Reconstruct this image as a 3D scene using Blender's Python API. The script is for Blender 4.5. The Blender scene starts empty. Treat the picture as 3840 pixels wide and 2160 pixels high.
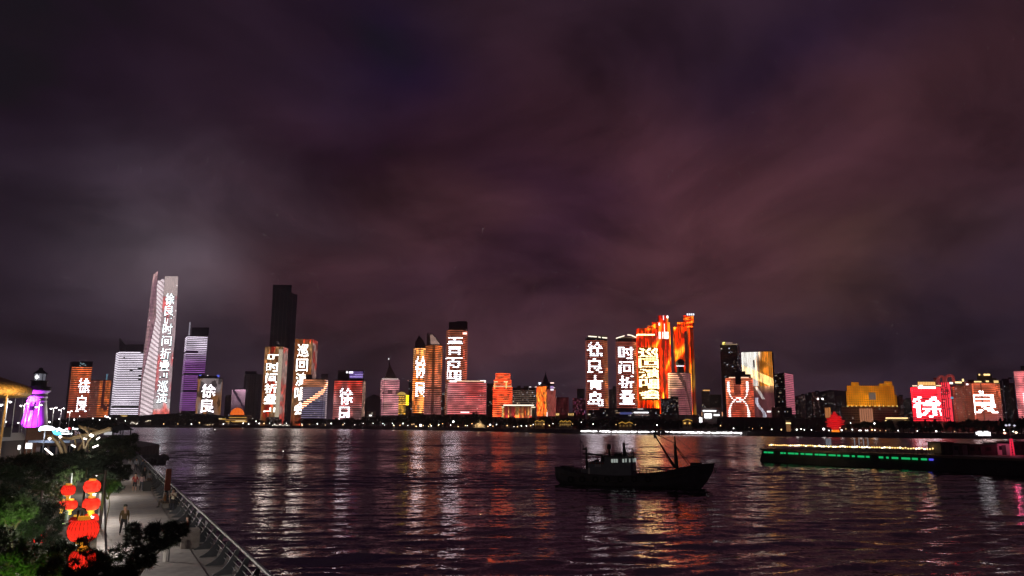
import bpy, math, random
import numpy as np
from mathutils import Vector, Matrix

random.seed(11); np.random.seed(11)
scene = bpy.context.scene
COL = scene.collection

# ------------------------------------------------------------------ camera
FPX = 2773.0                      # focal length in photo pixels (26 mm equivalent)
CAMZ = 9.5                        # metres above the water
PITCH = math.radians(10.4); ROLL = math.radians(0.3)
_r = Vector((1, 0, 0)); _u = Vector((0, -math.sin(PITCH), math.cos(PITCH))); _f = Vector((0, math.cos(PITCH), math.sin(PITCH)))
R2 = _r * math.cos(ROLL) + _u * math.sin(ROLL)
U2 = -_r * math.sin(ROLL) + _u * math.cos(ROLL)
cd = bpy.data.cameras.new('camera'); cam = bpy.data.objects.new('camera', cd); COL.objects.link(cam)
cd.sensor_width = 36; cd.lens = 36 * FPX / 3840; cd.clip_start = 0.1; cd.clip_end = 20000
mw = Matrix.Identity(4)
for i in range(3):
    mw[i][0] = R2[i]; mw[i][1] = U2[i]; mw[i][2] = -_f[i]
mw[2][3] = CAMZ
cam.matrix_world = mw
scene.camera = cam

def ray(x, y):
    return R2 * ((x - 1920) / FPX) + U2 * ((1080 - y) / FPX) + _f
def at(x, y, D):
    d = ray(x, y); return Vector((0, 0, CAMZ)) + d * (D / d.y)
def gp(x, y, z=3.0):
    d = ray(x, y); return Vector((0, 0, CAMZ)) + d * ((z - CAMZ) / d.z)

# ------------------------------------------------------------------ world: night cloud lit by the city
world = bpy.data.worlds.new('World'); scene.world = world; world.use_nodes = True
def build_world():
    nt = world.node_tree; N = nt.nodes; L = nt.links; N.clear()
    out = N.new('ShaderNodeOutputWorld'); bg = N.new('ShaderNodeBackground'); L.new(bg.outputs[0], out.inputs[0])
    tc = N.new('ShaderNodeTexCoord')
    def vm(op, a, b=None):
        n = N.new('ShaderNodeVectorMath'); n.operation = op
        for i, q in enumerate((a, b)):
            if q is None: continue
            if isinstance(q, (tuple, list, Vector)): n.inputs[i].default_value = tuple(q)
            else: L.new(q, n.inputs[i])
        return n
    def mm(op, a, b=None, clamp=False):
        n = N.new('ShaderNodeMath'); n.operation = op; n.use_clamp = clamp
        for i, q in enumerate((a, b)):
            if q is None: continue
            if isinstance(q, (int, float)): n.inputs[i].default_value = q
            else: L.new(q, n.inputs[i])
        return n.outputs[0]
    d = tc.outputs['Generated']
    # flatten towards the horizon as a cloud deck would be
    sep = N.new('ShaderNodeSeparateXYZ'); L.new(d, sep.inputs[0])
    zz = mm('ADD', mm('ABSOLUTE', sep.outputs[2]), 0.38)
    comb = N.new('ShaderNodeCombineXYZ')
    L.new(mm('DIVIDE', sep.outputs[0], zz), comb.inputs[0]); L.new(mm('DIVIDE', sep.outputs[1], zz), comb.inputs[1])
    comb.inputs[2].default_value = 0.3
    n1 = N.new('ShaderNodeTexNoise'); n1.inputs['Scale'].default_value = 1.5; n1.inputs['Detail'].default_value = 5; n1.inputs['Roughness'].default_value = 0.48; n1.inputs['Distortion'].default_value = 0.3
    L.new(comb.outputs[0], n1.inputs['Vector'])
    n2 = N.new('ShaderNodeTexNoise'); n2.inputs['Scale'].default_value = 2.3; n2.inputs['Detail'].default_value = 9; n2.inputs['Roughness'].default_value = 0.56; n2.inputs['Distortion'].default_value = 0.5
    L.new(comb.outputs[0], n2.inputs['Vector'])
    warp = vm('MULTIPLY', vm('SUBTRACT', n1.outputs['Color'], (0.5, 0.5, 0.5)).outputs[0], (0.55, 0.1, 0.55))
    dw = vm('ADD', d, warp.outputs[0]).outputs[0]
    acc = None
    def add(colvec):
        nonlocal acc
        acc = colvec if acc is None else vm('ADD', acc, colvec).outputs[0]
    base = N.new('ShaderNodeRGB'); base.outputs[0].default_value = (0.0255, 0.0150, 0.0260, 1)
    add(base.outputs[0])
    blobs = [  # photo x, y, radius (rad), vertical squash, linear colour
        (640, 985, 0.085, 1.5, (0.10, 0.082, 0.095), 0),
        (640, 990, 0.15, 1.4, (0.034, 0.026, 0.037), 1),
        (2750, 560, 0.46, 2.1, (0.056, 0.0150, 0.0215), 1),
        (2300, 900, 0.26, 1.7, (0.036, 0.0095, 0.011), 1),
        (1500, 1000, 0.24, 1.9, (0.028, 0.0075, 0.0050), 1),
        (2420, 1040, 0.24, 2.2, (0.030, 0.011, 0.008), 1),
        (3300, 1120, 0.13, 2.0, (0.030, 0.014, 0.001), 1),
        (3600, 620, 0.30, 1.5, (0.022, 0.006, 0.001), 1),
        (1920, 1500, 0.95, 6.0, (0.020, 0.014, 0.019), 0),
        (1600, 170, 0.11, 1.3, (-0.020, -0.008, -0.004), 1),
        (1750, 450, 0.14, 1.4, (-0.016, -0.006, -0.003), 1),
        (2960, 60, 0.16, 1.8, (-0.032, -0.011, -0.006), 1),
        (1990, 860, 0.11, 1.5, (-0.045, -0.016, -0.008), 1),
        (3300, 300, 0.20, 2.0, (-0.024, -0.007, -0.006), 1),
        (1350, 590, 0.10, 2.0, (-0.016, -0.008, -0.009), 1),
        (3050, 860, 0.22, 2.0, (-0.026, -0.009, -0.012), 1),
        (100, 120, 0.50, 1.3, (-0.013, -0.008, -0.010), 1),
        (3800, 1200, 0.16, 1.4, (-0.014, -0.004, 0.002), 1),
    ]
    for x, y, r, sq, c, wd in blobs:
        cdir = ray(x, y).normalized()
        s = vm('MULTIPLY', vm('SUBTRACT', dw if wd else d, cdir).outputs[0], (1, 1, sq))
        ln = vm('DOT_PRODUCT', s.outputs[0], s.outputs[0]).outputs['Value']
        e = mm('POWER', 2.71828, mm('MULTIPLY', ln, -1.0 / (r * r)))
        sc = vm('SCALE', c); L.new(e, sc.inputs['Scale']); add(sc.outputs[0])
    # cloud texture
    k = mm('MAXIMUM', mm('ADD', mm('MULTIPLY', n2.outputs['Fac'], 3.0), -0.53), 0.32)
    sc = vm('SCALE', acc); L.new(k, sc.inputs['Scale'])
    mx = vm('MAXIMUM', sc.outputs[0], (0.0108, 0.0086, 0.0135))
    sky = N.new('ShaderNodeTexSky'); sky.sky_type = 'NISHITA'; sky.sun_disc = False
    sky.sun_elevation = math.radians(-8); sky.sun_rotation = math.radians(200)
    sk = vm('MULTIPLY', sky.outputs[0], (0.02, 0.02, 0.02))
    L.new(vm('ADD', mx.outputs[0], sk.outputs[0]).outputs[0], bg.inputs[0])
    bg.inputs[1].default_value = 0.76
build_world()

vs = scene.view_settings
vs.view_transform = 'Standard'; vs.look = 'None'; vs.exposure = 0; vs.gamma = 1; vs.use_curve_mapping = False
cy = scene.cycles
cy.use_denoising = True
try: cy.denoiser = 'OPENIMAGEDENOISE'
except Exception: pass
cy.max_bounces = 5; cy.diffuse_bounces = 2; cy.glossy_bounces = 3; cy.transmission_bounces = 3
cy.sample_clamp_indirect = 6; cy.caustics_reflective = False; cy.caustics_refractive = False
cy.use_adaptive_sampling = True; cy.adaptive_threshold = 0.02

# ------------------------------------------------------------------ helpers
MATS = {}
def mat(name, col=(0.5, 0.5, 0.5), rough=0.6, metal=0.0, emit=None, es=1.0, noise=0.0, nscale=3.0, bump=0.0, sample=False, spec=0.5, trans=0.0):
    if name in MATS: return MATS[name]
    m = bpy.data.materials.new(name); m.use_nodes = True; nt = m.node_tree
    b = nt.nodes['Principled BSDF']; MATS[name] = m
    b.inputs['Base Color'].default_value = (*col, 1); b.inputs['Roughness'].default_value = rough; b.inputs['Metallic'].default_value = metal
    b.inputs['Specular IOR Level'].default_value = spec
    if emit:
        b.inputs['Emission Color'].default_value = (*emit, 1); b.inputs['Emission Strength'].default_value = es
    if noise or bump:
        tc = nt.nodes.new('ShaderNodeTexCoord'); n = nt.nodes.new('ShaderNodeTexNoise'); n.inputs['Scale'].default_value = nscale; n.inputs['Detail'].default_value = 6
        nt.links.new(tc.outputs['Object'], n.inputs['Vector'])
        if noise:
            mp = nt.nodes.new('ShaderNodeMapRange'); mp.inputs[1].default_value = 0.25; mp.inputs[2].default_value = 0.75
            mp.inputs[3].default_value = 1 - noise; mp.inputs[4].default_value = 1 + noise
            nt.links.new(n.outputs['Fac'], mp.inputs[0])
            v = nt.nodes.new('ShaderNodeVectorMath'); v.operation = 'SCALE'; v.inputs[0].default_value = col
            nt.links.new(mp.outputs[0], v.inputs['Scale']); nt.links.new(v.outputs[0], b.inputs['Base Color'])
        if bump:
            bp = nt.nodes.new('ShaderNodeBump'); bp.inputs['Strength'].default_value = bump; bp.inputs['Distance'].default_value = 0.05
            nt.links.new(n.outputs['Fac'], bp.inputs['Height']); nt.links.new(bp.outputs[0], b.inputs['Normal'])
    try: m.cycles.emission_sampling = 'FRONT_BACK' if sample else 'NONE'
    except Exception: pass
    return m

def led_material():
    m = bpy.data.materials.new('led_strip'); m.use_nodes = True; nt = m.node_tree; b = nt.nodes['Principled BSDF']
    a = nt.nodes.new('ShaderNodeAttribute'); a.attribute_name = 'led'
    b.inputs['Base Color'].default_value = (0.03, 0.03, 0.03, 1); b.inputs['Roughness'].default_value = 0.5
    nt.links.new(a.outputs['Color'], b.inputs['Emission Color']); b.inputs['Emission Strength'].default_value = 1.55
    m.cycles.emission_sampling = 'NONE'
    MATS['led'] = m; return m
LED = led_material()

def mesh(name, v, f, m=None, cols=None, smooth=False):
    me = bpy.data.meshes.new(name); me.from_pydata([tuple(p) for p in v], [], f)
    if m is not None:
        for k in (m if isinstance(m, (list, tuple)) else [m]): me.materials.append(k)
    if cols is not None:
        ca = me.color_attributes.new('led', 'FLOAT_COLOR', 'CORNER')
        arr = np.ones((len(me.loops), 4), np.float32); k = 0
        for p, c in zip(me.polygons, cols):
            n = p.loop_total; arr[k:k + n, :3] = c; k += n
        ca.data.foreach_set('color', arr.ravel())
    if smooth: me.polygons.foreach_set('use_smooth', [True] * len(me.polygons))
    me.update(); return me

def link(o, parent=None):
    COL.objects.link(o)
    if parent is not None: o.parent = parent
    return o
def obj(name, me, parent=None, loc=(0, 0, 0), rz=0.0):
    o = bpy.data.objects.new(name, me); o.location = loc; o.rotation_euler = (0, 0, rz)
    return link(o, parent)
def tag(o, label, cat, group=None):
    o['label'] = label; o['category'] = cat
    if group: o['group'] = group
    return o
def thing(name, label, cat, loc=(0, 0, 0), rz=0.0, group=None):
    o = bpy.data.objects.new(name, None); o.location = loc; o.rotation_euler = (0, 0, rz); o.empty_display_size = 0.2
    COL.objects.link(o); return tag(o, label, cat, group)
def struct(o): o['kind'] = 'structure'; return o
def copy_tree(o, parent=None):
    c = o.copy(); COL.objects.link(c); c.parent = parent
    for ch in o.children: copy_tree(ch, c)
    return c

class MB:
    """collects simple shapes into one mesh"""
    def __init__(s): s.v = []; s.f = []; s.c = []; s.mi = []
    def quad(s, a, b, c, d, mi=0):
        n = len(s.v); s.v += [Vector(a), Vector(b), Vector(c), Vector(d)]; s.f.append((n, n + 1, n + 2, n + 3)); s.mi.append(mi)
    def box(s, x0, x1, y0, y1, z0, z1, mi=0):
        n = len(s.v)
        s.v += [Vector(p) for p in ((x0, y0, z0), (x1, y0, z0), (x1, y1, z0), (x0, y1, z0), (x0, y0, z1), (x1, y0, z1), (x1, y1, z1), (x0, y1, z1))]
        for q in ((0, 3, 2, 1), (4, 5, 6, 7), (0, 1, 5, 4), (1, 2, 6, 5), (2, 3, 7, 6), (3, 0, 4, 7)): s.f.append(tuple(n + i for i in q)); s.mi.append(mi)
        return s
    def prism(s, poly, z0, z1, top=None, mi=0):
        n = len(s.v); k = len(poly); top = top or poly
        s.v += [Vector((p[0], p[1], z0)) for p in poly] + [Vector((p[0], p[1], z1)) for p in top]
        for i in range(k):
            j = (i + 1) % k; s.f.append((n + i, n + j, n + k + j, n + k + i)); s.mi.append(mi)
        s.f.append(tuple(n + k + i for i in range(k))); s.f.append(tuple(n + i for i in reversed(range(k)))); s.mi += [mi, mi]
        return s
    def tube(s, pts, r, n=6, mi=0, caps=True):
        pts = [Vector(p) for p in pts]; rr = r if isinstance(r, (list, tuple)) else [r] * len(pts)
        base = len(s.v)
        for i, p in enumerate(pts):
            d = (pts[min(i + 1, len(pts) - 1)] - pts[max(i - 1, 0)]).normalized()
            a = d.cross(Vector((0, 0, 1)));
            if a.length < 1e-3: a = d.cross(Vector((1, 0, 0)))
            a.normalize(); b = d.cross(a)
            for k in range(n):
                t = 2 * math.pi * k / n; s.v.append(p + (a * math.cos(t) + b * math.sin(t)) * rr[i])
        for i in range(len(pts) - 1):
            for k in range(n):
                k2 = (k + 1) % n; s.f.append((base + i * n + k, base + i * n + k2, base + (i + 1) * n + k2, base + (i + 1) * n + k)); s.mi.append(mi)
        if caps:
            s.f.append(tuple(base + k for k in reversed(range(n)))); s.f.append(tuple(base + (len(pts) - 1) * n + k for k in range(n))); s.mi += [mi, mi]
        return s
    def lathe(s, prof, n=16, c=(0, 0, 0), mi=0, ang=2 * math.pi, a0=0.0):
        base = len(s.v); c = Vector(c); full = abs(ang - 2 * math.pi) < 1e-6; m = n if full else n + 1
        for r, z in prof:
            for k in range(m):
                t = a0 + ang * k / n; s.v.append(c + Vector((r * math.cos(t), r * math.sin(t), z)))
        for i in range(len(prof) - 1):
            for k in range(n):
                k2 = (k + 1) % m; s.f.append((base + i * m + k, base + i * m + k2, base + (i + 1) * m + k2, base + (i + 1) * m + k)); s.mi.append(mi)
        return s
    def me(s, name, m, smooth=False):
        q = mesh(name, s.v, s.f, m, None, smooth)
        if isinstance(m, (list, tuple)): q.polygons.foreach_set('material_index', s.mi)
        return q
    def obj(s, name, m, parent=None, loc=(0, 0, 0), rz=0.0, smooth=False):
        return obj(name, s.me(name, m, smooth), parent, loc, rz)

def light(name, kind, loc, energy, color, parent=None, radius=0.1, spot=None, target=None, blend=0.5):
    ld = bpy.data.lights.new(name, kind); ld.energy = energy; ld.color = color
    if kind in ('POINT', 'SPOT'): ld.shadow_soft_size = radius
    if spot: ld.spot_size = math.radians(spot); ld.spot_blend = blend
    o = bpy.data.objects.new(name, ld); o.location = loc
    if target is not None:
        o.rotation_euler = (Vector(target) - Vector(loc)).to_track_quat('-Z', 'Y').to_euler()
    return link(o, parent)

_perm = np.random.RandomState(5).rand(64, 64)
def vn(x, y, s=0):
    x += s * 7.3; y += s * 3.1
    xi, yi = math.floor(x), math.floor(y); fx, fy = x - xi, y - yi; fx = fx * fx * (3 - 2 * fx); fy = fy * fy * (3 - 2 * fy)
    g = lambda i, j: _perm[i % 64][j % 64]
    return (g(xi, yi) * (1 - fx) + g(xi + 1, yi) * fx) * (1 - fy) + (g(xi, yi + 1) * (1 - fx) + g(xi + 1, yi + 1) * fx) * fy

# ---- Chinese characters shown on the light-show facades, turned into bitmaps
_gl = {}
def glyph(ch, n=56, bold=0.013):
    if ch in _gl: return _gl[ch]
    cu = bpy.data.curves.new('g', 'FONT'); cu.body = ch; cu.offset = bold; cu.resolution_u = 3
    o = bpy.data.objects.new('g', cu); COL.objects.link(o)
    me = o.evaluated_get(bpy.context.evaluated_depsgraph_get()).to_mesh()
    me.calc_loop_triangles()
    co = np.array([v.co[:2] for v in me.vertices]); tr = [t.vertices[:] for t in me.loop_triangles]
    a = np.zeros((n, n), bool)
    if len(co):
        lo = co.min(0); hi = co.max(0); ex = np.maximum(hi - lo, 1e-6)
        if ch in '『』': pass
        xs = (np.arange(n) + .5) / n; X, Y = np.meshgrid(lo[0] + xs * ex[0], lo[1] + xs * ex[1])
        for t in tr:
            p, q, r = co[t[0]], co[t[1]], co[t[2]]
            d = (q[0] - p[0]) * (r[1] - p[1]) - (r[0] - p[0]) * (q[1] - p[1])
            if abs(d) < 1e-12: continue
            w1 = ((X - p[0]) * (r[1] - p[1]) - (r[0] - p[0]) * (Y - p[1])) / d
            w2 = ((q[0] - p[0]) * (Y - p[1]) - (X - p[0]) * (q[1] - p[1])) / d
            a |= (w1 >= -1e-6) & (w2 >= -1e-6) & (w1 + w2 <= 1 + 1e-6)
    bpy.data.objects.remove(o); bpy.data.curves.remove(cu)
    _gl[ch] = a; return a
def text_mask(items, fat=0):
    """items: (char, u0, u1, v0, v1); returns f(u, v) -> bool"""
    def fatten(g):
        for _ in range(fat): w = g.copy(); w[:, 1:] |= g[:, :-1]; g = w
        return g
    G = [(fatten(glyph(c)), a, b, lo, hi) for c, a, b, lo, hi in items]
    def f(u, v):
        for g, a, b, lo, hi in G:
            if a <= u < b and lo <= v < hi:
                if g[int((v - lo) / (hi - lo) * 56)][int((u - a) / (b - a) * 56)]: return True
        return False
    return f
def column_text(s, u0, u1, vtop, vbot, gap=0.12, fat=0):
    n = len(s); h = (vtop - vbot) / n; out = []
    for i, c in enumerate(s):
        hi = vtop - i * h; lo = hi - h * (1 - gap)
        if c in '『「': out.append((c, u0 + (u1 - u0) * .1, u1, lo + (hi - lo) * .25, hi - (hi - lo) * .25))
        elif c in '』」': out.append((c, u0, u1 - (u1 - u0) * .1, lo + (hi - lo) * .25, hi - (hi - lo) * .25))
        else: out.append((c, u0, u1, lo, hi))
    return text_mask(out, fat)

def tone(c):
    m = max(c)
    if m < 1e-6 or (m - min(c)) < .3 * m: return c
    k = max(0, min(1, (m - .45) / .8)); k = k * k * (3 - 2 * k)
    return tuple(m * (.72 + 2.0 * k) * (x / m) ** (1.3 + .62 * k) for x in c)
def strips(parent, org, surf, mode, n, m, duty, col, out=0.5, name='light_strip', u0=0., u1=1., v0=0., v1=1.):
    """emissive strips on a facade: each is one part, its cells coloured one by one like a media facade"""
    org = Vector(org); eps = 1e-3
    for i in range(n):
        c = (i + .5) / n; h = (duty * .74) * .5 / n
        V = []; F = []; Cc = []
        for k in range(m + 1):
            t = k / m
            for s in (c - h, c + h):
                u, v = (t, s) if mode == 'h' else (s, t)
                U = u0 + (u1 - u0) * u; W = v0 + (v1 - v0) * v
                p = surf(U, W); du = surf(min(U + eps, 1), W) - surf(max(U - eps, 0), W); dv = surf(U, min(W + eps, 1)) - surf(U, max(W - eps, 0))
                nn = du.cross(dv)
                nn = nn.normalized() if nn.length > 1e-12 else Vector((0, -1, 0))
                if nn.dot(p - Vector((0, 0, CAMZ))) > 0: nn = -nn
                V += [p - org + nn * 0.02, p - org + nn * out]
        for k in range(m):
            u, v = ((k + .5) / m, c) if mode == 'h' else (c, (k + .5) / m)
            cc = tone(col(u, v))
            b = 4 * k; e = 4 * (k + 1)
            F += [(b + 1, e + 1, e + 3, b + 3), (b, e, e + 1, b + 1), (b + 3, e + 3, e + 2, b + 2)]; Cc += [cc] * 3
        obj(name, mesh(name, V, F, LED, Cc), parent)

# building materials (real-world base colours)
WALL = [mat('facade_glass', (0.06, 0.065, 0.08), 0.25, noise=.25, nscale=.05), mat('facade_concrete', (0.28, 0.26, 0.26), 0.8, noise=.2, nscale=.08),
        mat('facade_stone', (0.36, 0.30, 0.24), 0.8, noise=.2, nscale=.08), mat('facade_dark', (0.045, 0.04, 0.045), 0.5, noise=.2, nscale=.05),
        mat('facade_red', (0.30, 0.09, 0.07), 0.8, noise=.2, nscale=.08), mat('facade_pale', (0.5, 0.47, 0.47), 0.8, noise=.15, nscale=.08)]
ROOF = mat('roof_plant', (0.10, 0.095, 0.10), 0.8, noise=.2, nscale=.1)
GZ = 3.6            # far shore ground level

class Tower:
    """chain: visible outline of the plan, (photo x at yref, depth) from left to right"""
    def __init__(s, name, label, chain, yref, ytop, back=28, wall=0, cat='tower', group=None, arc=0, zb=None):
        if arc:   # chain is (xl, xr, D): rounded front bulging towards the viewer by arc metres
            xl, xr, D = chain; n = 12
            chain = [(xl + (xr - xl) * k / n, D - arc * math.sin(math.pi * k / n)) for k in range(n + 1)]
        s.yref = yref; s.P = [at(x, yref, D) for x, D in chain]
        s.D = min(d for _, d in chain)
        xm = sum(x for x, _ in chain) / len(chain); s.xm = xm
        s.z0 = GZ if zb is None else zb
        s.z1 = at(xm, ytop, s.D).z
        s.xy = [Vector((p.x, p.y)) for p in s.P]
        ln = [0]
        for a, b in zip(s.xy, s.xy[1:]): ln.append(ln[-1] + (b - a).length)
        s.ln = [l / ln[-1] for l in ln]; s.width = ln[-1]
        ctr = sum(s.xy, Vector((0, 0))) / len(s.xy); s.org = Vector((ctr.x, ctr.y + back * .5, s.z0))
        s.vd = ctr.normalized(); s.back = back
        s.root = thing(name, label, cat, s.org, 0, group); s.wall = wall
        s.poly = s.close(s.xy, back)
        MB().prism([p - s.org.xy for p in s.poly], 0, s.z1 - s.z0).obj('wall', WALL[wall], s.root)
    def close(s, xy, back):
        a = xy[0] + s.vd * back; b = xy[-1] + s.vd * back
        return list(xy) + [b, a]
    def z(s, y): return at(s.xm, y, s.D).z
    def pt(s, u):
        for i in range(len(s.xy) - 1):
            if u <= s.ln[i + 1] + 1e-9:
                t = (u - s.ln[i]) / max(s.ln[i + 1] - s.ln[i], 1e-9); return s.xy[i].lerp(s.xy[i + 1], t)
        return s.xy[-1]
    def led(s, mode, n, m, duty, col, y=None, u=(0, 1), out=0.5, name='light_strip'):
        za, zb = (s.z1, s.z0) if y is None else (s.z(y[0]), s.z(y[1]))
        def surf(a, b):
            p = s.pt(u[0] + (u[1] - u[0]) * a); return Vector((p.x, p.y, zb + (za - zb) * b))
        if mode == 'h' and y is not None: n = max(3, min(n, int(abs(y[1] - y[0]) / 3.75 / 1.8)))
        strips(s.root, s.org, surf, mode, n, m, duty, col, out, name)
    def block(s, name, xa, xb, yb, yt, m=None, dd=0, back=10, taper=None, yref=None):
        """extra box on the tower given by photo x range, bottom/top y, dd metres behind the front"""
        D = s.D + dd; yr = yref or yb
        p = [at(xa, yr, D).xy, at(xb, yr, D).xy]; p = p + [p[1] + s.vd * back, p[0] + s.vd * back]
        za, zb = at((xa + xb) / 2, yb, D).z, at((xa + xb) / 2, yt, D).z
        top = None
        if taper is not None:
            c = sum(p, Vector((0, 0))) / 4; top = [c + (q - c) * taper for q in p]
            top = [q - s.org.xy for q in top]
        return MB().prism([q - s.org.xy for q in p], za - s.org.z - .05, zb - s.org.z, top).obj(name, m or ROOF, s.root)
    def glow(s, name, xa, xb, ya, yb, col, es=1.0, dd=-0.8, th=0.4):
        """a lit sign or cornice lamp on the tower"""
        D = s.D + dd
        a, b = at(xa, yb, D), at(xb, ya, D); o = s.org
        m = mat('lit_%d_%d_%d_%d' % (*[int(c * 99) for c in col], int(es * 10)), (0.1, 0.1, 0.1), emit=col, es=es)
        return MB().box(a.x - o.x, b.x - o.x, a.y - o.y, a.y - o.y + th, a.z - o.z, b.z - o.z).obj(name, m, s.root)
    def windows(s, nx, ny, frac, y, u=(0, 1), cols=((1, .75, .5), (.8, .85, 1), (1, .9, .7)), w=.5, h=.45, es=.9, seed=1, dark=True):
        R = random.Random(seed); zt, zb = s.z(y[0]), s.z(y[1]); dm = MB(); lit = 0
        for j in range(ny):
            for i in range(nx):
                ua = u[0] + (u[1] - u[0]) * (i + .5 - w / 2) / nx; ub = u[0] + (u[1] - u[0]) * (i + .5 + w / 2) / nx
                z0 = zb + (zt - zb) * (j + .5 - h / 2) / ny; z1 = zb + (zt - zb) * (j + .5 + h / 2) / ny
                a, b = s.pt(ua), s.pt(ub); n = Vector((-(b - a).y, (b - a).x)).normalized()
                if n.dot(a) > 0: n = -n
                a2, b2 = a + n * .15 - s.org.xy, b + n * .15 - s.org.xy
                q = [(a2.x, a2.y, z0 - s.org.z), (b2.x, b2.y, z0 - s.org.z), (b2.x, b2.y, z1 - s.org.z), (a2.x, a2.y, z1 - s.org.z)]
                if R.random() < frac and lit < 280:
                    lit += 1; c = R.choice(cols); e = es * R.choice((.25, .5, .8, 1.2))
                    m = mat('win_%d_%d_%d_%d' % (*[int(k * 99) for k in c], int(e * 100)), (.1, .1, .1), emit=c, es=e)
                    obj('window', mesh('window', q, [(0, 1, 2, 3)], m), s.root)
                elif dark: dm.quad(*q)
        if dm.v:
            o = dm.obj('glazing', mat('window_dark', (0.02, 0.022, 0.03), 0.15), s.root); o['kind'] = 'stuff'
    def slabs(s, n, y, u=(0, 1), m=None, th=.35, out=.9, name='balcony_slab'):
        zt, zb = s.z(y[0]), s.z(y[1]); K = max(1, len(s.xy) - 1)
        for j in range(n):
            z = zb + (zt - zb) * (j + .5) / n - s.org.z; mb = MB()
            us = [u[0] + (u[1] - u[0]) * k / K for k in range(K + 1)]
            for ua, ub in zip(us, us[1:]):
                a, b = s.pt(ua), s.pt(ub); nn = Vector((-(b - a).y, (b - a).x)).normalized()
                if nn.dot(a) > 0: nn = -nn
                a -= s.org.xy; b -= s.org.xy
                mb.prism([a, b, b + nn * out, a + nn * out], z, z + th)
            mb.obj(name, m or WALL[1], s.root)

def mixc(a, b, t):
    t = max(0, min(1, t)); return tuple(p * (1 - t) + q * t for p, q in zip(a, b))
def mulc(a, k): return tuple(p * k for p in a)
WHITE = (5.0, 4.5, 4.8)

# ================================================================== the setting
def water_material():
    m = bpy.data.materials.new('sea_water'); m.use_nodes = True; nt = m.node_tree; N = nt.nodes; L = nt.links
    b = N['Principled BSDF']
    b.inputs['Base Color'].default_value = (0.006, 0.005, 0.008, 1); b.inputs['IOR'].default_value = 1.4
    geo = N.new('ShaderNodeNewGeometry')
    # ripples too small to model get wider in the open water beyond the modelled waves
    sp = N.new('ShaderNodeSeparateXYZ'); L.new(geo.outputs['Position'], sp.inputs[0])
    mr = N.new('ShaderNodeMapRange'); mr.inputs[1].default_value = 50; mr.inputs[2].default_value = 520; mr.inputs[3].default_value = 0.06; mr.inputs[4].default_value = 0.27
    L.new(sp.outputs[1], mr.inputs[0]); L.new(mr.outputs[0], b.inputs['Roughness'])
    def slope(scale, stretch, rot, amp, det, seed):
        mp = N.new('ShaderNodeMapping'); mp.inputs['Rotation'].default_value = (0, 0, rot); mp.inputs['Scale'].default_value = (stretch, 1, 1); mp.inputs['Location'].default_value = (seed, seed * 2.1, seed)
        L.new(geo.outputs['Position'], mp.inputs[0])
        n = N.new('ShaderNodeTexNoise'); n.inputs['Scale'].default_value = scale; n.inputs['Detail'].default_value = det; n.inputs['Roughness'].default_value = 0.55
        L.new(mp.outputs[0], n.inputs['Vector'])
        s = N.new('ShaderNodeVectorMath'); s.operation = 'SUBTRACT'; s.inputs[1].default_value = (.5, .5, .5); L.new(n.outputs['Color'], s.inputs[0])
        k = N.new('ShaderNodeVectorMath'); k.operation = 'MULTIPLY'; k.inputs[1].default_value = (amp * .36, amp, 0); L.new(s.outputs[0], k.inputs[0])
        return k.outputs[0]
    acc = geo.outputs['Normal']
    for args in ((0.22, .5, .1, .16, 2, 11.0), (1.1, .6, .07, .34, 2, 23.0), (3.2, .7, -.04, .40, 2, 41.0), (8.0, .8, .1, .30, 1, 57.0)):
        k = slope(*args)
        a = N.new('ShaderNodeVectorMath'); a.operation = 'ADD'; L.new(acc, a.inputs[0]); L.new(k, a.inputs[1]); acc = a.outputs[0]
    nm = N.new('ShaderNodeVectorMath'); nm.operation = 'NORMALIZE'; L.new(acc, nm.inputs[0]); L.new(nm.outputs[0], b.inputs['Normal'])
    # extra gloss mixed in to brighten the reflections of the lights and sky
    gl = N.new('ShaderNodeBsdfGlossy'); gl.inputs['Color'].default_value = (.62, .56, .62, 1); L.new(mr.outputs[0], gl.inputs['Roughness']); L.new(nm.outputs[0], gl.inputs['Normal'])
    mx = N.new('ShaderNodeMixShader'); mx.inputs[0].default_value = .42; L.new(b.outputs[0], mx.inputs[1]); L.new(gl.outputs[0], mx.inputs[2]); L.new(mx.outputs[0], N['Material Output'].inputs[0])
    return m
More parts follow.
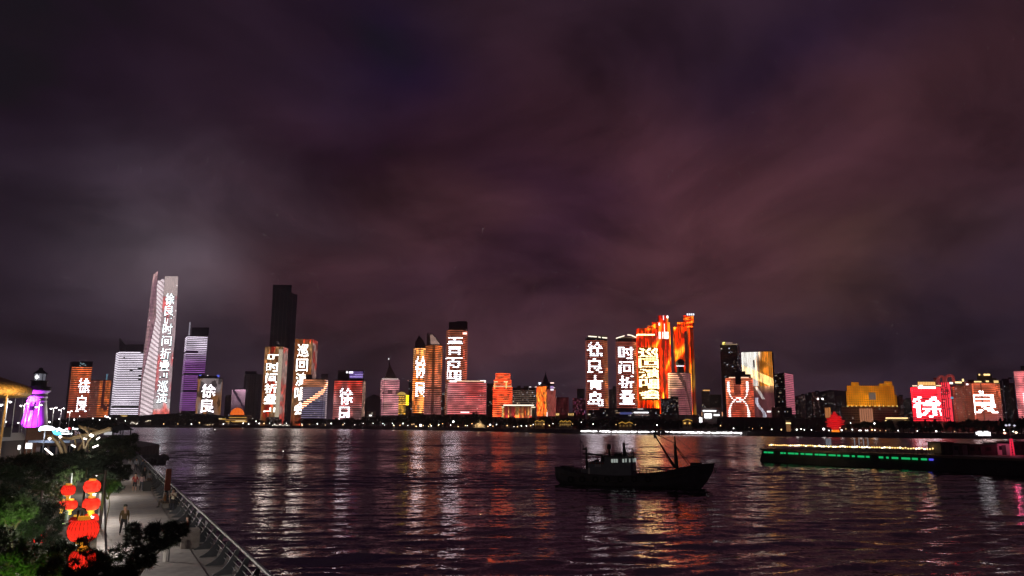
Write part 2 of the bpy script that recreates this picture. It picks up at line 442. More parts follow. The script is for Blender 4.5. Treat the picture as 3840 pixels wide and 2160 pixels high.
def water():
    Y0, Y1 = 26., 640.; ys = [Y0]
    while ys[-1] < Y1: ys.append(ys[-1] + max(.26, .0023 * ys[-1]))
    ys = np.array(ys); Y1 = ys[-1]; us = np.linspace(-1, 1, 621); hw = ys * .8 + 30
    X = us[None, :] * hw[:, None]; Y = np.repeat(ys[:, None], len(us), 1); Z = np.zeros_like(X); rs = np.random.RandomState(3)
    step = np.maximum(np.maximum(.26, .0023 * ys), hw / 310)[:, None]      # grid spacing: waves finer than it fade into the ripple roughness
    for k in range(48):
        lam = 1.25 * (9.5 / 1.25) ** rs.rand(); th = math.radians(97) + rs.normal(0, .33); kk = 2 * math.pi / lam; sl = .0215 * (1.0 if lam < 5 else .8)
        ph = kk * (X * math.cos(th) + Y * math.sin(th)) + rs.rand() * 6.28
        Z += np.clip(lam / (2.6 * step) - .6, 0, 1) * sl / kk * (np.sin(ph) + .18 * np.cos(2 * ph))
    # gusts: patches of rougher and calmer water
    g = np.zeros_like(X)
    for k in range(9):
        th = rs.rand() * 6.28; kk = 2 * math.pi / rs.uniform(30, 110); g += np.sin(kk * (X * math.cos(th) * .6 + Y * math.sin(th)) + rs.rand() * 6.28)
    Z *= np.clip(1 + .18 * g, .45, 1.6)
    f = np.clip((Y1 - Y) / 120, 0, 1) * np.clip((Y - Y0) / 4, 0, 1) * np.clip((1 - np.abs(us[None, :])) / .05, 0, 1); Z *= f * f * (3 - 2 * f); a0, a1 = hw[0], hw[-1]
    ny, nx = X.shape; co = np.stack([X, Y, Z], -1).reshape(-1, 3)
    idx = np.arange(ny * nx).reshape(ny, nx); q = np.stack([idx[:-1, :-1], idx[:-1, 1:], idx[1:, 1:], idx[1:, :-1]], -1).reshape(-1, 4)
    B = [(-2500, -300), (4000, -300), (4000, 9000), (-2500, 9000)]; n0 = len(co)
    ext = np.array([[x, y, 0.] for x, y in B] + [[-a0, Y0, 0], [a0, Y0, 0], [a1, Y1, 0], [-a1, Y1, 0]]); co = np.concatenate([co, ext])
    b = n0; q = np.concatenate([q, np.array([[b, b + 1, b + 5, b + 4], [b + 1, b + 2, b + 6, b + 5], [b + 2, b + 3, b + 7, b + 6], [b + 3, b, b + 4, b + 7]])])
    me = bpy.data.meshes.new('water'); me.vertices.add(len(co)); me.vertices.foreach_set('co', co.ravel()); me.loops.add(q.size); me.loops.foreach_set('vertex_index', q.ravel().astype(np.int32))
    me.polygons.add(len(q)); me.polygons.foreach_set('loop_start', np.arange(0, q.size, 4, dtype=np.int32)); me.polygons.foreach_set('use_smooth', np.ones(len(q), bool)); me.update(calc_edges=True); me.validate()
    me.materials.append(water_material()); struct(obj('water', me))
water()

SHORE = [(-2400, 1500), (-1400, 1330), (-900, 1270), (-586, 1290), (-516, 1304), (-330, 1240), (-210, 1147), (-120, 1030), (-39, 951), (20, 830), (75, 746), (140, 705), (211, 675), (262, 628), (309, 600), (395, 581), (700, 540), (1600, 480)]
def shore_D(px):
    best = None
    for (xa, ya), (xb, yb) in zip(SHORE, SHORE[1:]):
        for t in (0, .25, .5, .75):
            X, Y = xa + (xb - xa) * t, ya + (yb - ya) * t
            d = abs(1920 + FPX * (X / (Y * math.cos(PITCH))) - px)
            if best is None or d < best[0]: best = (d, Y)
    return best[1]
EARTH = mat('shore_ground', (0.10, 0.09, 0.075), 0.9, noise=.3, nscale=.02)
SEAW = mat('sea_wall_stone', (0.13, 0.115, 0.105), 0.85, noise=.35, nscale=.3, bump=.6)
gm = MB(); n0 = len(gm.v)
gm.v = [Vector((x, y, GZ)) for x, y in SHORE] + [Vector((6000, 800, GZ)), Vector((6000, 9000, GZ)), Vector((-6000, 9000, GZ)), Vector((-6000, 1500, GZ))]
gm.f = [tuple(range(len(gm.v)))]; gm.mi = [0]
struct(gm.obj('ground', EARTH))
sw = MB()
for (xa, ya), (xb, yb) in zip(SHORE, SHORE[1:]):
    d = Vector((xb - xa, yb - ya)).normalized(); n = Vector((d.y, -d.x))
    if n.y > 0: n = -n
    A, B = Vector((xa, ya)), Vector((xb, yb))
    sw.v += [Vector((*(A + n * 2.2), -1)), Vector((*(B + n * 2.2), -1)), Vector((*(B - n * .6), GZ + .5)), Vector((*(A - n * .6), GZ + .5)), Vector((*(A - n * 1.6), GZ + .5)), Vector((*(B - n * 1.6), GZ + .5)), Vector((*(A - n * 1.6), GZ - .1)), Vector((*(B - n * 1.6), GZ - .1))]
    k = len(sw.v) - 8; sw.f += [(k, k + 1, k + 2, k + 3), (k + 3, k + 2, k + 5, k + 4), (k + 4, k + 5, k + 7, k + 6)]; sw.mi += [0, 0, 0]
tag(sw.obj('sea_wall', SEAW), 'long dark stone sea wall along the far waterfront', 'sea wall')

def hill(name, pts, D, depth, m):
    """ridge given by photo points (x, y) at depth D"""
    mb = MB(); V = []; n = len(pts)
    for x, y in pts:
        p = at(x, y, D); V += [Vector((p.x, D - depth * .5, GZ - 1)), Vector((p.x, D, p.z)), Vector((p.x, D + depth, GZ - 1))]
    mb.v = V
    for i in range(n - 1):
        for k in range(2): mb.f.append((3 * i + k, 3 * i + 3 + k, 3 * i + 4 + k, 3 * i + 1 + k)); mb.mi.append(0)
    return struct(mb.obj(name, m, smooth=True))
HILLM = mat('wooded_hill', (0.035, 0.042, 0.028), 0.95, noise=.5, nscale=.03, bump=.5)
hill('hill', [(1340, 1560), (1358, 1510), (1380, 1490), (1402, 1478), (1418, 1484), (1440, 1500), (1480, 1530), (1540, 1560)], 2600, 500, HILLM)
hill('hill', [(470, 1575), (540, 1557), (600, 1552), (700, 1549), (800, 1554), (870, 1565), (960, 1577)], 1420, 60, HILLM)
hill('hill', [(2600, 1560), (2900, 1500), (3020, 1480), (3110, 1462), (3190, 1466), (3300, 1500), (3420, 1530), (3560, 1560)], 2400, 500, HILLM)

# ================================================================== towers of the waterfront, west to east
def rnd(u, v, s): return vn(u * 9, v * 14, s)

# --- orange striped tower with two white characters
T = Tower('office_tower', 'dark tower with orange light lines and two white characters beside a lower orange block', [(240, 1470), (249, 1450), (326, 1450)], 1567, 1355, wall=3)
tm = text_mask([('徐', .40, .99, .47, .79), ('良', .40, .97, .11, .44)])
def c(u, v):
    if tm(u, v): return WHITE
    b = mixc((.62, .15, .10), (1.15, .36, .14), v * 1.1 - .1 + .3 * (rnd(u, v, 1) - .5))
    return mulc(b, .48 + .32 * rnd(u, v, 2)) if v > .03 or u < .5 else (.3, .1, .08)
T.led('h', 27, 34, .55, c, (1375, 1567), (T.ln[1], 1))
T.block('roof_plant', 268, 300, 1375, 1358); T.block('roof_plant', 292, 320, 1375, 1366)
for x, y in ((300, 1360), (306, 1364), (312, 1362), (318, 1368), (298, 1370)): T.glow('roof_lamp', x, x + 4, y, y + 3, (.45, .75, .85), .7)
# --- lower orange block
T = Tower('office_block', 'lower block with a dark window grid and orange light panels beside the hill of trees', [(327, 1462), (404, 1456)], 1567, 1424, wall=3, cat='building')
T.led('h', 22, 30, .6, lambda u, v: mulc((.22, .08, .06), .6 + rnd(u, v, 3)) if u < .42 else ((.10, .03, .03) if (.6 < u < .72 and v > .25) or (u > .72 and .22 < v < .36 and rnd(u, v, 4) > .3) else mulc((1.0, .34, .13), .35 + .45 * rnd(u, v, 5))), (1426, 1566))
T.windows(10, 14, .12, (1430, 1560), (0, .42), seed=3, dark=False)
T.block('mast', 397, 402, 1424, 1402, mat('mast_blue', (.2, .3, .4), emit=(.10, .22, .3), es=1), back=2)
# --- white striped tower with slanted fin
T = Tower('office_tower', 'broad tower wrapped in bright white light lines under a slanted grey fin', [(412, 1740), (424, 1700), (516, 1700)], 1565, 1316, wall=3)
T.led('h', 36, 30, .46, lambda u, v: (.03, .03, .03) if (.10 < v < .155 and u > .1) or rnd(u * .6, v * 3, 6) > .93 else mulc((1.7, 1.5, 1.75), .5 + .45 * vn(u * 3, v * 6, 7)), (1318, 1556))
T.block('crown_wall', 470, 536, 1316, 1292, WALL[1], 4, 18)
fin = MB(); a, b, d_, o = at(447, 1316, 1702), at(475, 1316, 1702), at(447, 1267, 1702), T.org
e = at(470, 1294, 1702)
fin.v = [Vector(p) - o for p in (a, b, e, d_)] + [Vector(p) - o + Vector((0, 6, 0)) for p in (a, b, e, d_)]
fin.f = [(0, 1, 2, 3), (7, 6, 5, 4), (0, 4, 5, 1), (1, 5, 6, 2), (2, 6, 7, 3), (3, 7, 4, 0)]; fin.mi = [0] * 6
fin.obj('crown_fin', WALL[1], T.root)
T.glow('canopy_light', 440, 500, 1567, 1569, (1, .6, .15), 1.0); T.glow('canopy_light', 452, 478, 1558, 1562, (1, .65, .2), .9)

# --- supertall with three curved facades and the vertical title
def supertall():
    D0 = 1900; S = lambda p: (220 + p[0] / 2.264, 980 + p[1] / 2.264)
    YZ = [1330, 1150, 990, 830, 620, 470, 350, 210]
    L = [684, 697, 706, 720, 748, 766, 780, 795]; C = [690, 701, 716, 752, 800, 832, 834, 836]
    M = [795, 810, 825, 840, 859, 873, 884, 897]; Rr = [935, 948, 960, 969, 989, 997, 1003, 1010]
    o = at(*S((810, 1330)), D0); o = Vector((o.x, D0 + 20, GZ))
    root = thing('supertall_tower', 'tallest tower with three curved light facades and a vertical row of white characters', 'tower', o)
    dep = {'L': D0 + 30, 'C': D0 + 10, 'M': D0, 'R': D0 + 30}
    def edge(xs, k, yz, d):
        return at(*S((xs, yz)), d)
    def facade(name, xa, ka, xb, kb, top):
        A = [edge(x, ka, y, dep[ka]) for x, y in zip(xa, YZ)]; B = [edge(x, kb, y, dep[kb]) for x, y in zip(xb, YZ)]
        A.append(edge(top[0][0], ka, top[0][1], dep[ka])); B.append(edge(top[1][0], kb, top[1][1], dep[kb]))
        A[0].z = B[0].z = GZ; bk = Vector((o.x, o.y, 0)).normalized() * 26
        mb = MB(); n = len(A)
        mb.v = [p - o for q in zip(A, B) for p in q] + [p - o + bk for q in zip(A, B) for p in q]
        for i in range(n - 1):
            a = 2 * i; k = 2 * n + a
            mb.f += [(a, a + 1, a + 3, a + 2), (k + 1, k, k + 2, k + 3), (a, a + 2, k + 2, k), (a + 1, k + 1, k + 3, a + 3)]
        a = 2 * n - 2; k = 2 * n + a; mb.f += [(a, a + 1, k + 1, k)]; mb.mi = [0] * len(mb.f)
        mb.obj(name, WALL[3], root)
        zz = [(a.z + b.z) / 2 for a, b in zip(A, B)]; h = zz[-1] - zz[0]; vv = [(z - zz[0]) / h for z in zz]
        def surf(u, v):
            for i in range(n - 1):
                if v <= vv[i + 1] + 1e-9:
                    t = (v - vv[i]) / (vv[i + 1] - vv[i]); return A[i].lerp(A[i + 1], t).lerp(B[i].lerp(B[i + 1], t), u)
            return A[-1].lerp(B[-1], u)
        return surf, (lambda yz: (lambda z: (z - zz[0]) / h)(at(*S((900, yz)), (dep[ka] + dep[kb]) / 2).z))
    s1, _ = facade('west_facade', L, 'L', C, 'C', ((812, 110), (846, 84)))
    strips(root, o, s1, 'h', 110, 12, .62, lambda u, v: mulc(mixc((.62, .42, .42), (.50, .30, .36), 2 * vn(u * 2, v * 7, 8) - .5), (.35 if vn(u * 12, v * 60, 9) < .18 else .8 + .35 * vn(u * 4, v * 20, 10)) * (1.5 if v < .2 and u < .6 else 1)), 2.2)
    s2, _ = facade('middle_facade', C, 'C', M, 'M', ((846, 165), (900, 150)))
    strips(root, o, s2, 'v', 15, 110, .5, lambda u, v: mulc((.78, .62, .66), .35 + .9 * (math.sin(v * 210 + u * 9) * .5 + .5) * (.7 + .5 * vn(u * 3, v * 9, 12))), 1.6)
    s3, vz = facade('east_facade', M, 'M', Rr, 'R', ((902, 126), (1013, 128)))
    items = []
    for ch, y, h in (('徐', 320, 92), ('良', 415, 88), ('『', 500, 46), ('时', 575, 84), ('间', 675, 84), ('折', 785, 88), ('叠', 880, 88), ('』', 968, 46), ('巡', 1060, 88), ('演', 1158, 90)):
        ua, ub = .15, .80
        if ch in '『』': ua, ub = .22, .70
        h *= 1.06; items.append((ch, ua, ub, vz(y + h / 2), vz(y - h / 2)))
    t3 = text_mask(items); tsh = text_mask([(k, a - .03, b + .05, lo - .004, hi + .002) for k, a, b, lo, hi in items])
    def c3(u, v):
        if t3(u, v): return (2.6, 3.0, 3.1)
        if tsh(u, v): return (.07, .08, .08)
        g = vn(u * 3, v * 11, 13)
        b = mixc((.58, .42, .45), (.80, .24, .24), (g - .48) * 2.2)
        if v < .17: b = mixc((.75, .66, .68), (.75, .25, .22), (g - .5) * 2.5)
        if v > .86: b = (.70, .54, .53)
        return mulc(b, .8 + .4 * vn(u * 14, v * 50, 14))
    strips(root, o, s3, 'h', 150, 40, .72, c3, .4)
    q = lambda x, y, d=-1.: at(*S((x, y)), D0 + 14 + d) - o
    mb = MB(); mb.lathe([(4.5, 0), (4.5, 7), (3.4, 10), (0.1, 11.5)], 10, q(880, 185)); mb.obj('roof_lamp_house', mat('lamp_house', (.5, .45, .45), emit=(.5, .45, .48), es=.8), root)
    for xx, yy in ((1003, 205), (994, 420), (978, 470), (969, 820), (910, 355), (770, 500)):
        p = q(xx, yy, -16); MB().box(p.x - .8, p.x + .8, p.y, p.y + 1, p.z - 1, p.z + 1).obj('marker_lamp', mat('marker_white', (.5, .5, .5), emit=(1, .9, .9), es=2), root)
supertall()

# --- slim purple tower
T = Tower('office_tower', 'slim tower with white to purple light lines and a lit mast on its corner', [(672, 1790), (680, 1750), (757, 1758)], 1541, 1256, wall=3)
T.led('h', 40, 24, .5, lambda u, v: (.04, .02, .05) if (.765 < v < .80 and u < .8) or (.47 < v < .50) or (.24 < v < .275) else mulc(mixc((.42, .17, .50), (1.2, 1.02, 1.25), (v - .62) * 4 + (.35 if v < .14 else 0)), .5 + .6 * vn(u * 4, v * 16, 15)), (1260, 1541))
T.block('crown_wall', 716, 782, 1258, 1228, WALL[0], 3, 16); T.block('crown_wall', 740, 783, 1230, 1232, WALL[0], 5, 12)
T.block('mast', 706, 711, 1258, 1208, mat('mast_lit', (.4, .4, .45), emit=(.45, .42, .5), es=.7), back=3)
# --- barrel tower with white vertical fins
T = Tower('office_tower', 'short barrel tower with vertical white and gold fins and blue roof lamps', (731, 826, 1560), 1556, 1417, wall=3, arc=9)
tm = text_mask([('徐', .24, .78, .48, .84), ('良', .24, .78, .06, .44)])
T.led('v', 26, 44, .5, lambda u, v: WHITE if tm(u, v) else mulc(mixc((.40, .32, .33), (.6, .30, .12), (vn(u * 5, v * 3, 16) - .45) * 3), .18 if vn(u * 11, v * 4, 17) < .42 else .8), (1419, 1556))
for x in (746, 750, 812, 818): T.glow('roof_lamp', x, x + 5, 1406, 1414, (.12, .16, .9), 1.2)
T.glow('roof_lamp', 776, 781, 1407, 1412, (1, 1, 1), 1.5)
T.block('roof_plant', 742, 815, 1417, 1409, ROOF, -2)
# --- pink media block behind the dome
T = Tower('media_block', 'narrow block with a fading pink vertical light screen behind the orange dome', [(862, 1640), (914, 1620)], 1575, 1458, wall=3, cat='building')
T.led('v', 14, 24, .55, lambda u, v: (.05, .03, .05) if abs(u - .1 - (1 - v) * 1.4) < .09 and v > .3 else mulc((.72, .46, .58), max(.04, (v - .25) * 1.4) * (.7 + .4 * vn(u * 5, v * 5, 18))), (1460, 1575))
T = Tower('apartment_block', 'dim grey apartment slab west of the pink media block', [(838, 1660), (863, 1650)], 1575, 1480, wall=1, cat='building'); T.windows(6, 16, .03, (1482, 1570), seed=8)
# --- orange dome
def dome():
    D = 1340; o = at(888, 1575, D); o.z = GZ
    root = thing('domed_hall', 'glowing orange half dome on a gold lit podium', 'hall', o)
    cz = at(888, 1556, D).z - o.z; r = 25 * D / FPX
    g = MB(); g.lathe([(r * math.cos(t), cz + r * 1.05 * math.sin(t)) for t in [math.pi / 2 * k / 10 for k in range(11)]], 28); g.obj('dome', mat('dome_glow', (.6, .2, .05), emit=(1.0, .17, .02), es=1.0), root, smooth=True)
    for k in range(12):
        t0 = 2 * math.pi * k / 12; mb = MB()
        mb.tube([((r + .1) * math.cos(t) * math.cos(t0), (r + .1) * math.cos(t) * math.sin(t0), cz + (r + .1) * 1.05 * math.sin(t)) for t in [math.pi / 2 * j / 8 for j in range(9)]], .16, 4); mb.obj('dome_rib', mat('dome_rib', (.25, .07, .02), .6), root)
    def bx(n, xa, xb, yb, yt, m, dy=0, th=26): a, b = at(xa, yb, D + dy) - o, at(xb, yt, D + dy) - o; MB().box(a.x, b.x, dy, dy + th, max(0, a.z) if n != 'podium' else 0, b.z).obj(n, m, root)
    bx('podium', 858, 926, 1588, 1556, WALL[2], -r)
    bx('podium', 820, 860, 1588, 1572, WALL[2], -r + 2)
    gm = mat('gold_band', (.4, .3, .1), emit=(1, .56, .10), es=1.0); gd = mat('gold_dim', (.3, .2, .08), emit=(.35, .17, .05), es=1)
    bx('light_band', 846, 926, 1582, 1580.5, gm, -r - .6, .4); bx('light_band', 846, 926, 1576, 1573, gd, -r - .5, .4); bx('light_band', 820, 846, 1572.5, 1570, gm, -r + 1.6, .4); bx('light_band', 858, 926, 1566, 1565, gm, -r - .6, .4)
    bx('window_row', 882, 920, 1580, 1577, mat('warm_row', (.3, .3, .2), emit=(1, .75, .4), es=1), -r - .7, .3)
    for x in (820, 824, 829): bx('doorway_lamp', x, x + 3, 1572, 1568, mat('warm_row', (.3, .3, .2)), -r + 1.2, .3)
dome()
# --- unlit lattice block
T = Tower('apartment_block', 'unlit grey apartment block with stacked balconies beside the tower with hook brackets', [(906, 1700), (960, 1690), (974, 1710)], 1572, 1403, wall=5, cat='building')
T.slabs(28, (1405, 1572), m=WALL[5], th=1.0, out=1.6); T.windows(9, 28, .01, (1405, 1572), seed=9)
T.block('roof_plant', 918, 962, 1403, 1392)
for x in (920, 940, 955): T.block('column', x, x + 3, 1572, 1403, WALL[5], -2.5, 2)

# --- paired media towers
def art(u, v, s):
    g = vn(u * 2.5 + v * 2, v * 6, s); h = vn(u * 14, v * 22, s + 1)
    b = mixc((.55, .20, .06), (.80, .50, .26), (g - .35) * 2)
    b = mixc(b, (.95, .12, .06), (vn(u * 3 - v * 3, v * 5, s + 2) - .62) * 4)
    return mulc(b, (.15 + .8 * h) * (.4 + 1.1 * vn(round(u * 44) * 3.7, s, 5)))
def media_pair(label, chain, yref, ytop, text, tu, tv, s, n):
    T = Tower('media_tower', label, chain, yref, ytop, wall=3)
    u1 = T.ln[1]; tm = column_text(text, *tu, *tv)
    def c(u, v):
        if tm(u, v): return (5.0, 4.5, 3.9)
        if tm(u - .03, v) or tm(u + .03, v) or tm(u, v + .006): return (.03, .02, .01)
        return art(u, v, s)
    T.led('v', n, 130, .62, c, u=(0, u1))
    T.led('v', 7, 90, .6, lambda u, v: mulc(mixc((.62, .40, .36), (.75, .13, .10), (vn(u * 2 + 1, v * 13, s + 5) - .5) * 4), .12 + .8 * vn(u * 5, v * 25, s + 6)), u=(u1, 1))
    return T
T = media_pair('media tower whose screen shows a title between hook brackets, before the dark supertall', [(976, 1450), (1045, 1450), (1064, 1490)], 1578, 1300, '『时间折叠』', (.12, .86), (.93, .12), 20, 22)
T.glow('edge_light', 1045.2, 1046.0, 1310, 1570, (1, .8, .6), .5)
T = media_pair('taller media tower with five gold white characters behind the blue grey striped block', [(1090, 1520), (1157, 1520), (1176, 1565)], 1578, 1272, '巡回演唱会', (.14, .80), (.94, .10), 26, 24)
# --- dark supertall
T = Tower('supertall_tower', 'unlit dark supertall with a stepped top behind the paired media towers', [(992, 1800), (1057, 1796), (1088, 1830)], 1578, 1096, wall=0, back=40)
T.block('crown_wall', 1022, 1093, 1098, 1068, WALL[0], 2, 38, yref=1098)
for x in (1004, 1020, 1036, 1050, 1070): T.block('mullion', x, x + 1.2, 1575, 1097, WALL[1], -.7 if x < 1057 else 8, 1, yref=1578)
T.windows(14, 60, .004, (1100, 1560), (0, .68), seed=12)
T.glow('window_lamp', 1040, 1046, 1286, 1287.5, (.5, .3, .3), .7)
# --- hotel in front of pair + whitish base building
T = Tower('low_block', 'small pale building with square windows at the foot of the bracketed media tower', [(998, 1395), (1046, 1395)], 1588, 1564, wall=5, cat='building'); T.windows(9, 4, .25, (1566, 1586), seed=13, es=.5)
# --- grey white line block
T = Tower('office_block', 'blue grey block with thin white floor lines and a pale diagonal beam', [(1128, 1400), (1206, 1400), (1222, 1425)], 1572, 1420, wall=3, cat='building')
def c(u, v):
    k = abs((v - .62) - (u - .5) * .62)
    b = (.34, .24, .30) if v > .45 else (.26, .22, .32)
    if k < .07: b = (1.5, .95, .7)
    elif u > .84: b = (.75, .55, .6)
    elif v > .8: b = (.62, .30, .18)
    return mulc(b, .6 + .8 * vn(u * 5, v * 12, 33))
T.led('h', 20, 34, .42, c, (1422, 1570)); T.windows(16, 9, .12, (1500, 1568), (0, .85), seed=14, es=.8, dark=False, h=.25)
T.block('roof_plant', 1146, 1170, 1420, 1404); T.block('roof_screen', 1204, 1230, 1420, 1402, WALL[1], 4)
# --- red white block with screen on the roof
T = Tower('office_block', 'red striped block with two stacked white characters and a violet roof screen', [(1247, 1380), (1354, 1380), (1366, 1405)], 1574, 1425, wall=3, cat='building')
tm = text_mask([('徐', .20, .68, .38, .82), ('良', .20, .66, .02, .35)])
T.led('h', 25, 36, .58, lambda u, v: WHITE if tm(u, v) else mulc(mixc((.85, .14, .10), (.75, .42, .42), (1 - v) * .8 + .8 * (vn(u * 4, v * 3, 35) - .5)), (.35 + .7 * vn(u * 6, v * 9, 36)) * (.5 if v < .3 and u > .7 else 1)), (1427, 1574), (0, T.ln[1]))
T.led('v', 3, 24, .25, lambda u, v: mulc((.8, .5, .4), vn(u * 9, v * 30, 37)), (1427, 1574), (T.ln[1], 1))
T.block('roof_screen_frame', 1266, 1364, 1425, 1389, WALL[3], 3, 8)
T.glow('roof_screen', 1310, 1361, 1393, 1418, (.10, .06, .22), 1.2, 2.4)
T.glow('screen_beam', 1312, 1361, 1412, 1414, (.5, .36, .9), 1.4, 2.0); T.glow('screen_beam', 1330, 1361, 1404, 1406, (.5, .36, .9), 1.2, 2.0)
T.glow('roof_logo', 1298, 1304, 1393, 1399, (1, 1, 1), 2.2, 2.0); T.glow('roof_logo', 1308, 1324, 1393, 1400, (.9, .85, 1), 2.2, 2.0)
T = Tower('low_block', 'pale low building with a bright lamp on the wooded slope', [(1374, 1420), (1408, 1420)], 1585, 1543, wall=5, cat='building'); T.glow('sign_lamp', 1384, 1394, 1556, 1560, (1, .95, .85), 2.5); T.windows(6, 4, .2, (1545, 1580), seed=15)
# --- spired tower
T = Tower('spired_tower', 'pink lit tower with a folded pyramid roof and needle spire', [(1424, 1360), (1436, 1340), (1494, 1350)], 1560, 1420, wall=1)
def c(u, v):
    if v < .45 and u < .22: return (.05, .02, .03)
    b = mixc((.66, .30, .36), (.74, .40, .40), vn(u * 4, v * 3, 40)); return mulc(b, (.25 if .62 < v < .70 and vn(u * 7, v * 20, 41) > .4 else .6 + .5 * vn(u * 5, v * 12, 42)))
T.led('h', 22, 24, .62, c, (1422, 1558)); 
rf = MB(); p = [at(x, 1420, d) - T.org for x, d in ((1442, 1342), (1487, 1342), (1490, 1366), (1440, 1366))]; ap = at(1461, 1366, 1354) - T.org
rf.v = [*p, ap]; rf.f = [(0, 1, 4), (1, 2, 4), (2, 3, 4), (3, 0, 4)]; rf.mi = [0] * 4; rf.obj('roof', WALL[2], T.root)
MB().tube([ap - Vector((0, 0, 3)), at(1458, 1342, 1354) - T.org], [1.6, .3], 6).obj('spire', WALL[1], T.root)
T.glow('spire_lamp', 1456, 1459, 1344, 1348, (1, 1, 1), 2.5, 12)
T.glow('cornice_light', 1432, 1494, 1420, 1422.5, (1, .75, .7), 1.0)
# --- small yellow building
T = Tower('hotel_block', 'small yellow lit building with an arched gable beside the spired tower', [(1493, 1345), (1520, 1345), (1530, 1360)], 1556, 1482, wall=2, cat='building')
T.led('h', 17, 12, .55, lambda u, v: mulc((.85, .52, .14), .3 + .8 * vn(u * 7, v * 12, 44)), (1484, 1555), (0, T.ln[1]))
T.led('h', 12, 3, .7, lambda u, v: (1.2, 1.0, .12), (1480, 1520), (T.ln[1], 1))
gb = MB(); gc = at(1506, 1482, 1346) - T.org
gb.v = [gc + Vector((8 * math.cos(t), dy, 6 * math.sin(t))) for dy in (0, 4) for t in [math.pi * k / 10 for k in range(11)]]
gb.f = [tuple(range(11)), tuple(range(21, 10, -1))] + [(k, k + 11, k + 12, k + 1) for k in range(10)]; gb.mi = [0] * len(gb.f); gb.obj('gable', mat('gable_gold', (.5, .35, .1), emit=(.7, .45, .1), es=.8), T.root)
T = Tower('apartment_tower', 'thin unlit tower between the yellow building and the curved twin towers', [(1529, 1420), (1543, 1420)], 1560, 1424, wall=3); T.windows(3, 14, .03, (1426, 1556), seed=16); T.glow('roof_lamp', 1529, 1532, 1425, 1429, (.7, .3, .25), 1)

# --- curved twin towers
def curved_crest(T, pts, D, m):
    mb = MB(); P = [at(x, y, D) - T.org for x, y in pts]; n = len(P); mb.v = P + [p + Vector((0, 9, 0)) for p in P]
    mb.f = [tuple(range(n)), tuple(reversed(range(n, 2 * n)))] + [(k, (k + 1) % n, (k + 1) % n + n, k + n) for k in range(n)]; mb.mi = [0] * len(mb.f); mb.obj('crest', m, T.root)
T = Tower('curved_tower', 'shorter of the curved twin towers with two blurred white characters and a pointed crest', (1545, 1592, 1260), 1552, 1302, wall=3, arc=9)
tm = text_mask([('徐', .22, 1.0, .54, .86), ('良', .28, 1.0, .25, .48)], 2)
T.led('h', 32, 20, .58, lambda u, v: WHITE if tm(u, v) else mulc(mixc((.95, .34, .10), (1.3, .75, .35), vn(u * 3, v * 4, 47) * 1.3 - .2 + (.5 if v > .92 else 0)), .4 + .7 * vn(u * 7, v * 14, 48)), (1304, 1550))
curved_crest(T, [(1556, 1303), (1557, 1282), (1571, 1258), (1584, 1272), (1598, 1300)], 1256, WALL[0])
T = Tower('curved_tower', 'taller of the curved twin towers with orange light lines and a rounded shoulder', (1589, 1653, 1245), 1556, 1292, wall=3, arc=11)
T.led('h', 38, 24, .55, lambda u, v: mulc(mixc((.50, .21, .20), (.85, .30, .11), v * 1.4 - .1), (.35 if abs(u - .52) < .05 or abs(v - .385) < .012 else 1) * (.4 + .8 * vn(u * 6, v * 13, 50))), (1294, 1555))
curved_crest(T, [(1600, 1294), (1601, 1252), (1605, 1246), (1606, 1262), (1612, 1250), (1622, 1252), (1636, 1267), (1648, 1282), (1655, 1294)], 1238, WALL[0])
for k in range(8):
    y = 1256 + k * 4.6; T.glow('light_strip', 1613 + k * .3, 1624 + k * 3.6, y, y + 1.8, (.7, .42, .34), 1.0, -11.8)
# --- tall tower with dark crown and red sign
T = Tower('office_tower', 'tall rounded tower with white text bars, a dark crown and a red rooftop sign', [(1668, 1240), (1680, 1226), (1727, 1226), (1748, 1244)], 1556, 1234, wall=3)
tm = text_mask([('青', .16, .68, .685, .92), ('岛', .14, .66, .39, .655)], 2)
T.led('h', 46, 28, .42, lambda u, v: WHITE if tm(u, v) or abs(v - .665) < .008 and u < .68 else mulc((.85, .26, .17) if u > .72 else (.62, .22, .13), .35 + .7 * vn(u * 7, v * 16, 52)), (1236, 1556))
T.block('crown_wall', 1676, 1748, 1234, 1207, WALL[3], 2, 22, yref=1556)
T.block('crown_wall', 1712, 1750, 1212, 1204, WALL[3], 4, 16)
T.glow('rooftop_sign', 1735, 1751, 1246, 1255, (1.0, .28, .2), 2.6, -2.5)
T.glow('rooftop_sign', 1738, 1749, 1248, 1252.5, (1.0, .9, .85), 2.6, -3.2)
T.windows(3, 26, .3, (1440, 1550), (0, .12), seed=17, es=.8, dark=False)
# --- wide pink block
T = Tower('hotel_block', 'wide rounded block glowing red to pink with a gold line along its roof', [(1674, 1215), (1679, 1204), (1690, 1200), (1806, 1200), (1822, 1212)], 1556, 1428, wall=4, cat='building')
def c(u, v):
    b = mixc((.85, .42, .44), (.95, .15, .13), 1.3 * vn(u * 2.6, v * 2.2, 54) - .40 + .5 * max(0, .55 - abs(u - .35) * 2) * v)
    if u < .1: b = mulc((.9, .6, .5), .5)
    return mulc(b, .45 + .4 * vn(u * 8, v * 10, 55))
T.led('h', 17, 44, .68, c, (1434, 1554)); T.windows(30, 10, .10, (1470, 1552), (.1, 1), seed=18, es=1, dark=False, h=.3)
T.glow('cornice_light', 1680, 1822, 1428, 1430.5, (1, .62, .4), 1.4); T.glow('roof_sign', 1686, 1712, 1427, 1433, (1, .95, .95), 2.2, -1.5); T.glow('roof_sign', 1800, 1822, 1426, 1434, (.9, .95, 1), 2.0, 6)
T.glow('window_row', 1727, 1760, 1544, 1548, (1, .95, .95), 1.6)
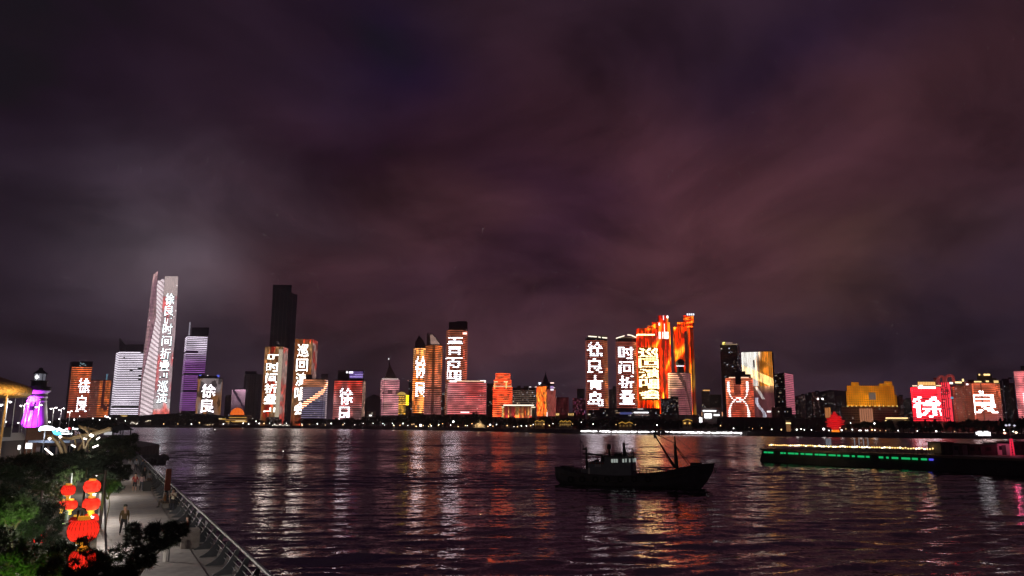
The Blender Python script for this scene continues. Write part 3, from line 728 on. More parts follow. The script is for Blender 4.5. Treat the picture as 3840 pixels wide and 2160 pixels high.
T = Tower('apartment_tower', 'pale violet slab between the curved twins and the wide pink block', [(1653, 1290), (1672, 1290)], 1556, 1470, wall=5); T.windows(4, 16, .12, (1472, 1552), seed=19, es=.5)
T = Tower('apartment_tower', 'dim tower rising behind the gap beside the red stepped drum', [(1824, 1290), (1850, 1290)], 1560, 1438, wall=3); T.windows(5, 18, .04, (1440, 1556), seed=20)
# --- red stepped drum tower
T = Tower('drum_tower', 'stepped drum tower banded in glowing red and orange', (1848, 1920, 1100), 1566, 1448, wall=4, arc=13)
def c(u, v): return mulc(mixc((1.0, .17, .08), (1.0, .34, .16), vn(u * 4, v * 4, 58)), .55 + .5 * vn(u * 7, v * 10, 59))
T.led('h', 16, 24, .62, c, (1449, 1564))
def drum(T, xa, xb, yb, yt, n, D):
    a, b = at(xa, yb, D), at(xb, yb, D); r = (b.x - a.x) / 2; cx = (a.x + b.x) / 2; zb, zt = at(xa, yb, D).z, at(xa, yt, D).z
    MB().lathe([(r, zb - T.org.z), (r, zt - T.org.z), (.1, zt - T.org.z)], 24, (cx - T.org.x, D - T.org.y, 0)).obj('drum', WALL[4], T.root, smooth=False)
    def surf(u, v): t = math.pi + math.pi * u; return Vector((cx + r * math.cos(t), D + r * math.sin(t), zb + (zt - zb) * v))
    strips(T.root, T.org, surf, 'h', n, 20, .65, c, .4)
drum(T, 1852, 1917, 1448, 1424, 4, 1106); drum(T, 1858, 1913, 1424, 1400, 4, 1106)
T.glow('gold_bar', 1853, 1867, 1430, 1433.5, (1, .6, .3), 1.6, -14); T.glow('gold_bar', 1889, 1905, 1430, 1433.5, (1, .65, .3), 1.8, -14); T.glow('gold_bar', 1896, 1901, 1434, 1456, (1, .55, .15), 1.4, -14); T.glow('gold_bar', 1853, 1857, 1436, 1458, (1, .5, .15), 1.2, -14); T.glow('gold_bar', 1849, 1919, 1447.5, 1449.5, (1, .7, .4), 1.2, -13.5)
# --- balcony apartments
T = Tower('apartment_block', 'unlit apartment block of three bays with pale balcony lines behind the classical hall', [(1921, 1150), (1949, 1150), (1951, 1158), (1980, 1158), (1982, 1150), (2008, 1150)], 1560, 1454, wall=3, cat='building')
T.led('h', 15, 30, .22, lambda u, v: (.02, .02, .02) if .32 < u < .36 or .64 < u < .68 else mulc((.42, .30, .24), .3 + .8 * vn(u * 9, v * 9, 61)), (1462, 1556), name='balcony_light')
T.windows(16, 14, .09, (1462, 1556), seed=21, es=.9); T.block('roof_plant', 1938, 1952, 1454, 1446); T.block('roof_plant', 1964, 1985, 1454, 1447)
T.glow('roof_lamp', 1984, 1992, 1450, 1452, (1, .9, .9), 1.6); T.glow('roof_lamp', 2006, 2019, 1450, 1452, (1, .8, .7), 1.6)
# --- classical hall with white cornice
T = Tower('classical_hall', 'low wide hall with red and gold column lights under a bright white cornice', [(1881, 1060), (1888, 1056), (1983, 1056), (2008, 1062)], 1567, 1520, wall=2, cat='hall')
T.led('v', 34, 10, .5, lambda u, v: mulc([(1.0, .30, .08), (1.0, .62, .25), (.75, .12, .12), (.4, .2, .12)][int(vn(u * 40, 1, 63) * 3.99)], (.25 + .9 * (1 - v)) * (.4 + vn(u * 30, v * 5, 64))), (1524, 1566), (.08, .86), name='column_light')
T.glow('cornice_light', 1888, 2002, 1518, 1521, (1, .88, .72), 2.0); T.glow('cornice_light', 1881, 1890, 1525, 1528, (1, .8, .5), 1.6); T.glow('cornice_light', 1984, 2008, 1525.5, 1528, (1, .86, .6), 2.0, 2)
for k in range(6): T.glow('window_row', 1984, 1994, 1532 + k * 5, 1534.5 + k * 5, (1, .8, .5), 1.2, 1.5); T.glow('lamp', 1882, 1888, 1531 + k * 6, 1534 + k * 6, (1, .6, .2), 1.2, 1)
# --- cone roofed tower
T = Tower('cone_roofed_tower', 'orange finned tower with a dark conical roof between bright rooftop signs', [(2013, 1095), (2050, 1080), (2084, 1092)], 1562, 1447, wall=4)
T.led('v', 18, 30, .5, lambda u, v: mulc(mixc((1.0, .17, .05), (1.0, .5, .12), vn(u * 12, v * 6, 66) * 1.2 - .1), .25 + .95 * vn(u * 14, v * 12, 67)), (1449, 1560), (0, T.ln[1]))
T.led('v', 14, 26, .4, lambda u, v: mulc((.42, .13, .11), .3 + .9 * vn(u * 14, v * 12, 68)), (1460, 1560), (T.ln[1], 1))
cb = at(2046, 1447, 1092) - T.org; rr = 14.5 * 1092 / FPX
MB().lathe([(rr, 0), (rr * 1.05, 3), (rr * .9, 4.5), (rr * .42, 12), (rr * .1, 17), (.05, 23)], 16, cb).obj('cone_roof', WALL[3], T.root)
T.block('roof_plant', 2018, 2078, 1447, 1438, WALL[3], 3)
T.glow('rooftop_sign', 2019, 2029, 1434, 1438, (.85, .9, 1), 2.0); T.glow('rooftop_sign', 2021, 2026, 1439, 1443, (.85, .9, 1), 1.8); T.glow('rooftop_sign', 2064, 2077, 1434, 1438, (1, .7, .6), 2.0, 6); T.glow('rooftop_sign', 2069, 2077, 1440, 1445, (1, .12, .2), 1.6, 6); T.glow('media_screen', 2060, 2076, 1447, 1458, (.42, .26, .55), 1, 5); T.glow('media_screen', 2060, 2076, 1459, 1464, (.95, .9, 1), 1.6, 5); T.glow('roof_lamp', 2075, 2081, 1453, 1455, (1, .9, .9), 1.5, 7)
T.windows(10, 12, .2, (1515, 1560), (.1, .8), seed=22, es=1, dark=False, cols=((1, .6, .2), (1, .8, .5)))
T.glow('entrance_light', 2050, 2053, 1545, 1562, (1, .95, .85), 1.6)
# --- dim maroon blocks
T = Tower('apartment_block', 'dim maroon block between the cone roofed tower and gold lit pavilions', [(2084, 1160), (2133, 1160)], 1560, 1490, wall=4, cat='building'); T.windows(12, 12, .04, (1492, 1556), seed=23, es=.6, cols=((.7, .2, .3), (1, .5, .4)))
T.led('v', 11, 8, .3, lambda u, v: mulc((.20, .05, .06), vn(u * 20, v * 3, 70)), (1492, 1556))
T = Tower('apartment_tower', 'dim tower dotted with magenta lamps beside the white lettered tower', [(2148, 1150), (2164, 1150), (2165, 1146), (2196, 1146)], 1560, 1492, wall=4)
T.block('upper_storeys', 2164, 2192, 1494, 1458, WALL[3], -3.5); T.windows(9, 13, .32, (1494, 1556), seed=24, es=.7, cols=((.8, .1, .25), (.9, .2, .3), (.6, .15, .5)))
for k, (xa, xb) in enumerate(((2083, 2098), (2130, 2152))):
    T = Tower('pavilion', ('gold lit pavilion with bright columns before the dim maroon block', 'second gold lit pavilion, beside the magenta dotted tower')[k], [(xa, 1060), (xb, 1060)], 1566, 1547, wall=2, back=12, cat='pavilion')
    for q in range(3): T.glow('column_light', xa + 2 + q * (xb - xa - 6) / 2, xa + 4.5 + q * (xb - xa - 6) / 2, 1550, 1558, (1, .62, .2), 1.3)
# --- twin white lettered towers
def lettered(label, xa, xb, D, ytop, text, tu, tv, s, chev):
    T = Tower('office_tower', label, [(xa, D + 8), (xa + 8, D), (xb - 16, D), (xb, D + 12)], 1540, ytop, wall=3)
    tm = column_text(text, *tu, *tv, gap=.1, fat=1)
    def c(u, v):
        if tm(u, v): return WHITE
        b = mixc((.42, .12, .09), (.95, .38, .16), (u - .62) * 2.5 + (vn(u * 4, v * 7, s) - .5))
        return mulc(b, .3 + .75 * vn(u * 8, v * 20, s + 1))
    T.led('h', 44, 34, .5, c, (ytop + 12, 1538))
    for (a, b, ya, yb) in chev:
        P = [at(a, ya, D - 1), at(b, yb, D - 1), at(b, yb + 3.4, D - 1), at(a, ya + 3.4, D - 1)]; P = [p - T.org for p in P]
        mb = MB(); mb.v = P + [p + Vector((0, .5, 0)) for p in P]; mb.f = [(0, 1, 2, 3), (7, 6, 5, 4), (0, 4, 5, 1), (2, 6, 7, 3), (1, 5, 6, 2), (3, 7, 4, 0)]; mb.mi = [0] * 6
        mb.obj('crown_light', mat('crown_light', (.5, .5, .4), emit=(1, .86, .66), es=2.0), T.root)
    T.block('side_fin', xb - 2, xb + 1, 1540, ytop + 4, WALL[2], 12, 10, yref=1540)
    T.block('crown_wall', xa + 10, xb - 4, ytop + 1, ytop - 5, WALL[2], 2, 14)
    return T
lettered('western of two slab towers with stacked white characters made of floor lines', 2199, 2281, 960, 1263, '徐良青岛', (.18, .66), (.965, .03), 71, [(2206, 2238, 1259, 1261.5), (2244, 2252, 1262, 1263.5), (2258, 2277, 1264, 1266)])
lettered('eastern of two slab towers with stacked white characters, next to the orange stepped towers', 2314, 2392, 950, 1268, '时间折叠', (.22, .70), (.93, .06), 75, [(2310, 2342, 1267, 1257), (2353, 2366, 1254, 1255), (2366, 2386, 1255, 1264), (2389, 2393, 1265, 1268)])
# --- big orange stepped towers
def fire(u, v, s):
    g = vn(u * 2.5 + v * 3.5, v * 8 - u * 2, s)
    b = mixc((.85, .05, .012), (1.5, .24, .02), (g - .2) * 2.0); b = mixc(b, (2.0, 1.05, .22), (g - .64) * 4.5)
    return mulc(b, (.25 + .7 * vn(u * 24, v * 22, s + 1)) * (.35 + 1.3 * vn(round(u * 60) * 3.7, s, 5)))
T = Tower('stepped_tower', 'orange stepped tower with vertical light fins and five pale characters', [(2394, 955), (2400, 942), (2466, 942), (2478, 960)], 1552, 1231, wall=4, back=36)
tm = column_text('巡回演唱会', .22, .84, .765, .16, gap=.08)
tsh = column_text('巡回演唱会', .18, .89, .77, .155, gap=.02)
def c(u, v):
    if tm(u, v): return (2.4, 2.1, 1.35)
    if .15 < u < .9 and .15 < v < .775: return (.22, .10, .01) if vn(u * 9, v * 30, 90) > .2 else (.5, .2, .03)
    if abs(v - .925) < .008 and .05 < u < .62: return (2.2, 1.9, 1.2)
    return fire(u, v, 80)
T.led('v', 30, 120, .55, c, (1232, 1551))
def step(T, xa, xb, yt, yb, n, s, dd, side=None):
    D = T.D + dd; T.block('upper_storeys', xa, xb, yb, yt, WALL[4], dd, 26, yref=1400)
    a, b = at(xa, 1400, D), at(xb, 1400, D); zb, zt = at(xa, yb, D).z, at(xa, yt, D).z
    strips(T.root, T.org, lambda u, v: Vector((a.x + (b.x - a.x) * u, D, zb + (zt - zb) * v)), 'v', n, 60, .55, (lambda u, v: (side or fire)(u, v, s)), .5)
step(T, 2432, 2452, 1222, 1240, 8, 82, 4); step(T, 2450, 2474, 1208, 1260, 9, 83, 8)
step(T, 2474, 2512, 1183, 1495, 14, 84, 14, lambda u, v, s: (2.3, 2.1, 1.9) if (.72 < v < .80 and vn(u * 9, 1, 85) > .3) or (.78 < v < .9 and .55 < u < .62) else ((.16, .04, .02) if .35 < u < .5 and v < .72 else fire(u, v, s)))
step(T, 2510, 2518, 1210, 1495, 3, 86, 22)
T.glow('rooftop_lamp', 2500, 2506, 1184, 1193, (1, 1, 1), 2.4, 12); T.glow('rooftop_lamp', 2487, 2489, 1183, 1200, (1, .9, .9), 1.6, 12); T.glow('rooftop_lamp', 2470, 2475, 1210, 1221, (1, 1, 1), 2.0, 12)
T = Tower('stepped_tower', 'taller orange stepped tower with a blue lettered roof sign and dark recessed panel', [(2534, 1000), (2588, 1000), (2612, 1020)], 1556, 1226, wall=4, back=36)
u1 = T.ln[1]
T.led('v', 20, 110, .55, lambda u, v: (.05, .02, .02) if u > .80 and v < .955 else fire(u * .8, v, 91), (1227, 1555), (0, u1))
T.led('v', 7, 100, .4, lambda u, v: mulc(fire(u * .3, v * .7, 93), .75 if u < .4 else .22), (1227, 1555), (u1, 1))
step(T, 2546, 2606, 1208, 1228, 16, 94, 2); step(T, 2570, 2610, 1183, 1210, 11, 95, 6)
T.block('sign_board', 2573, 2606, 1184, 1174, mat('sign_board_blue', (.02, .03, .10), emit=(.02, .03, .10), es=1), 5, 2)
# the roof sign: four small pale marks in a row
for k in range(4):
    x = 2575 + k * 7.6
    T.glow('sign_mark', x, x + 5.6, 1176, 1178, (1, 1, 1), 2, 4.4); T.glow('sign_mark', x, x + 5.6, 1180, 1181.8, (1, 1, 1), 2, 4.4); T.glow('sign_mark', x + 2, x + 3.6, 1178.2, 1179.8, (1, 1, 1), 2, 4.4)
# --- domed tower in front
T = Tower('domed_tower', 'pink striped tower with a dark sphere on its roof before the orange towers', [(2510, 925), (2517, 915), (2575, 915), (2597, 932)], 1558, 1396, wall=1)
T.led('h', 24, 30, .5, lambda u, v: mulc(mixc((1.3, .85, .55) if v > .35 else (.7, .36, .34), (.50, .20, .22), u * 2 - .25 + (.4 if v < .6 else 0)), (.25 if abs(u - .62 + (v - .6) * .5) < .05 else 1) * (.45 + .6 * vn(u * 6, v * 9, 97))), (1398, 1556))
db = at(2552, 1396, 928) - T.org; r = 17 * 928 / FPX
MB().lathe([(r * .78, 0), (r * .78, r * .9), (r * .9, r), (r * .7, r * 1.1)], 20, db).obj('dome_drum', WALL[3], T.root)
MB().lathe([(max(.02, r * math.sin(t)), r * 1.95 - r * math.cos(t)) for t in [.55 + (math.pi - .55) * k / 12 for k in range(13)]], 22, db).obj('sphere', WALL[3], T.root, smooth=True)
MB().tube([db + Vector((0, 0, r * 2.9)), db + Vector((0, 0, r * 3.6))], [.4, .1], 5).obj('finial', WALL[3], T.root)
T.glow('sphere_sign', 2536, 2565, 1371, 1374, (.9, .9, 1), 1.8, -8)
# --- dark window block + podium
T = Tower('office_block', 'small dark block with lit offices at the foot of the stepped orange tower', [(2480, 905), (2518, 905)], 1560, 1494, wall=3, cat='building'); T.windows(9, 11, .28, (1497, 1556), seed=25, es=.45, cols=((.7, .75, 1), (1, .85, .7)))
T = Tower('apartment_block', 'narrow grey block with scattered lamps before the domed tower', [(2518, 900), (2546, 900)], 1560, 1488, wall=3, cat='building'); T.windows(7, 12, .12, (1490, 1556), seed=26, es=.9)
T = Tower('mall_podium', 'long dark shopping podium with white sign bars below the lettered towers', [(2248, 880), (2476, 872)], 1564, 1530, wall=3, back=40, cat='building')
T.glow('sign_bar', 2377, 2432, 1545, 1549, (1, .95, .98), 2.4); T.glow('sign_bar', 2391, 2412, 1533, 1534.5, (1, .85, .8), 1.6); T.glow('sign_bar', 2310, 2326, 1547, 1549, (.8, .5, .3), .6); T.glow('facade_screen', 2324, 2368, 1546, 1554, (.05, .06, .2), 1); T.glow('sign_bar', 2380, 2436, 1556, 1557, (.7, .4, .35), .6); T.glow('sign_bar', 2205, 2214, 1552, 1556, (1, .9, .7), .8)
T.windows(36, 3, .10, (1536, 1562), seed=27, es=.5)
# background slabs in the gap
for k, (xa, xb, yt, lab) in enumerate(((2286, 2300, 1460, 'slim grey tower with a dotted light column between the lettered towers'), (2300, 2312, 1448, 'slimmer darker tower standing close between the lettered towers'), (2634, 2664, 1465, 'grey block topped by a gold line beside the stepped towers'), (2664, 2708, 1480, 'dim grey block west of the dark tower with gold emblem'))):
    T = Tower('apartment_tower', lab, [(xa, 1120), (xb, 1120)], 1560, yt, wall=(1, 3, 1, 3)[k]); T.windows(max(4, int((xb - xa) / 4)), 16, .08, (yt + 3, 1556), seed=30 + k, es=.5)
    if k == 2: T.glow('roof_line', 2636, 2662, 1462, 1465.5, (1, .5, .15), 1.0)
# --- dark tower with gold emblem
T = Tower('office_tower', 'dark tower with sparse lit windows and a gold emblem on its top edge', [(2712, 1010), (2776, 1000), (2786, 1030)], 1560, 1290, wall=0)
T.windows(16, 34, .07, (1294, 1556), seed=34, es=.75, cols=((.75, .8, 1), (.9, .9, 1), (1, .8, .6)))
T.glow('roof_line', 2717, 2766, 1290, 1292, (.6, .42, .25), .7, -1); T.glow('emblem', 2710, 2719, 1283, 1286, (1, .85, .2), 2.0, -1.5); T.glow('emblem', 2710, 2713, 1286.2, 1293, (1, .85, .2), 2.0, -1.5); T.glow('emblem', 2715, 2719, 1288, 1292, (1, .7, .1), 1.2, -1.5)
for k in range(4): T.glow('sign_mark', 2723 + k * 6.2, 2727 + k * 6.2, 1283.5, 1288.5, (.45, .3, .25), .8, -1.5)
T.block('mast', 2766, 2768.5, 1330, 1282, WALL[5], -1, 2, yref=1300)
# --- media slab
T = Tower('media_slab', 'broad slab whose striped screen shows a white and orange swirl', [(2792, 945), (2908, 930), (2914, 950)], 1566, 1316, wall=3)
def c(u, v):
    g = vn(u * 3 + 2, v * 3, 101); k = u * .9 + (1 - v) * .55 + .25 * (vn(u * 3 + v * 4, v * 4, 102) - .5)
    if v > .48:
        b = mixc((2.2, 2.1, 1.9), (.95, .42, .08), (k - .52) * 5) if v > .62 or u > .5 else (1.5, 1.35, 1.2)
        b = mixc(b, (.40, .15, .02), (vn(u * 3 - v * 6, v * 5 + u, 103) - .60) * 5 * max(0, min(1, u * 2 - .6)))
        if abs(v - .52 - .22 * (1 - u)) < .07: b = mixc(b, (1.8, 1.4, .8), .7)
    else:
        b = (.26, .10, .11)
        w = .42 + .12 * math.sin(v * 14 + 1.2)
        if abs(u - w - .12) < .055 and v < .3: b = (.9, .85, 1.0)
        if abs((u - .45) + (v - .38) * 1.2 - .08) < .05 and .28 < v < .47: b = (1.1, .95, .9)
        if v > .36: b = mixc(b, (1.2, .7, .35), (v - .36) * 8 * u)
    return mulc(b, (.45 + .35 * vn(u * 30, v * 12, 104)) * (.6 + .8 * vn(round(u * 40) * 3.7, 1, 5)))
T.led('v', 40, 90, .6, c, (1318, 1566), (0, T.ln[1])); T.glow('dark_mark', 2826, 2829, 1350, 1378, (.02, .02, .02), 1, -2)
T.glow('entrance_sign', 2877, 2891, 1541, 1546, (1, 1, 1), 2.2, -3)
# --- rounded red tower with hourglass
T = Tower('rounded_tower', 'rounded red tower with a white hourglass figure in its floor lines', (2728, 2830, 845), 1566, 1413, wall=4, arc=16)
def c(u, v):
    x = abs(u - .40); dv = abs(v - .42); hg = .02 + .27 * math.sqrt(max(0, 1 - (1 - min(1, dv / .34)) ** 2))
    if dv < .50 and abs(x - hg) < .028 + .025 * (dv > .22): return (2.0, 1.8, 1.7)
    if x < .06 and .38 < v < .50 and vn(u * 9, v * 30, 106) > .3: return (1.8, 1.6, 1.5)
    if .30 < u < .46 and v > .55: return mulc((.30, .09, .06), .6 + vn(u * 9, v * 22, 107))
    b = mixc((.72, .14, .09), (1.0, .40, .22), vn(u * 4, v * 3, 108) + (v - .6)); return mulc(b, .5 + .5 * vn(u * 9, v * 14, 109))
T.led('h', 28, 44, .66, c, (1415, 1564))
T.block('crown_wall', 2742, 2816, 1413, 1403, WALL[3], 1, 14); T.block('crown_wall', 2756, 2796, 1403, 1392, WALL[3], 4, 10); T.block('crown_wall', 2758, 2780, 1440, 1404, WALL[3], -15.5, 4)
T.glow('cornice_light', 2734, 2758, 1414, 1417, (1, .6, .4), 1.6, -14); T.glow('cornice_light', 2779, 2808, 1414, 1417, (1, .6, .4), 1.6, -14)
# --- pink side wall tower
T = Tower('office_tower', 'dark tower whose end wall is a flat pink light panel', [(2914, 960), (2950, 930), (2982, 960)], 1553, 1397, wall=3)
T.led('h', 40, 8, .8, lambda u, v: mulc((.56, .20, .26), .8 + .25 * vn(u * 2, v * 30, 111)), (1398, 1553), (T.ln[1], 1)); T.windows(8, 22, .08, (1400, 1550), (0, T.ln[1]), seed=36, es=.6)
T = Tower('mall_block', 'low dark mall with a curved roofline at the foot of the pink panel tower', (2896, 2972, 850), 1570, 1527, wall=3, arc=12, cat='building'); T.windows(14, 4, .03, (1530, 1566), seed=37)
# lit mall front
T = Tower('mall_block', 'pale shopping block with a big white screen and long white sign', [(2632, 860), (2708, 860)], 1572, 1528, wall=1, cat='building')
T.glow('sign_bar', 2636, 2686, 1539, 1542.5, (1, 1, 1), 2.6); T.glow('screen', 2643, 2668, 1551, 1568, (1, 1, 1), 3.0); T.glow('screen', 2677, 2698, 1554, 1559, (1, 1, 1), 2.4); T.glow('lamp_column', 2623, 2627, 1564, 1584, (1, .95, .95), 2.6, -40); T.glow('lamp_column', 2629, 2633, 1566, 1584, (1, .95, .95), 2.4, -40); T.glow('column_light', 2632, 2633, 1545, 1560, (1, .5, .25), .8); T.glow('column_light', 2708, 2710, 1545, 1560, (1, .4, .2), .9); T.glow('column_light', 2727, 2731, 1545, 1560, (1, .4, .2), .9)
T.windows(12, 3, .15, (1544, 1570), seed=38, es=.4)
# long dark terminal
T = Tower('ferry_terminal', 'long low dark building with plain walls above the promenade', [(2690, 760), (3090, 735)], 1612, 1568, wall=3, back=40, cat='building')
for k in range(9): T.block('pilaster', 2700 + k * 46, 2704 + k * 46, 1612, 1569, WALL[3], -1 - k * 2.6, 1.5)
T.block('roof_parapet', 2692, 3090, 1568, 1565, WALL[3], -1, 3)
# tan pylons
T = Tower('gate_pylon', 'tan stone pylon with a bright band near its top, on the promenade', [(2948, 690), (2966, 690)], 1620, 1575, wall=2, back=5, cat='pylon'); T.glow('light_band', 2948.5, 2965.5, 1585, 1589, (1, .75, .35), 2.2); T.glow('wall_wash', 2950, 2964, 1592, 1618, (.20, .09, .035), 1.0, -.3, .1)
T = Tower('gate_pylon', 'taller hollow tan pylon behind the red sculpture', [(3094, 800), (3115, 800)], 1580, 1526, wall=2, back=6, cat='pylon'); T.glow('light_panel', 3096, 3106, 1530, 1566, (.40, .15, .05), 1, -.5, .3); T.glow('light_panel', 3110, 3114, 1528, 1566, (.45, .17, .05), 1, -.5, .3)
# background apartments with lamps
bl = [(2982, 3004, 1500), (3000, 3024, 1482), (3026, 3050, 1476), (3052, 3078, 1470), (3080, 3108, 1476), (3108, 3136, 1468), (3138, 3160, 1486), (3366, 3392, 1486), (3392, 3424, 1498), (3752, 3774, 1426), (3776, 3800, 1420), (3798, 3818, 1436), (2430, 2440, 1480), (1280, 1300, 1560)]
adj = ['slim', 'plain', 'broad', 'tall', 'stepped', 'grey', 'narrow', 'dusky', 'low', 'violet', 'shadowed', 'smoky']
for k, (xa, xb, yt) in enumerate(bl[:12]):
    D = 1150 if k < 9 else 930
    where = 'west of the golden hotel' if k < 7 else ('east of the golden hotel' if k < 9 else 'beside the end pink tower')
    T = Tower('apartment_tower', '%s dark apartment tower with few lit windows %s' % (adj[k], where), [(xa, D + k * 9), (xb, D + k * 9)], 1570, yt, wall=(3, 1, 3, 4)[k % 4], group='dark apartment towers with scattered lights')
    T.windows(8, 24, .10 if k < 9 else .06, (yt + 2, 1568), seed=50 + k, es=1.1, cols=((1, .9, .8), (.85, .9, 1), (1, .7, .4), (.9, .5, .5)), w=.4, h=.35)
    T.block('roof_plant', xa + 4, xb - 6, yt, yt - 5)
    if k == 3: T.glow('flood_lamp', 3065, 3070, 1493, 1499, (1, 1, 1), 4); T.glow('flood_lamp', 3082, 3087, 1493, 1499, (1, 1, 1), 4)

# --- golden hotel
T = Tower('grand_hotel', 'golden floodlit hotel with a square opening above a dark base', [(3158, 775), (3378, 765)], 1588, 1524, wall=2, back=45, cat='hotel')
def tier(xa, xb, yb, yt, dd):
    D = T.D + dd; T.block('wing', xa, xb, yb, yt, WALL[2], dd, 24)
    a, b = at(xa, yb, D), at(xb, yb, D); zb, zt = a.z, at(xa, yt, D).z
    def surf(u, v): return Vector((a.x + (b.x - a.x) * u, D, zb + (zt - zb) * v))
    return surf
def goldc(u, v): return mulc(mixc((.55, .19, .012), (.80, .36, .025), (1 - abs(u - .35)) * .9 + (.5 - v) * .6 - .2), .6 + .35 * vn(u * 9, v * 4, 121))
nz = 10
sf = tier(3180, 3358, 1523, 1446, 3)
def floorc(u, v):
    if .445 < u < .585 and .30 < v < .64: return (.05, .045, .04)
    return goldc(u, v)
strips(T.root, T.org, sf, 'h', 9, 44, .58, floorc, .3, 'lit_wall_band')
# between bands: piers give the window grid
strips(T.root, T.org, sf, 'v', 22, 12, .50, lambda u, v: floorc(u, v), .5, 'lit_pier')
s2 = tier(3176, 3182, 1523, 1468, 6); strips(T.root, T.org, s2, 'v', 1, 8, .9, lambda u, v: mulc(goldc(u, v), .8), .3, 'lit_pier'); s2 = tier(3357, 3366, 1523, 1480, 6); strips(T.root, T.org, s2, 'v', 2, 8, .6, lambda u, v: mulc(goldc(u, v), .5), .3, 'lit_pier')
T.glow('sky_lobby_grid', 3259, 3284, 1473.8, 1474.6, (.2, .15, .1), 1, 2); 
for k in range(5): T.glow('sky_lobby_grid', 3262 + k * 5, 3263 + k * 5, 1475, 1499, (.14, .10, .08), 1, 2); T.glow('sky_lobby_grid', 3260, 3284, 1478 + k * 5, 1478.8 + k * 5, (.14, .10, .08), 1, 2)
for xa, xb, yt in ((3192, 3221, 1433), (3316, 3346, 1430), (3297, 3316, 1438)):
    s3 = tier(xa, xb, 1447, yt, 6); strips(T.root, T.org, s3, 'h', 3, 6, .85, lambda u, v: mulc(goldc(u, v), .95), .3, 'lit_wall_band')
for k in range(12): x = 3176 + k * 17; T.glow('flood_lamp', x, x + 7 - (k % 3) * 2, 1521.5, 1524, (1, .66, .2), 1.2 + .5 * (k % 3), -.2)
for k in range(6): T.glow('lattice_bar', 3227 + k * 8.6, 3228.6 + k * 8.6, 1532, 1586, (.42, .17, .09), .9, -2); 
for k in range(9): T.glow('lattice_bar', 3227, 3272, 1534 + k * 6, 1535.2 + k * 6, (.42, .17, .09), .9, -2.2)
T.windows(34, 6, .05, (1528, 1582), seed=66, es=.5, cols=((1, .8, .7), (.9, .9, 1)))
T = Tower('low_pavilion', 'low pavilion edged by gold light bars among trees before the golden hotel', [(3322, 690), (3408, 690)], 1592, 1567, wall=2, back=14, cat='pavilion'); T.glow('light_bar', 3322, 3404, 1566, 1569.5, (1, .68, .3), 2.0); T.glow('light_bar', 3320, 3333, 1576, 1579, (1, .75, .3), 1.8); T.glow('light_bar', 3394, 3410, 1576, 1578, (1, .6, .2), 1.2)
# --- red block with one big character
T = Tower('office_block', 'red block with one huge white character under a row of gold crown lamps', [(3428, 730), (3436, 720), (3524, 720), (3536, 730)], 1582, 1450, wall=4, cat='building')
tm = text_mask([('徐', .12, .90, .13, .72)])
T.led('h', 30, 48, .72, lambda u, v: (6.5, 5.6, 6.0) if tm(u, v) else mulc((1.15, .10, .15), (1.35 if v > .86 else 1) * (.5 + .5 * vn(u * 5, v * 9, 131)) * (.75 if v < .1 else 1)), (1452, 1580))
for k in range(11): T.glow('crown_lamp', 3444 + k * 6, 3446.4 + k * 6, 1432, 1445, (1, .55, .16), 1.3, 2)
T.block('crown_wall', 3442, 3510, 1450, 1432, WALL[4], 3, 10)
T.glow('roof_sign', 3444, 3508, 1449, 1457, (1, .9, .82), 3.0, -1); T.glow('roof_sign', 3448, 3460, 1444, 1449, (1, .9, .85), 3, -1); T.glow('cornice_light', 3422, 3440, 1445, 1448.5, (1, .7, .45), 1.6); T.glow('cornice_light', 3510, 3530, 1444.5, 1447.5, (1, .7, .4), 1.6)
# --- arched red tower
T = Tower('arched_tower', 'red residential tower with a round arch on its roof', [(3534, 745), (3568, 738), (3578, 748)], 1582, 1432, wall=4)
T.led('v', 9, 40, .6, lambda u, v: mulc((.78, .08, .12), .35 if vn(u * 9, v * 44, 133) < .35 else .9), (1434, 1580), (0, .8)); T.windows(8, 26, .03, (1436, 1578), seed=70)
def archpart(T, xa, xb, yb, yt, D, n=12, th=5):
    cx = (xa + xb) / 2; rx = (xb - xa) / 2; pts = [(xa, yb)] + [(cx - rx * math.cos(math.pi * k / n), yt + rx * .9 - rx * .9 * math.sin(math.pi * k / n)) for k in range(n + 1)] + [(xb, yb)]
    MB().tube([at(x, y, D) - T.org for x, y in pts], 1.5, 5).obj('roof_arch', mat('arch_red', (.4, .08, .06), emit=(.14, .02, .02), es=1), T.root)
archpart(T, 3546, 3576, 1434, 1408, 738); archpart(T, 3518, 3540, 1470, 1412, 742)
T.block('side_wing', 3516, 3536, 1582, 1416, WALL[4], 8, 14, yref=1582)
# --- brown balcony towers
for k, (xa, xb, yt, lab) in enumerate(((3582, 3622, 1446, 'brown balcony tower with a curved gold roof lamp beside the arched red tower'), (3622, 3662, 1432, 'brown balcony tower with dim lit rooms beside the pale lettered block'))):
    T = Tower('apartment_tower', lab, [(xa, 745), (xa + 12, 736), (xb - 8, 736), (xb, 745)], 1582, yt, wall=4)
    T.led('h', 26, 18, .4, lambda u, v: mulc((.62, .20, .12), (1.25 if v > .85 and k == 0 else .8) * vn(u * 9, v * 13, 135 + k)), (yt + 4, 1580), name='balcony_light'); T.windows(9, 26, .16, (yt + 5, 1578), seed=72 + k, es=.9, cols=((1, .6, .35), (1, .75, .6), (.8, .5, .6)), dark=False)
    T.block('roof_plant', xa + 8, xb - 8, yt, yt - 8)
    if k == 0: T.glow('roof_lamp', 3583, 3606, 1431, 1437, (1, .75, .35), 2.2); T.glow('roof_lamp', 3562, 3573, 1433, 1440, (1, .85, .7), 2.2); T.glow('screen', 3566, 3575, 1488, 1496, (.05, .35, .5), 1)
    else: T.glow('roof_lamp', 3609, 3614, 1421, 1431, (1, .7, .3), 1.8); T.glow('roof_lamp', 3624, 3631, 1438, 1444, (1, .9, .9), 1.8)
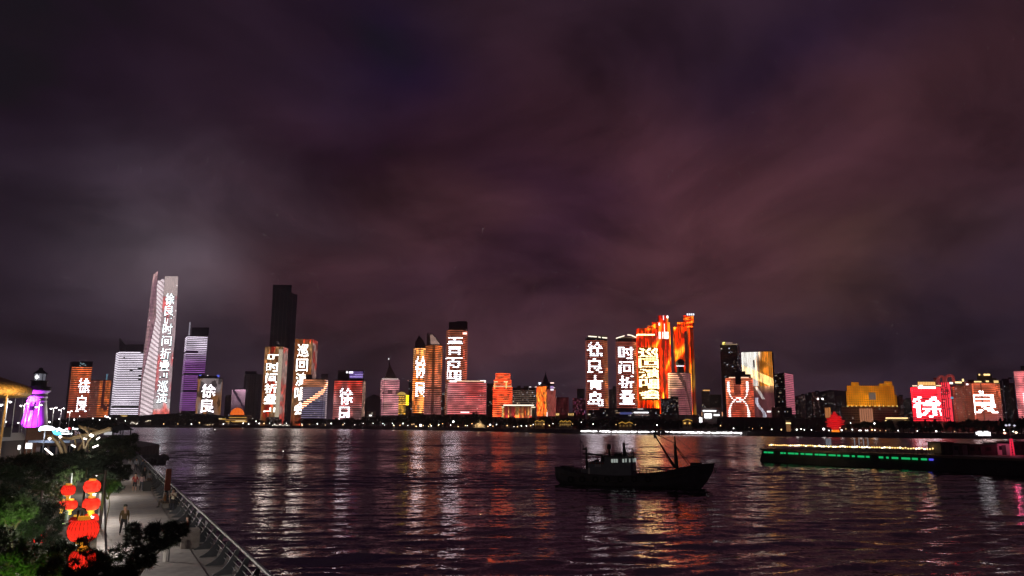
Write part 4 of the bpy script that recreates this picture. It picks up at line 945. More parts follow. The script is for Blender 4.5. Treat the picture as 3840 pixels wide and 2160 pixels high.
# --- pale block with huge character
T = Tower('apartment_block', 'broad orange block with one huge white character between balcony stacks', [(3660, 722), (3666, 714), (3742, 714), (3762, 730)], 1580, 1434, wall=4, cat='building')
tm = text_mask([('良', .04, .62, .17, .79)])
T.led('h', 30, 48, .74, lambda u, v: (.08, .04, .03) if abs(u - .30) < .008 or abs(u - .58) < .006 else ((6.5, 5.6, 5.4) if tm(u, v) else mulc(mixc((.85, .26, .14), (.45, .16, .16), (.5 - v) * 2 + (u - .5)), (.55 if u > .62 and vn(u * 9, v * 26, 141) < .5 else 1) * (.5 + .5 * vn(u * 6, v * 9, 142)))), (1437, 1578))
T.block('roof_house', 3666, 3722, 1434, 1404, WALL[3], 3, 12); T.block('roof_house', 3720, 3738, 1434, 1418, WALL[3], 3, 10)
for xa, xb, ya, yb, e in ((3690, 3712, 1402, 1408, 2.2), (3654, 3680, 1429, 1434, 1.6), (3698, 3708, 1427, 1433, 1.6), (3728, 3744, 1427, 1436, 1.1), (3671, 3675, 1402, 1408, 1.6)): T.glow('roof_lamp', xa, xb, ya, yb, (1, .66, .25), e, 1)
# --- end pink tower
T = Tower('office_tower', 'pink lit tower at the end of the waterfront row with a white panel', [(3822, 700), (3930, 690)], 1575, 1388, wall=5)
T.led('h', 30, 30, .6, lambda u, v: (2.0, 1.8, 1.9) if .22 < u < .5 and v < .60 and vn(u * 30, v * 9, 145) > .3 else mulc((.95, .36, .38), .5 + .5 * vn(u * 6, v * 9, 146)), (1390, 1574)); T.block('roof_plant', 3828, 3880, 1388, 1372)
# --- red spiral sculpture
def sculpture():
    D = 660; o = at(3133, 1613, D); o.z = GZ
    root = thing('spiral_sculpture', 'huge red sculpture of stacked spiralling discs on the far square', 'sculpture', o)
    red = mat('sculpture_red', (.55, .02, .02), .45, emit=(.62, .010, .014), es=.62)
    S = D / FPX
    lv = [(1611, 14, 1), (1605, 20, 3), (1598, 27, -2), (1591, 32, 3), (1584, 36, -3), (1577, 34, 2), (1570, 28, -3), (1563, 22, 3), (1556, 14, -1), (1549, 7, 1)]
    for k, (y, r, dx) in enumerate(lv):
        z = at(3133, y, D).z - o.z; rr = r * S; mb = MB(); n = 22
        prof = []
        for i in range(n + 1):
            t = 2 * math.pi * i / n * 1.06 + k * .9; prof.append((t, rr * (1 - .22 * i / n), z + (i / n - .5) * 1.0))
        base = len(mb.v)
        for t, q, zz in prof:
            cx = dx * S; ct, st = math.cos(t), math.sin(t)
            mb.v += [Vector((cx + q * ct, q * st, zz - .45)), Vector((cx + q * 1.03 * ct, q * 1.03 * st, zz + .3)), Vector((cx + q * .25 * ct, q * .25 * st, zz + .75)), Vector((cx + q * .25 * ct, q * .25 * st, zz - .9))]
        for i in range(n):
            for j in range(4): mb.f.append((4 * i + j, 4 * i + 4 + j, 4 * i + 4 + (j + 1) % 4, 4 * i + (j + 1) % 4)); mb.mi.append(0)
        mb.obj('disc', red, root)
    zt = at(3133, 1542, D).z - o.z; MB().tube([(0, 0, zt - 5), (0, 0, zt)], [1.2, .3], 8).obj('tip', red, root)
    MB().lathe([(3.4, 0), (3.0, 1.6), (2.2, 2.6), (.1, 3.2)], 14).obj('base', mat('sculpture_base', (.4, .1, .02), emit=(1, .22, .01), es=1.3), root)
sculpture()

# ================================================================== far shore: trees, lamps, pavilions
LEAF = [mat('leaf_dark', (0.035, 0.05, 0.022), .8), mat('leaf_olive', (0.055, 0.06, 0.025), .8), mat('needle_dark', (0.022, 0.042, 0.022), .8)]
BARK = mat('bark', (0.09, 0.065, 0.045), .9, noise=.4, nscale=6)
def far_tree(kind, seed):
    R = random.Random(seed); tr = MB(); cr = MB(); h = 10.0
    tr.tube([(0, 0, 0), (R.uniform(-.3, .3), R.uniform(-.3, .3), h * .45), (0, 0, h * .8)], [.35, .22, .06], 6)
    for k in range(4):
        a = R.uniform(0, 6.28); tr.tube([(0, 0, h * (.3 + .1 * k)), (1.8 * math.cos(a), 1.8 * math.sin(a), h * (.45 + .1 * k))], [.14, .04], 4)
    lobes = []
    if kind == 'round':
        for k in range(9): a = R.uniform(0, 6.28); q = R.uniform(.3, 2.6); lobes.append((q * math.cos(a), q * math.sin(a), R.uniform(4.2, 8.6), R.uniform(1.1, 2.1)))
    else:
        for k in range(9): z = 2 + k * .95; lobes.append((R.uniform(-.3, .3), R.uniform(-.3, .3), z, max(.4, 2.1 * (1 - k / 9.5))))
    for x, y, z, r in lobes:
        for j in range(70):
            d = Vector((R.gauss(0, 1), R.gauss(0, 1), R.gauss(0, .8))).normalized() * r * R.uniform(.55, 1.05); p = Vector((x, y, z)) + d
            a = Vector((R.gauss(0, 1), R.gauss(0, 1), R.gauss(0, 1))).normalized() * R.uniform(.22, .42); b = a.cross(Vector((R.gauss(0, 1), R.gauss(0, 1), R.gauss(0, 1)))).normalized() * R.uniform(.18, .34)
            cr.quad(p - a - b, p + a - b, p + a + b, p - a + b)
    return tr.me('trunk', BARK), cr.me('crown', LEAF[0] if kind == 'round' else LEAF[2])
TREES = {'round': [far_tree('round', k) for k in range(4)], 'cone': [far_tree('cone', 20 + k) for k in range(3)]}
TL = {'round': 'dark round crowned tree on the far shore', 'cone': 'dark pointed conifer on the far shore'}
MARKS = [(430, 'below the orange striped tower'), (560, 'below the white striped tower'), (660, 'below the tallest tower'), (740, 'below the slim purple tower'), (850, 'below the barrel tower'), (960, 'around the orange dome'), (1090, 'below the bracketed media tower'), (1230, 'below the five character media tower'), (1400, 'below the violet roof screen'), (1535, 'below the spired tower'), (1665, 'below the curved twin towers'), (1770, 'below the wide pink block'), (1850, 'around the cream tent'), (1930, 'below the red stepped drum'), (2010, 'below the classical hall'), (2090, 'below the cone roofed tower'), (2190, 'around the gold gabled roofs'), (2300, 'below the western lettered tower'), (2400, 'below the eastern lettered tower'), (2500, 'below the stepped orange towers'), (2630, 'below the domed tower'), (2720, 'by the big white mall screen'), (2850, 'below the hourglass tower'), (2990, 'by the banded tan pylon'), (3090, 'west of the red sculpture'), (3180, 'around the red sculpture'), (3310, 'below the golden hotel'), (3425, 'by the low gold pavilion'), (3540, 'below the huge first character'), (3650, 'below the brown balcony towers'), (3780, 'below the huge second character'), (9999, 'below the end pink tower')]
def where(px): return next(t for x, t in MARKS if px < x)
def place_far_tree(px, D, h, kind, R):
    p = at(px, 1590, D); t, c_ = R.choice(TREES[kind])
    o = thing('broadleaf_tree' if kind == 'round' else 'conifer_tree', TL[kind] + ' ' + where(px), 'tree', (p.x, D, GZ), R.uniform(0, 6.28), 'round trees on the far waterfront' if kind == 'round' else 'conifers on the far waterfront')
    s = h / 10.0; w = s * R.uniform(.9, 1.5); o.scale = (w, w, s)
    obj('trunk', t, o); obj('crown', c_, o)
R = random.Random(77)
def treeline(px):   # photo y of the tree tops along the shore
    pts = [(380, 1566), (520, 1560), (600, 1556), (700, 1552), (900, 1572), (1130, 1570), (1300, 1566), (1430, 1557), (1500, 1562), (1590, 1549), (1700, 1556), (1790, 1546), (1850, 1560), (2000, 1562), (2200, 1568), (2480, 1566), (2640, 1580), (2760, 1590), (3000, 1590), (3150, 1590), (3280, 1574), (3420, 1574), (3600, 1573), (3760, 1568), (3860, 1566)]
    for (a, ya), (b, yb) in zip(pts, pts[1:]):
        if a <= px <= b: return ya + (yb - ya) * (px - a) / (b - a)
    return 1570
x = 372
while x < 3850:
    D = shore_D(x) + R.uniform(30, 70); y = treeline(x) + R.uniform(-2, 10); h = max(4.5, at(x, y, D).z - GZ)
    if not (2900 < x < 2990 or 3085 < x < 3180): place_far_tree(x, D, min(h, 24), 'cone' if (1540 < x < 1680 or 3440 < x < 3820) and R.random() < .6 or R.random() < .1 else 'round', R)
    x += R.uniform(12, 20) * (1000 / D) ** .5
for x in range(380, 960, 15):      # second row climbing the slope
    D = 1395; y = treeline(x) - R.uniform(-2, 6); place_far_tree(x, D, min(24, max(6, at(x, y, D).z - GZ)), 'round', R)

# street lamps on the far promenade
LM = {'white': mat('lamp_globe_white', (.8, .8, .8), emit=(1, .96, .92), es=6), 'warm': mat('lamp_globe_warm', (.8, .7, .5), emit=(1, .62, .28), es=4)}
POLE = mat('lamp_pole', (.2, .2, .2), .5, .3)
_lampmesh = {}
def far_lamp(px, py, D, col, r=.45, e=0):
    p = at(px, py, D); h = max(.5, p.z - GZ)
    if h < 1.2: p.z = GZ + 3; h = 3
    k = (col, round(h), round(r * 4))
    if k not in _lampmesh:
        _lampmesh[k] = (MB().tube([(0, 0, 0), (0, 0, round(h) - r)], [.12, .07], 5).me('pole', POLE), MB().lathe([(.05, -r), (r * .8, -r * .6), (r, 0), (r * .8, r * .6), (.05, r)], 8).me('globe', LM[col], True))
    o = thing('street_lamp', ('white globe street lamp ' if col == 'white' else 'warm orange globe street lamp ') + ('beyond the lighthouse plaza' if D < 500 and px < 430 else where(px)), 'street lamp', (p.x, D, GZ), 0, '%s street lamps on the far promenade' % col)
    obj('pole', _lampmesh[k][0], o); obj('globe', _lampmesh[k][1], o, (0, 0, h))
    if e: light('lamp_light', 'POINT', (0, -1.0, h), e, (1, .9, .8) if col == 'white' else (1, .45, .15), o, 1.3)
LP = [(402, 1580), (436, 1571), (470, 1578), (614, 1590), (667, 1590), (718, 1590), (748, 1585), (838, 1590), (856, 1586), (912, 1587), (932, 1597), (960, 1580), (972, 1588), (990, 1588), (1011, 1587), (1030, 1590), (1132, 1590), (1074, 1587), (1133, 1595), (1190, 1589), (1160, 1600), (1220, 1594), (1242, 1588), (1286, 1599), (1292, 1588), (1362, 1588), (1330, 1600), (1399, 1587), (1436, 1588), (1442, 1600), (1476, 1599), (1472, 1587), (1511, 1588), (1530, 1596), (1577, 1603, 3), (1617, 1597), (1646, 1592), (1700, 1581, 2), (1690, 1594), (1752, 1596), (1838, 1593), (1862, 1592, 0), (1927, 1600), (1955, 1597), (1974, 1597), (2000, 1592), (2074, 1589, 0), (2147, 1590), (2180, 1583), (2224, 1590), (2310, 1592), (2383, 1593), (2464, 1594), (2702, 1596), (2751, 1606), (2822, 1608), (2856, 1605), (2894, 1610), (2930, 1611), (2988, 1611), (3004, 1609), (3016, 1612), (3043, 1612), (3089, 1609, 3), (3108, 1614), (3156, 1613), (3190, 1586), (3196, 1611, 1), (3222, 1614), (3228, 1614), (3246, 1614), (3253, 1614), (3270, 1612), (3281, 1613), (3279, 1588, 1), (3322, 1615), (3368, 1615), (3440, 1616), (3511, 1617), (3580, 1618), (3765, 1613), (3800, 1618)]
for q in LP:
    x, y = q[:2]; D = shore_D(x) + 9; big = q[2] if len(q) > 2 else 0
    far_lamp(x, y, D, 'white' if big or R.random() < .72 else 'warm', (R.choice((.28, .36, .5, .62)) + .35 * big) * D / 900, 260 if big or (x % 3 == 0) else 0)
WPX = [1478, 1500, 1545, 1552, 1560, 1562, 1580, 1587, 1607, 1613, 1644, 1660, 1718, 1745, 1770, 1830, 1848, 1902, 1940, 1990, 2040, 2060, 3300, 3150, 3172, 3120]
for x in WPX:
    D = shore_D(x) + 14; far_lamp(x, 1588 + R.uniform(0, 13) + (16 if x > 3000 else 0), D, 'warm', .42 * D / 900, 260 if x < 2100 and x % 2 == 0 else 0)

# white tensile tent on the far promenade
def tent():
    D = 1010; o = at(1795, 1600, D); o.z = GZ
    root = thing('tensile_tent', 'cream tensile tent with one tall peak lit from within on the far promenade', 'tent', o)
    P = lambda x, y, d=0: at(x, y, D + d) - o
    tip = P(1794, 1555); V = [tip]; n = 24
    left, right = P(1772, 1596), P(1826, 1598)
    ring = []
    for k in range(n + 1):
        t = k / n; x = left.x + (right.x - left.x) * t; arch = 4.2 * math.sin(math.pi * t) ** 2 if .15 < t < .85 else 0
        ring.append(Vector((x, -7 * math.sin(math.pi * t), left.z * (1 - t) + right.z * t + arch)))
    back = [Vector((p.x, 9, .5)) for p in ring]
    mb = MB(); rows = 7; loops = []
    for rw, ed in ((0, ring), (1, back)):
        g = []
        for j in range(rows + 1):
            s = j / rows; s2 = s ** 1.6
            g.append([tip.lerp(p, s) - Vector((0, 0, (tip.z - p.z) * (s - s2) * -0.0)) + Vector((0, 0, -(tip.z) * .32 * math.sin(math.pi * s))) * (1 if j not in (0, rows) else 0) for p in ed])
        for j in range(rows):
            for k in range(n):
                mb.quad(g[j][k], g[j][k + 1], g[j + 1][k + 1], g[j + 1][k])
    mb.obj('canopy', mat('tent_fabric', (.6, .5, .35), .8, emit=(.30, .20, .10), es=1.0), root)
    MB().tube([(tip.x, 0, 0), tip + Vector((0, 0, 1))], .25, 6).obj('mast', POLE, root)
    light('tent_light', 'POINT', (0, -3, 3), 2500, (1, .7, .35), root, .5)
tent()
# lit umbrellas and tree-side restaurants between the lamps
for k, (xa, xb, y, nm, lab) in enumerate(((2098, 2142, 1583, 'beach_restaurant', 'row of gold lit gabled roofs on the far promenade beside lamps'), (2005, 2042, 1582, 'beach_restaurant', 'small gold lit restaurant under a tree west of the gabled roofs'), (2320, 2372, 1588, 'beach_restaurant', 'dim gabled restaurant behind the string of white lights'), (2560, 2596, 1578, 'beach_restaurant', 'amber lit entrance pavilion before the domed tower'))):
    D = shore_D((xa + xb) / 2) + 28
    T = Tower(nm, lab, [(xa, D), (xb, D)], 1602, y, wall=2, back=10, cat='restaurant')
    n = 3 if k == 0 else (2 if k != 3 else 1); w = (xb - xa) / n
    for q in range(n):
        a, b, e = at(xa + q * w, y, D) - T.org, at(xa + (q + 1) * w, y, D) - T.org, at(xa + (q + .5) * w, y - 6, D) - T.org
        mb = MB(); mb.v = [a, b, e, a + Vector((0, 8, 0)), b + Vector((0, 8, 0)), e + Vector((0, 8, 0))]; mb.f = [(0, 1, 2), (5, 4, 3), (0, 2, 5, 3), (1, 4, 5, 2), (0, 3, 4, 1)]; mb.mi = [0] * 5
        mb.obj('gable_roof', WALL[2], T.root)
        g = mat('eave_gold', (.3, .2, .05), emit=(.75, .40, .06), es=(.9, .6, .35, .7)[k])
        MB().tube([a + Vector((0, -.4, 0)), e + Vector((0, -.4, 0)), b + Vector((0, -.4, 0))], .28, 4).obj('eave_light', g, T.root)
    for q in range(n * 2): T.glow('doorway', xa + (q + .3) * w / 2, xa + (q + .62) * w / 2, y + 6, y + 12, (.9, .5, .12), (.5, .5, .25, 1.3)[k])
    T.windows(n * 4, 2, .3, (y + 2, 1602), seed=90 + k, es=.35, cols=((1, .6, .2),))
# shop fronts near the foot of the western towers
for k, (xa, xb, y0, y1, col, es, lab) in enumerate(((487, 517, 1577, 1592, (1, .9, .75), 1.5, 'stepped white lit shop front beyond the pier kiosk'), (545, 566, 1575, 1583, (1, .85, .6), 1.2, 'upper cream lit terrace building on the wooded slope'), (760, 800, 1590, 1599, (1, .75, .4), 1.2, 'shop front with a row of warm lamps west of the dome'), (1020, 1086, 1590, 1600, (1, .93, .8), 1.8, 'bright white lit quay hall below the bracketed media tower'))):
    D = shore_D((xa + xb) / 2) + 22
    T = Tower('shop_front', lab, [(xa, D), (xb, D)], 1600, y0, wall=2, back=12, cat='shop')
    Rr = random.Random(k)
    for q in range(int((xb - xa) / 5)):
        x0 = xa + q * 5 + Rr.uniform(0, 2); yy = Rr.uniform(y0 + 1, y1 - 3); T.glow('shop_light', x0, x0 + Rr.uniform(2, 4.5), yy, yy + 2.4, col, es * Rr.uniform(.6, 1.6))
# long string of white lights on the quay railing
def light_quay():
    A = at(2182, 1617, shore_D(2182) - 3); B = at(2778, 1624, shore_D(2778) - 3); o = Vector((A.x, A.y, 0))
    root = thing('lit_railing', 'long quay railing hung with a dense string of bright white lamps', 'railing', o)
    B = B - o; A = A - o; n = 110
    za, zb = A.z, B.z
    g = MB().tube([(.15, -.15, .5), (.15, -.15, za + .8)], .1, 4).me('post', POLE)
    bulb = MB().lathe([(.05, -.55), (.5, -.35), (.58, 0), (.5, .35), (.05, .55)], 8).me('lamp', mat('quay_lamp', (.9, .9, .9), emit=(1, .97, 1), es=5), True)
    for k in range(n + 1):
        p = A.lerp(B, k / n)
        if k % 4 == 0: obj('post', g, root, (p.x, p.y, 0))
        if random.random() < .94:
            q = obj('lamp', bulb, root, (p.x, p.y, p.z + random.uniform(-.25, .3))); s = random.uniform(.75, 1.35); q.scale = (s * 1.35, s, s)
    MB().tube([(A.x, A.y, za + .75), (B.x, B.y, zb + .75)], .09, 4).obj('rail', POLE, root)
light_quay()
# channel markers
for px, py, lab in ((805, 1611, 'small dark channel buoy with a white lamp far out below the orange dome'), (1061, 1692, 'dark channel buoy with a white lamp on open water below the dark supertall'), (1870, 1632, 'thin dark marker post standing in the water off the promenade')):
    p = gp(px, py + 12, 0); s = p.y / 300
    o = thing('channel_buoy', lab, 'buoy', (p.x, p.y, 0))
    dm = mat('buoy_paint', (.05, .05, .05), .5)
    h = (12 if px != 1870 else 15) * p.y / FPX
    MB().lathe([(.05, -.4), (h * .20, -.3), (h * .22, h * .12), (h * .08, h * .2), (h * .05, h * .9), (.02, h * .92)], 10).obj('float', dm, o)
    if px != 1870: MB().lathe([(.02, h * .88), (h * .10, h * .95), (.02, h * 1.08)], 8).obj('lamp', LM['white'], o)

# ================================================================== fishing boat
def boat():
    A = gp(2112, 1813, 0); B = gp(2632, 1831, 0); d = B - A; L = d.length; rz = math.atan2(d.y, d.x)
    root = thing('fishing_boat', 'dark wooden fishing boat with raised bow, wheelhouse and leaning derrick', 'boat', (A.x, A.y, 0), rz)
    hullm = mat('hull_paint', (.05, .047, .055), .6, noise=.4, nscale=.8); deckm = mat('boat_deck', (.05, .045, .04), .8); housem = mat('wheelhouse_paint', (.13, .145, .17), .6, noise=.2, nscale=1.2); steel = mat('boat_steel', (.03, .03, .03), .5, .4)
    zk = .0426
    def X(px): return (px - 2112) / 520.0 * L
    def Z(px, y): return ((1813 + (px - 2112) * 18 / 520.) - y) * zk
    # hull: stations from stern to stem
    st = [(2092, 1751, 1.7, .3, .95), (2112, 1751, 2.1, -.5, .9), (2160, 1766, 2.5, -.9, .86), (2240, 1778, 2.75, -1.0, .86), (2330, 1783, 2.8, -1.0, .86), (2420, 1782, 2.75, -1.0, .84), (2490, 1776, 2.5, -1.0, .78), (2545, 1765, 2.1, -.9, .66), (2590, 1755, 1.55, -.8, .5), (2630, 1749, .95, -.5, .32), (2660, 1747, .45, 1.0, .2), (2680, 1745, .08, 2.4, .5)]
    mb = MB(); prof = 7
    for px, yt, w, zb, wl in st:
        x = X(px); zt = Z(px, yt)
        for s in range(-prof + 1, prof):
            t = abs(s) / (prof - 1); sg = 1 if s >= 0 else -1
            zz = zb + (zt - zb) * t ** 1.25; ww = w * (wl * min(1, t * 1.9) ** .6 + (1 - wl) * t ** 2)
            mb.v.append(Vector((x + (.35 * (t - 1) if px > 2625 else 0), sg * ww, zz)))
    m = 2 * prof - 1
    for i in range(len(st) - 1):
        for j in range(m - 1): mb.f.append((i * m + j, (i + 1) * m + j, (i + 1) * m + j + 1, i * m + j + 1)); mb.mi.append(0)
    mb.f.append(tuple(range(m))); mb.mi.append(0)
    hull = mb.obj('hull', hullm, root)
    dk = MB()
    for a, b in zip(st[:-1], st[1:-1]):
        za, zb2 = min(Z(a[0], a[1]) - .55, 2.6), min(Z(b[0], b[1]) - .55, 2.6); wa, wb = a[2] * .94, b[2] * .94
        dk.quad((X(a[0]), -wa, za), (X(b[0]), -wb, zb2), (X(b[0]), wb, zb2), (X(a[0]), wa, za))
    dk.obj('deck', deckm, root)
    for sg in (-1, 1):
        MB().tube([(X(px), sg * (w + .03), Z(px, yt)) for px, yt, w, *_ in st], .09, 5).obj('gunwale', hullm, hull)
        MB().tube([(X(px), sg * (w * .96 + .05), Z(px, yt) - .9) for px, yt, w, *_ in st[1:9]], .08, 5).obj('rubbing_strake', mat('strake', (.07, .06, .055), .7), hull)
    dz = .95
    # aft house and wheelhouse
    MB().box(X(2222), X(2286), -1.7, 1.7, dz, Z(2250, 1733)).obj('deckhouse', housem, root)
    MB().box(X(2190), X(2222), -1.2, 1.2, dz, Z(2205, 1760)).obj('engine_casing', housem, root)
    h0, h1, zt = X(2286), X(2388), Z(2340, 1717)
    wh = MB(); wh.prism([(h0, -1.8), (h1 - .1, -1.8), (h1 + .25, -1.2), (h1 + .25, 1.2), (h1 - .1, 1.8), (h0, 1.8)], dz, zt, [(h0, -1.75), (h1 - .25, -1.75), (h1, -1.1), (h1, 1.1), (h1 - .25, 1.75), (h0, 1.75)]).obj('wheelhouse', housem, root)
    MB().box(h0 - .3, h1 + .5, -2.0, 2.0, zt, zt + .14).obj('wheelhouse_roof', steel, root)
    wm = mat('wheelhouse_window', (.3, .33, .32), .2, emit=(.42, .47, .43), es=.62)
    for xa, xb in ((2312, 2319.5), (2321, 2328.5), (2330, 2337), (2354, 2361)):
        z0, z1 = Z(xa, 1736), Z(xa, 1723); fr = MB().box(X(xa) - .07, X(xb) + .07, -1.86, -1.79, z0 - .07, z1 + .07).obj('window', steel, root)
        MB().box(X(xa), X(xb), -1.89, -1.865, z0, z1).obj('pane', wm, fr)
    for k in range(4):
        y = -.95 + k * .62; z0, z1 = Z(2390, 1736), Z(2390, 1723)
        MB().box(h1 + .10, h1 + .14, y - .24, y + .24, z0, z1).obj('window', wm, root)
        if k < 3: MB().box(X(2365 + k * 7), X(2370 + k * 7), -1.86, -1.80, z0, z1).obj('window', wm if k != 1 else steel, root)
    MB().box(X(2222), X(2229), -1.76, -1.70, dz + .15, Z(2225, 1754)).obj('door', mat('boat_door', (.55, .55, .5), .6), root)
    MB().box(X(2248), X(2272), -1.74, -1.70, Z(2260, 1751), Z(2260, 1740)).obj('side_board', mat('side_board', (.3, .3, .32), .6), root)
    # roof rail
    rl = MB(); zr = Z(2340, 1703)
    for k in range(9): xx = h0 + (h1 - h0) * k / 8; rl.tube([(xx, -1.7, zt), (xx, -1.7, zr)], .035, 4); rl.tube([(xx, 1.7, zt), (xx, 1.7, zr)], .035, 4)
    for zz in (zr, (zr + zt) / 2):
        for yy in (-1.7, 1.7): rl.tube([(h0, yy, zz), (h1, yy, zz)], .035, 4)
    rl.obj('roof_railing', steel, root)
    MB().box(X(2316), X(2345), -.6, .6, zt, zt + .55).obj('roof_locker', steel, root)
    def pole(n, a, b, r0=.1, r1=.05, y=0): return MB().tube([(X(a[0]), y, Z(*a)), (X(b[0]), y, Z(*b))], [r0 * 1.5, r1 * 1.5], 6).obj(n, steel, root)
    mm = pole('signal_mast', (2355, 1716), (2350, 1665), .22, .12); pole('whip_aerial', (2352, 1668), (2353, 1655), .04, .02)
    pole('whip_aerial', (2364, 1716), (2363, 1668), .05, .03); MB().tube([(X(2356), 0, Z(2356, 1673)), (X(2370), 0, Z(2370, 1672))], .05, 4).obj('crosstree', steel, root)
    rp = pole('radar_post', (2297, 1716), (2294, 1690), .12, .10); MB().lathe([(.05, -.45), (.34, -.3), (.36, .1), (.26, .4), (.05, .5)], 10, (X(2294), 0, Z(2294, 1680))).obj('radar_dome', steel, rp)
    pole('whip_aerial', (2286, 1716), (2281, 1672), .03, .02)
    for x in (2386, 2391): pole('rail_post', (x, 1735), (x, 1690), .07, .05, -.8)
    # stern gantry
    pole('gantry_mast', (2207, 1768), (2205, 1680), .16, .1); pole('gantry_spar', (2200, 1688), (2182, 1650), .06, .03); pole('gantry_boom', (2192, 1703), (2282, 1711), .08, .06); pole('gantry_boom', (2206, 1706), (2282, 1714), .05, .05)
    MB().box(X(2192), X(2208), -.3, .3, Z(2200, 1690), Z(2200, 1683)).obj('lamp_bracket', steel, root)
    for a, b in (((2206, 1690), (2222, 1745)), ((2206, 1700), (2190, 1745)), ((2182, 1652), (2184, 1760)), ((2210, 1700), (2226, 1757))): pole('stay', a, b, .025, .025)
    pole('exhaust_stack', (2268, 1735), (2267, 1706), .2, .16); pole('exhaust_stack', (2277, 1735), (2277, 1713), .1, .1)
    for xa, xb, yt in ((2125, 2150, 1748), (2152, 2168, 1754), (2170, 2186, 1758), (2238, 2250, 1727)): MB().box(X(xa), X(xb), -1.1, .9, dz - .2, Z(xa, yt)).obj('deck_locker', mat('locker_paint', (.06, .06, .065), .7), root)
    # foremast, derrick, stays
    pole('foremast', (2547, 1768), (2541, 1646), .2, .07); pole('derrick', (2541, 1760), (2461, 1630), .14, .06); pole('foremast_spur', (2539, 1760), (2538, 1674), .06, .04)
    MB().box(X(2464), X(2476), -.15, .15, Z(2470, 1652), Z(2470, 1642)).obj('derrick_block', steel, root)
    for a, b in (((2543, 1680), (2598, 1750)), ((2543, 1684), (2588, 1750)), ((2462, 1632), (2541, 1672)), ((2502, 1712), (2535, 1758)), ((2541, 1648), (2660, 1748))): pole('stay', a, b, .05 if b[0] < 2640 else .02, .04 if b[0] < 2640 else .02)
    for x, y in ((2482, 1742), (2477, 1768), (2512, 1760)): pole('stanchion', (x, 1780), (x - 1, y), .05, .03)
    MB().box(X(2596), X(2634), -.55, .55, Z(2610, 1756), Z(2610, 1742)).obj('windlass', steel, root)
    an = MB(); an.tube([(X(2676), -.2, Z(2676, 1752)), (X(2684), -.3, Z(2684, 1778))], .06, 5); an.tube([(X(2679), -.3, Z(2680, 1777)), (X(2690), -.3, Z(2688, 1758))], .05, 5); an.obj('anchor', steel, root)
    net = mat('net_blue', (.05, .09, .10), .9, noise=.5, nscale=6, bump=.8)
    for x, y, w, h in ((2430, .3, 1.1, .75), (2462, -.5, .9, .6), (2410, -.9, .7, .5), (2142, -.2, .8, .8)):
        MB().lathe([(w, 0), (w * .95, h * .4), (w * .6, h * .85), (.05, h)], 10, (X(x), y, dz - .1)).obj('net_heap', net, root, smooth=True)
    for sg in (-1, 1):
        rr = MB()
        for k in range(12):
            px = 2395 + k * 13; zz = Z(px, 1779 - max(0, px - 2440) * .12); rr.tube([(X(px), sg * 2.55, zz - .3), (X(px), sg * 2.55, zz + .5)], .04, 4)
        rr.tube([(X(2395), sg * 2.55, Z(2395, 1779) + .5), (X(2440), sg * 2.55, Z(2440, 1779) + .5), (X(2538), sg * 2.4, Z(2538, 1767) + .5)], .04, 4); rr.obj('deck_rail', steel, root)
    for k in range(5): MB().lathe([(.02, -.16), (.16, 0), (.02, .16)], 6, (X(2232 + k * 12), -1.85, Z(2240, 1737))).obj('float_buoy', mat('float_orange', (.35, .10, .03), .6), root)
    tm = mat('tyre_rubber', (.015, .015, .015), .9)
    for px in (2160, 2205, 2255, 2300, 2350, 2400, 2450):
        t = MB(); t.tube([(X(px) + .38 * math.cos(a), -2.75, Z(px, 1794) + .38 * math.sin(a)) for a in [2 * math.pi * k / 12 for k in range(13)]], .12, 6); t.obj('fender_tyre', tm, root)
boat()

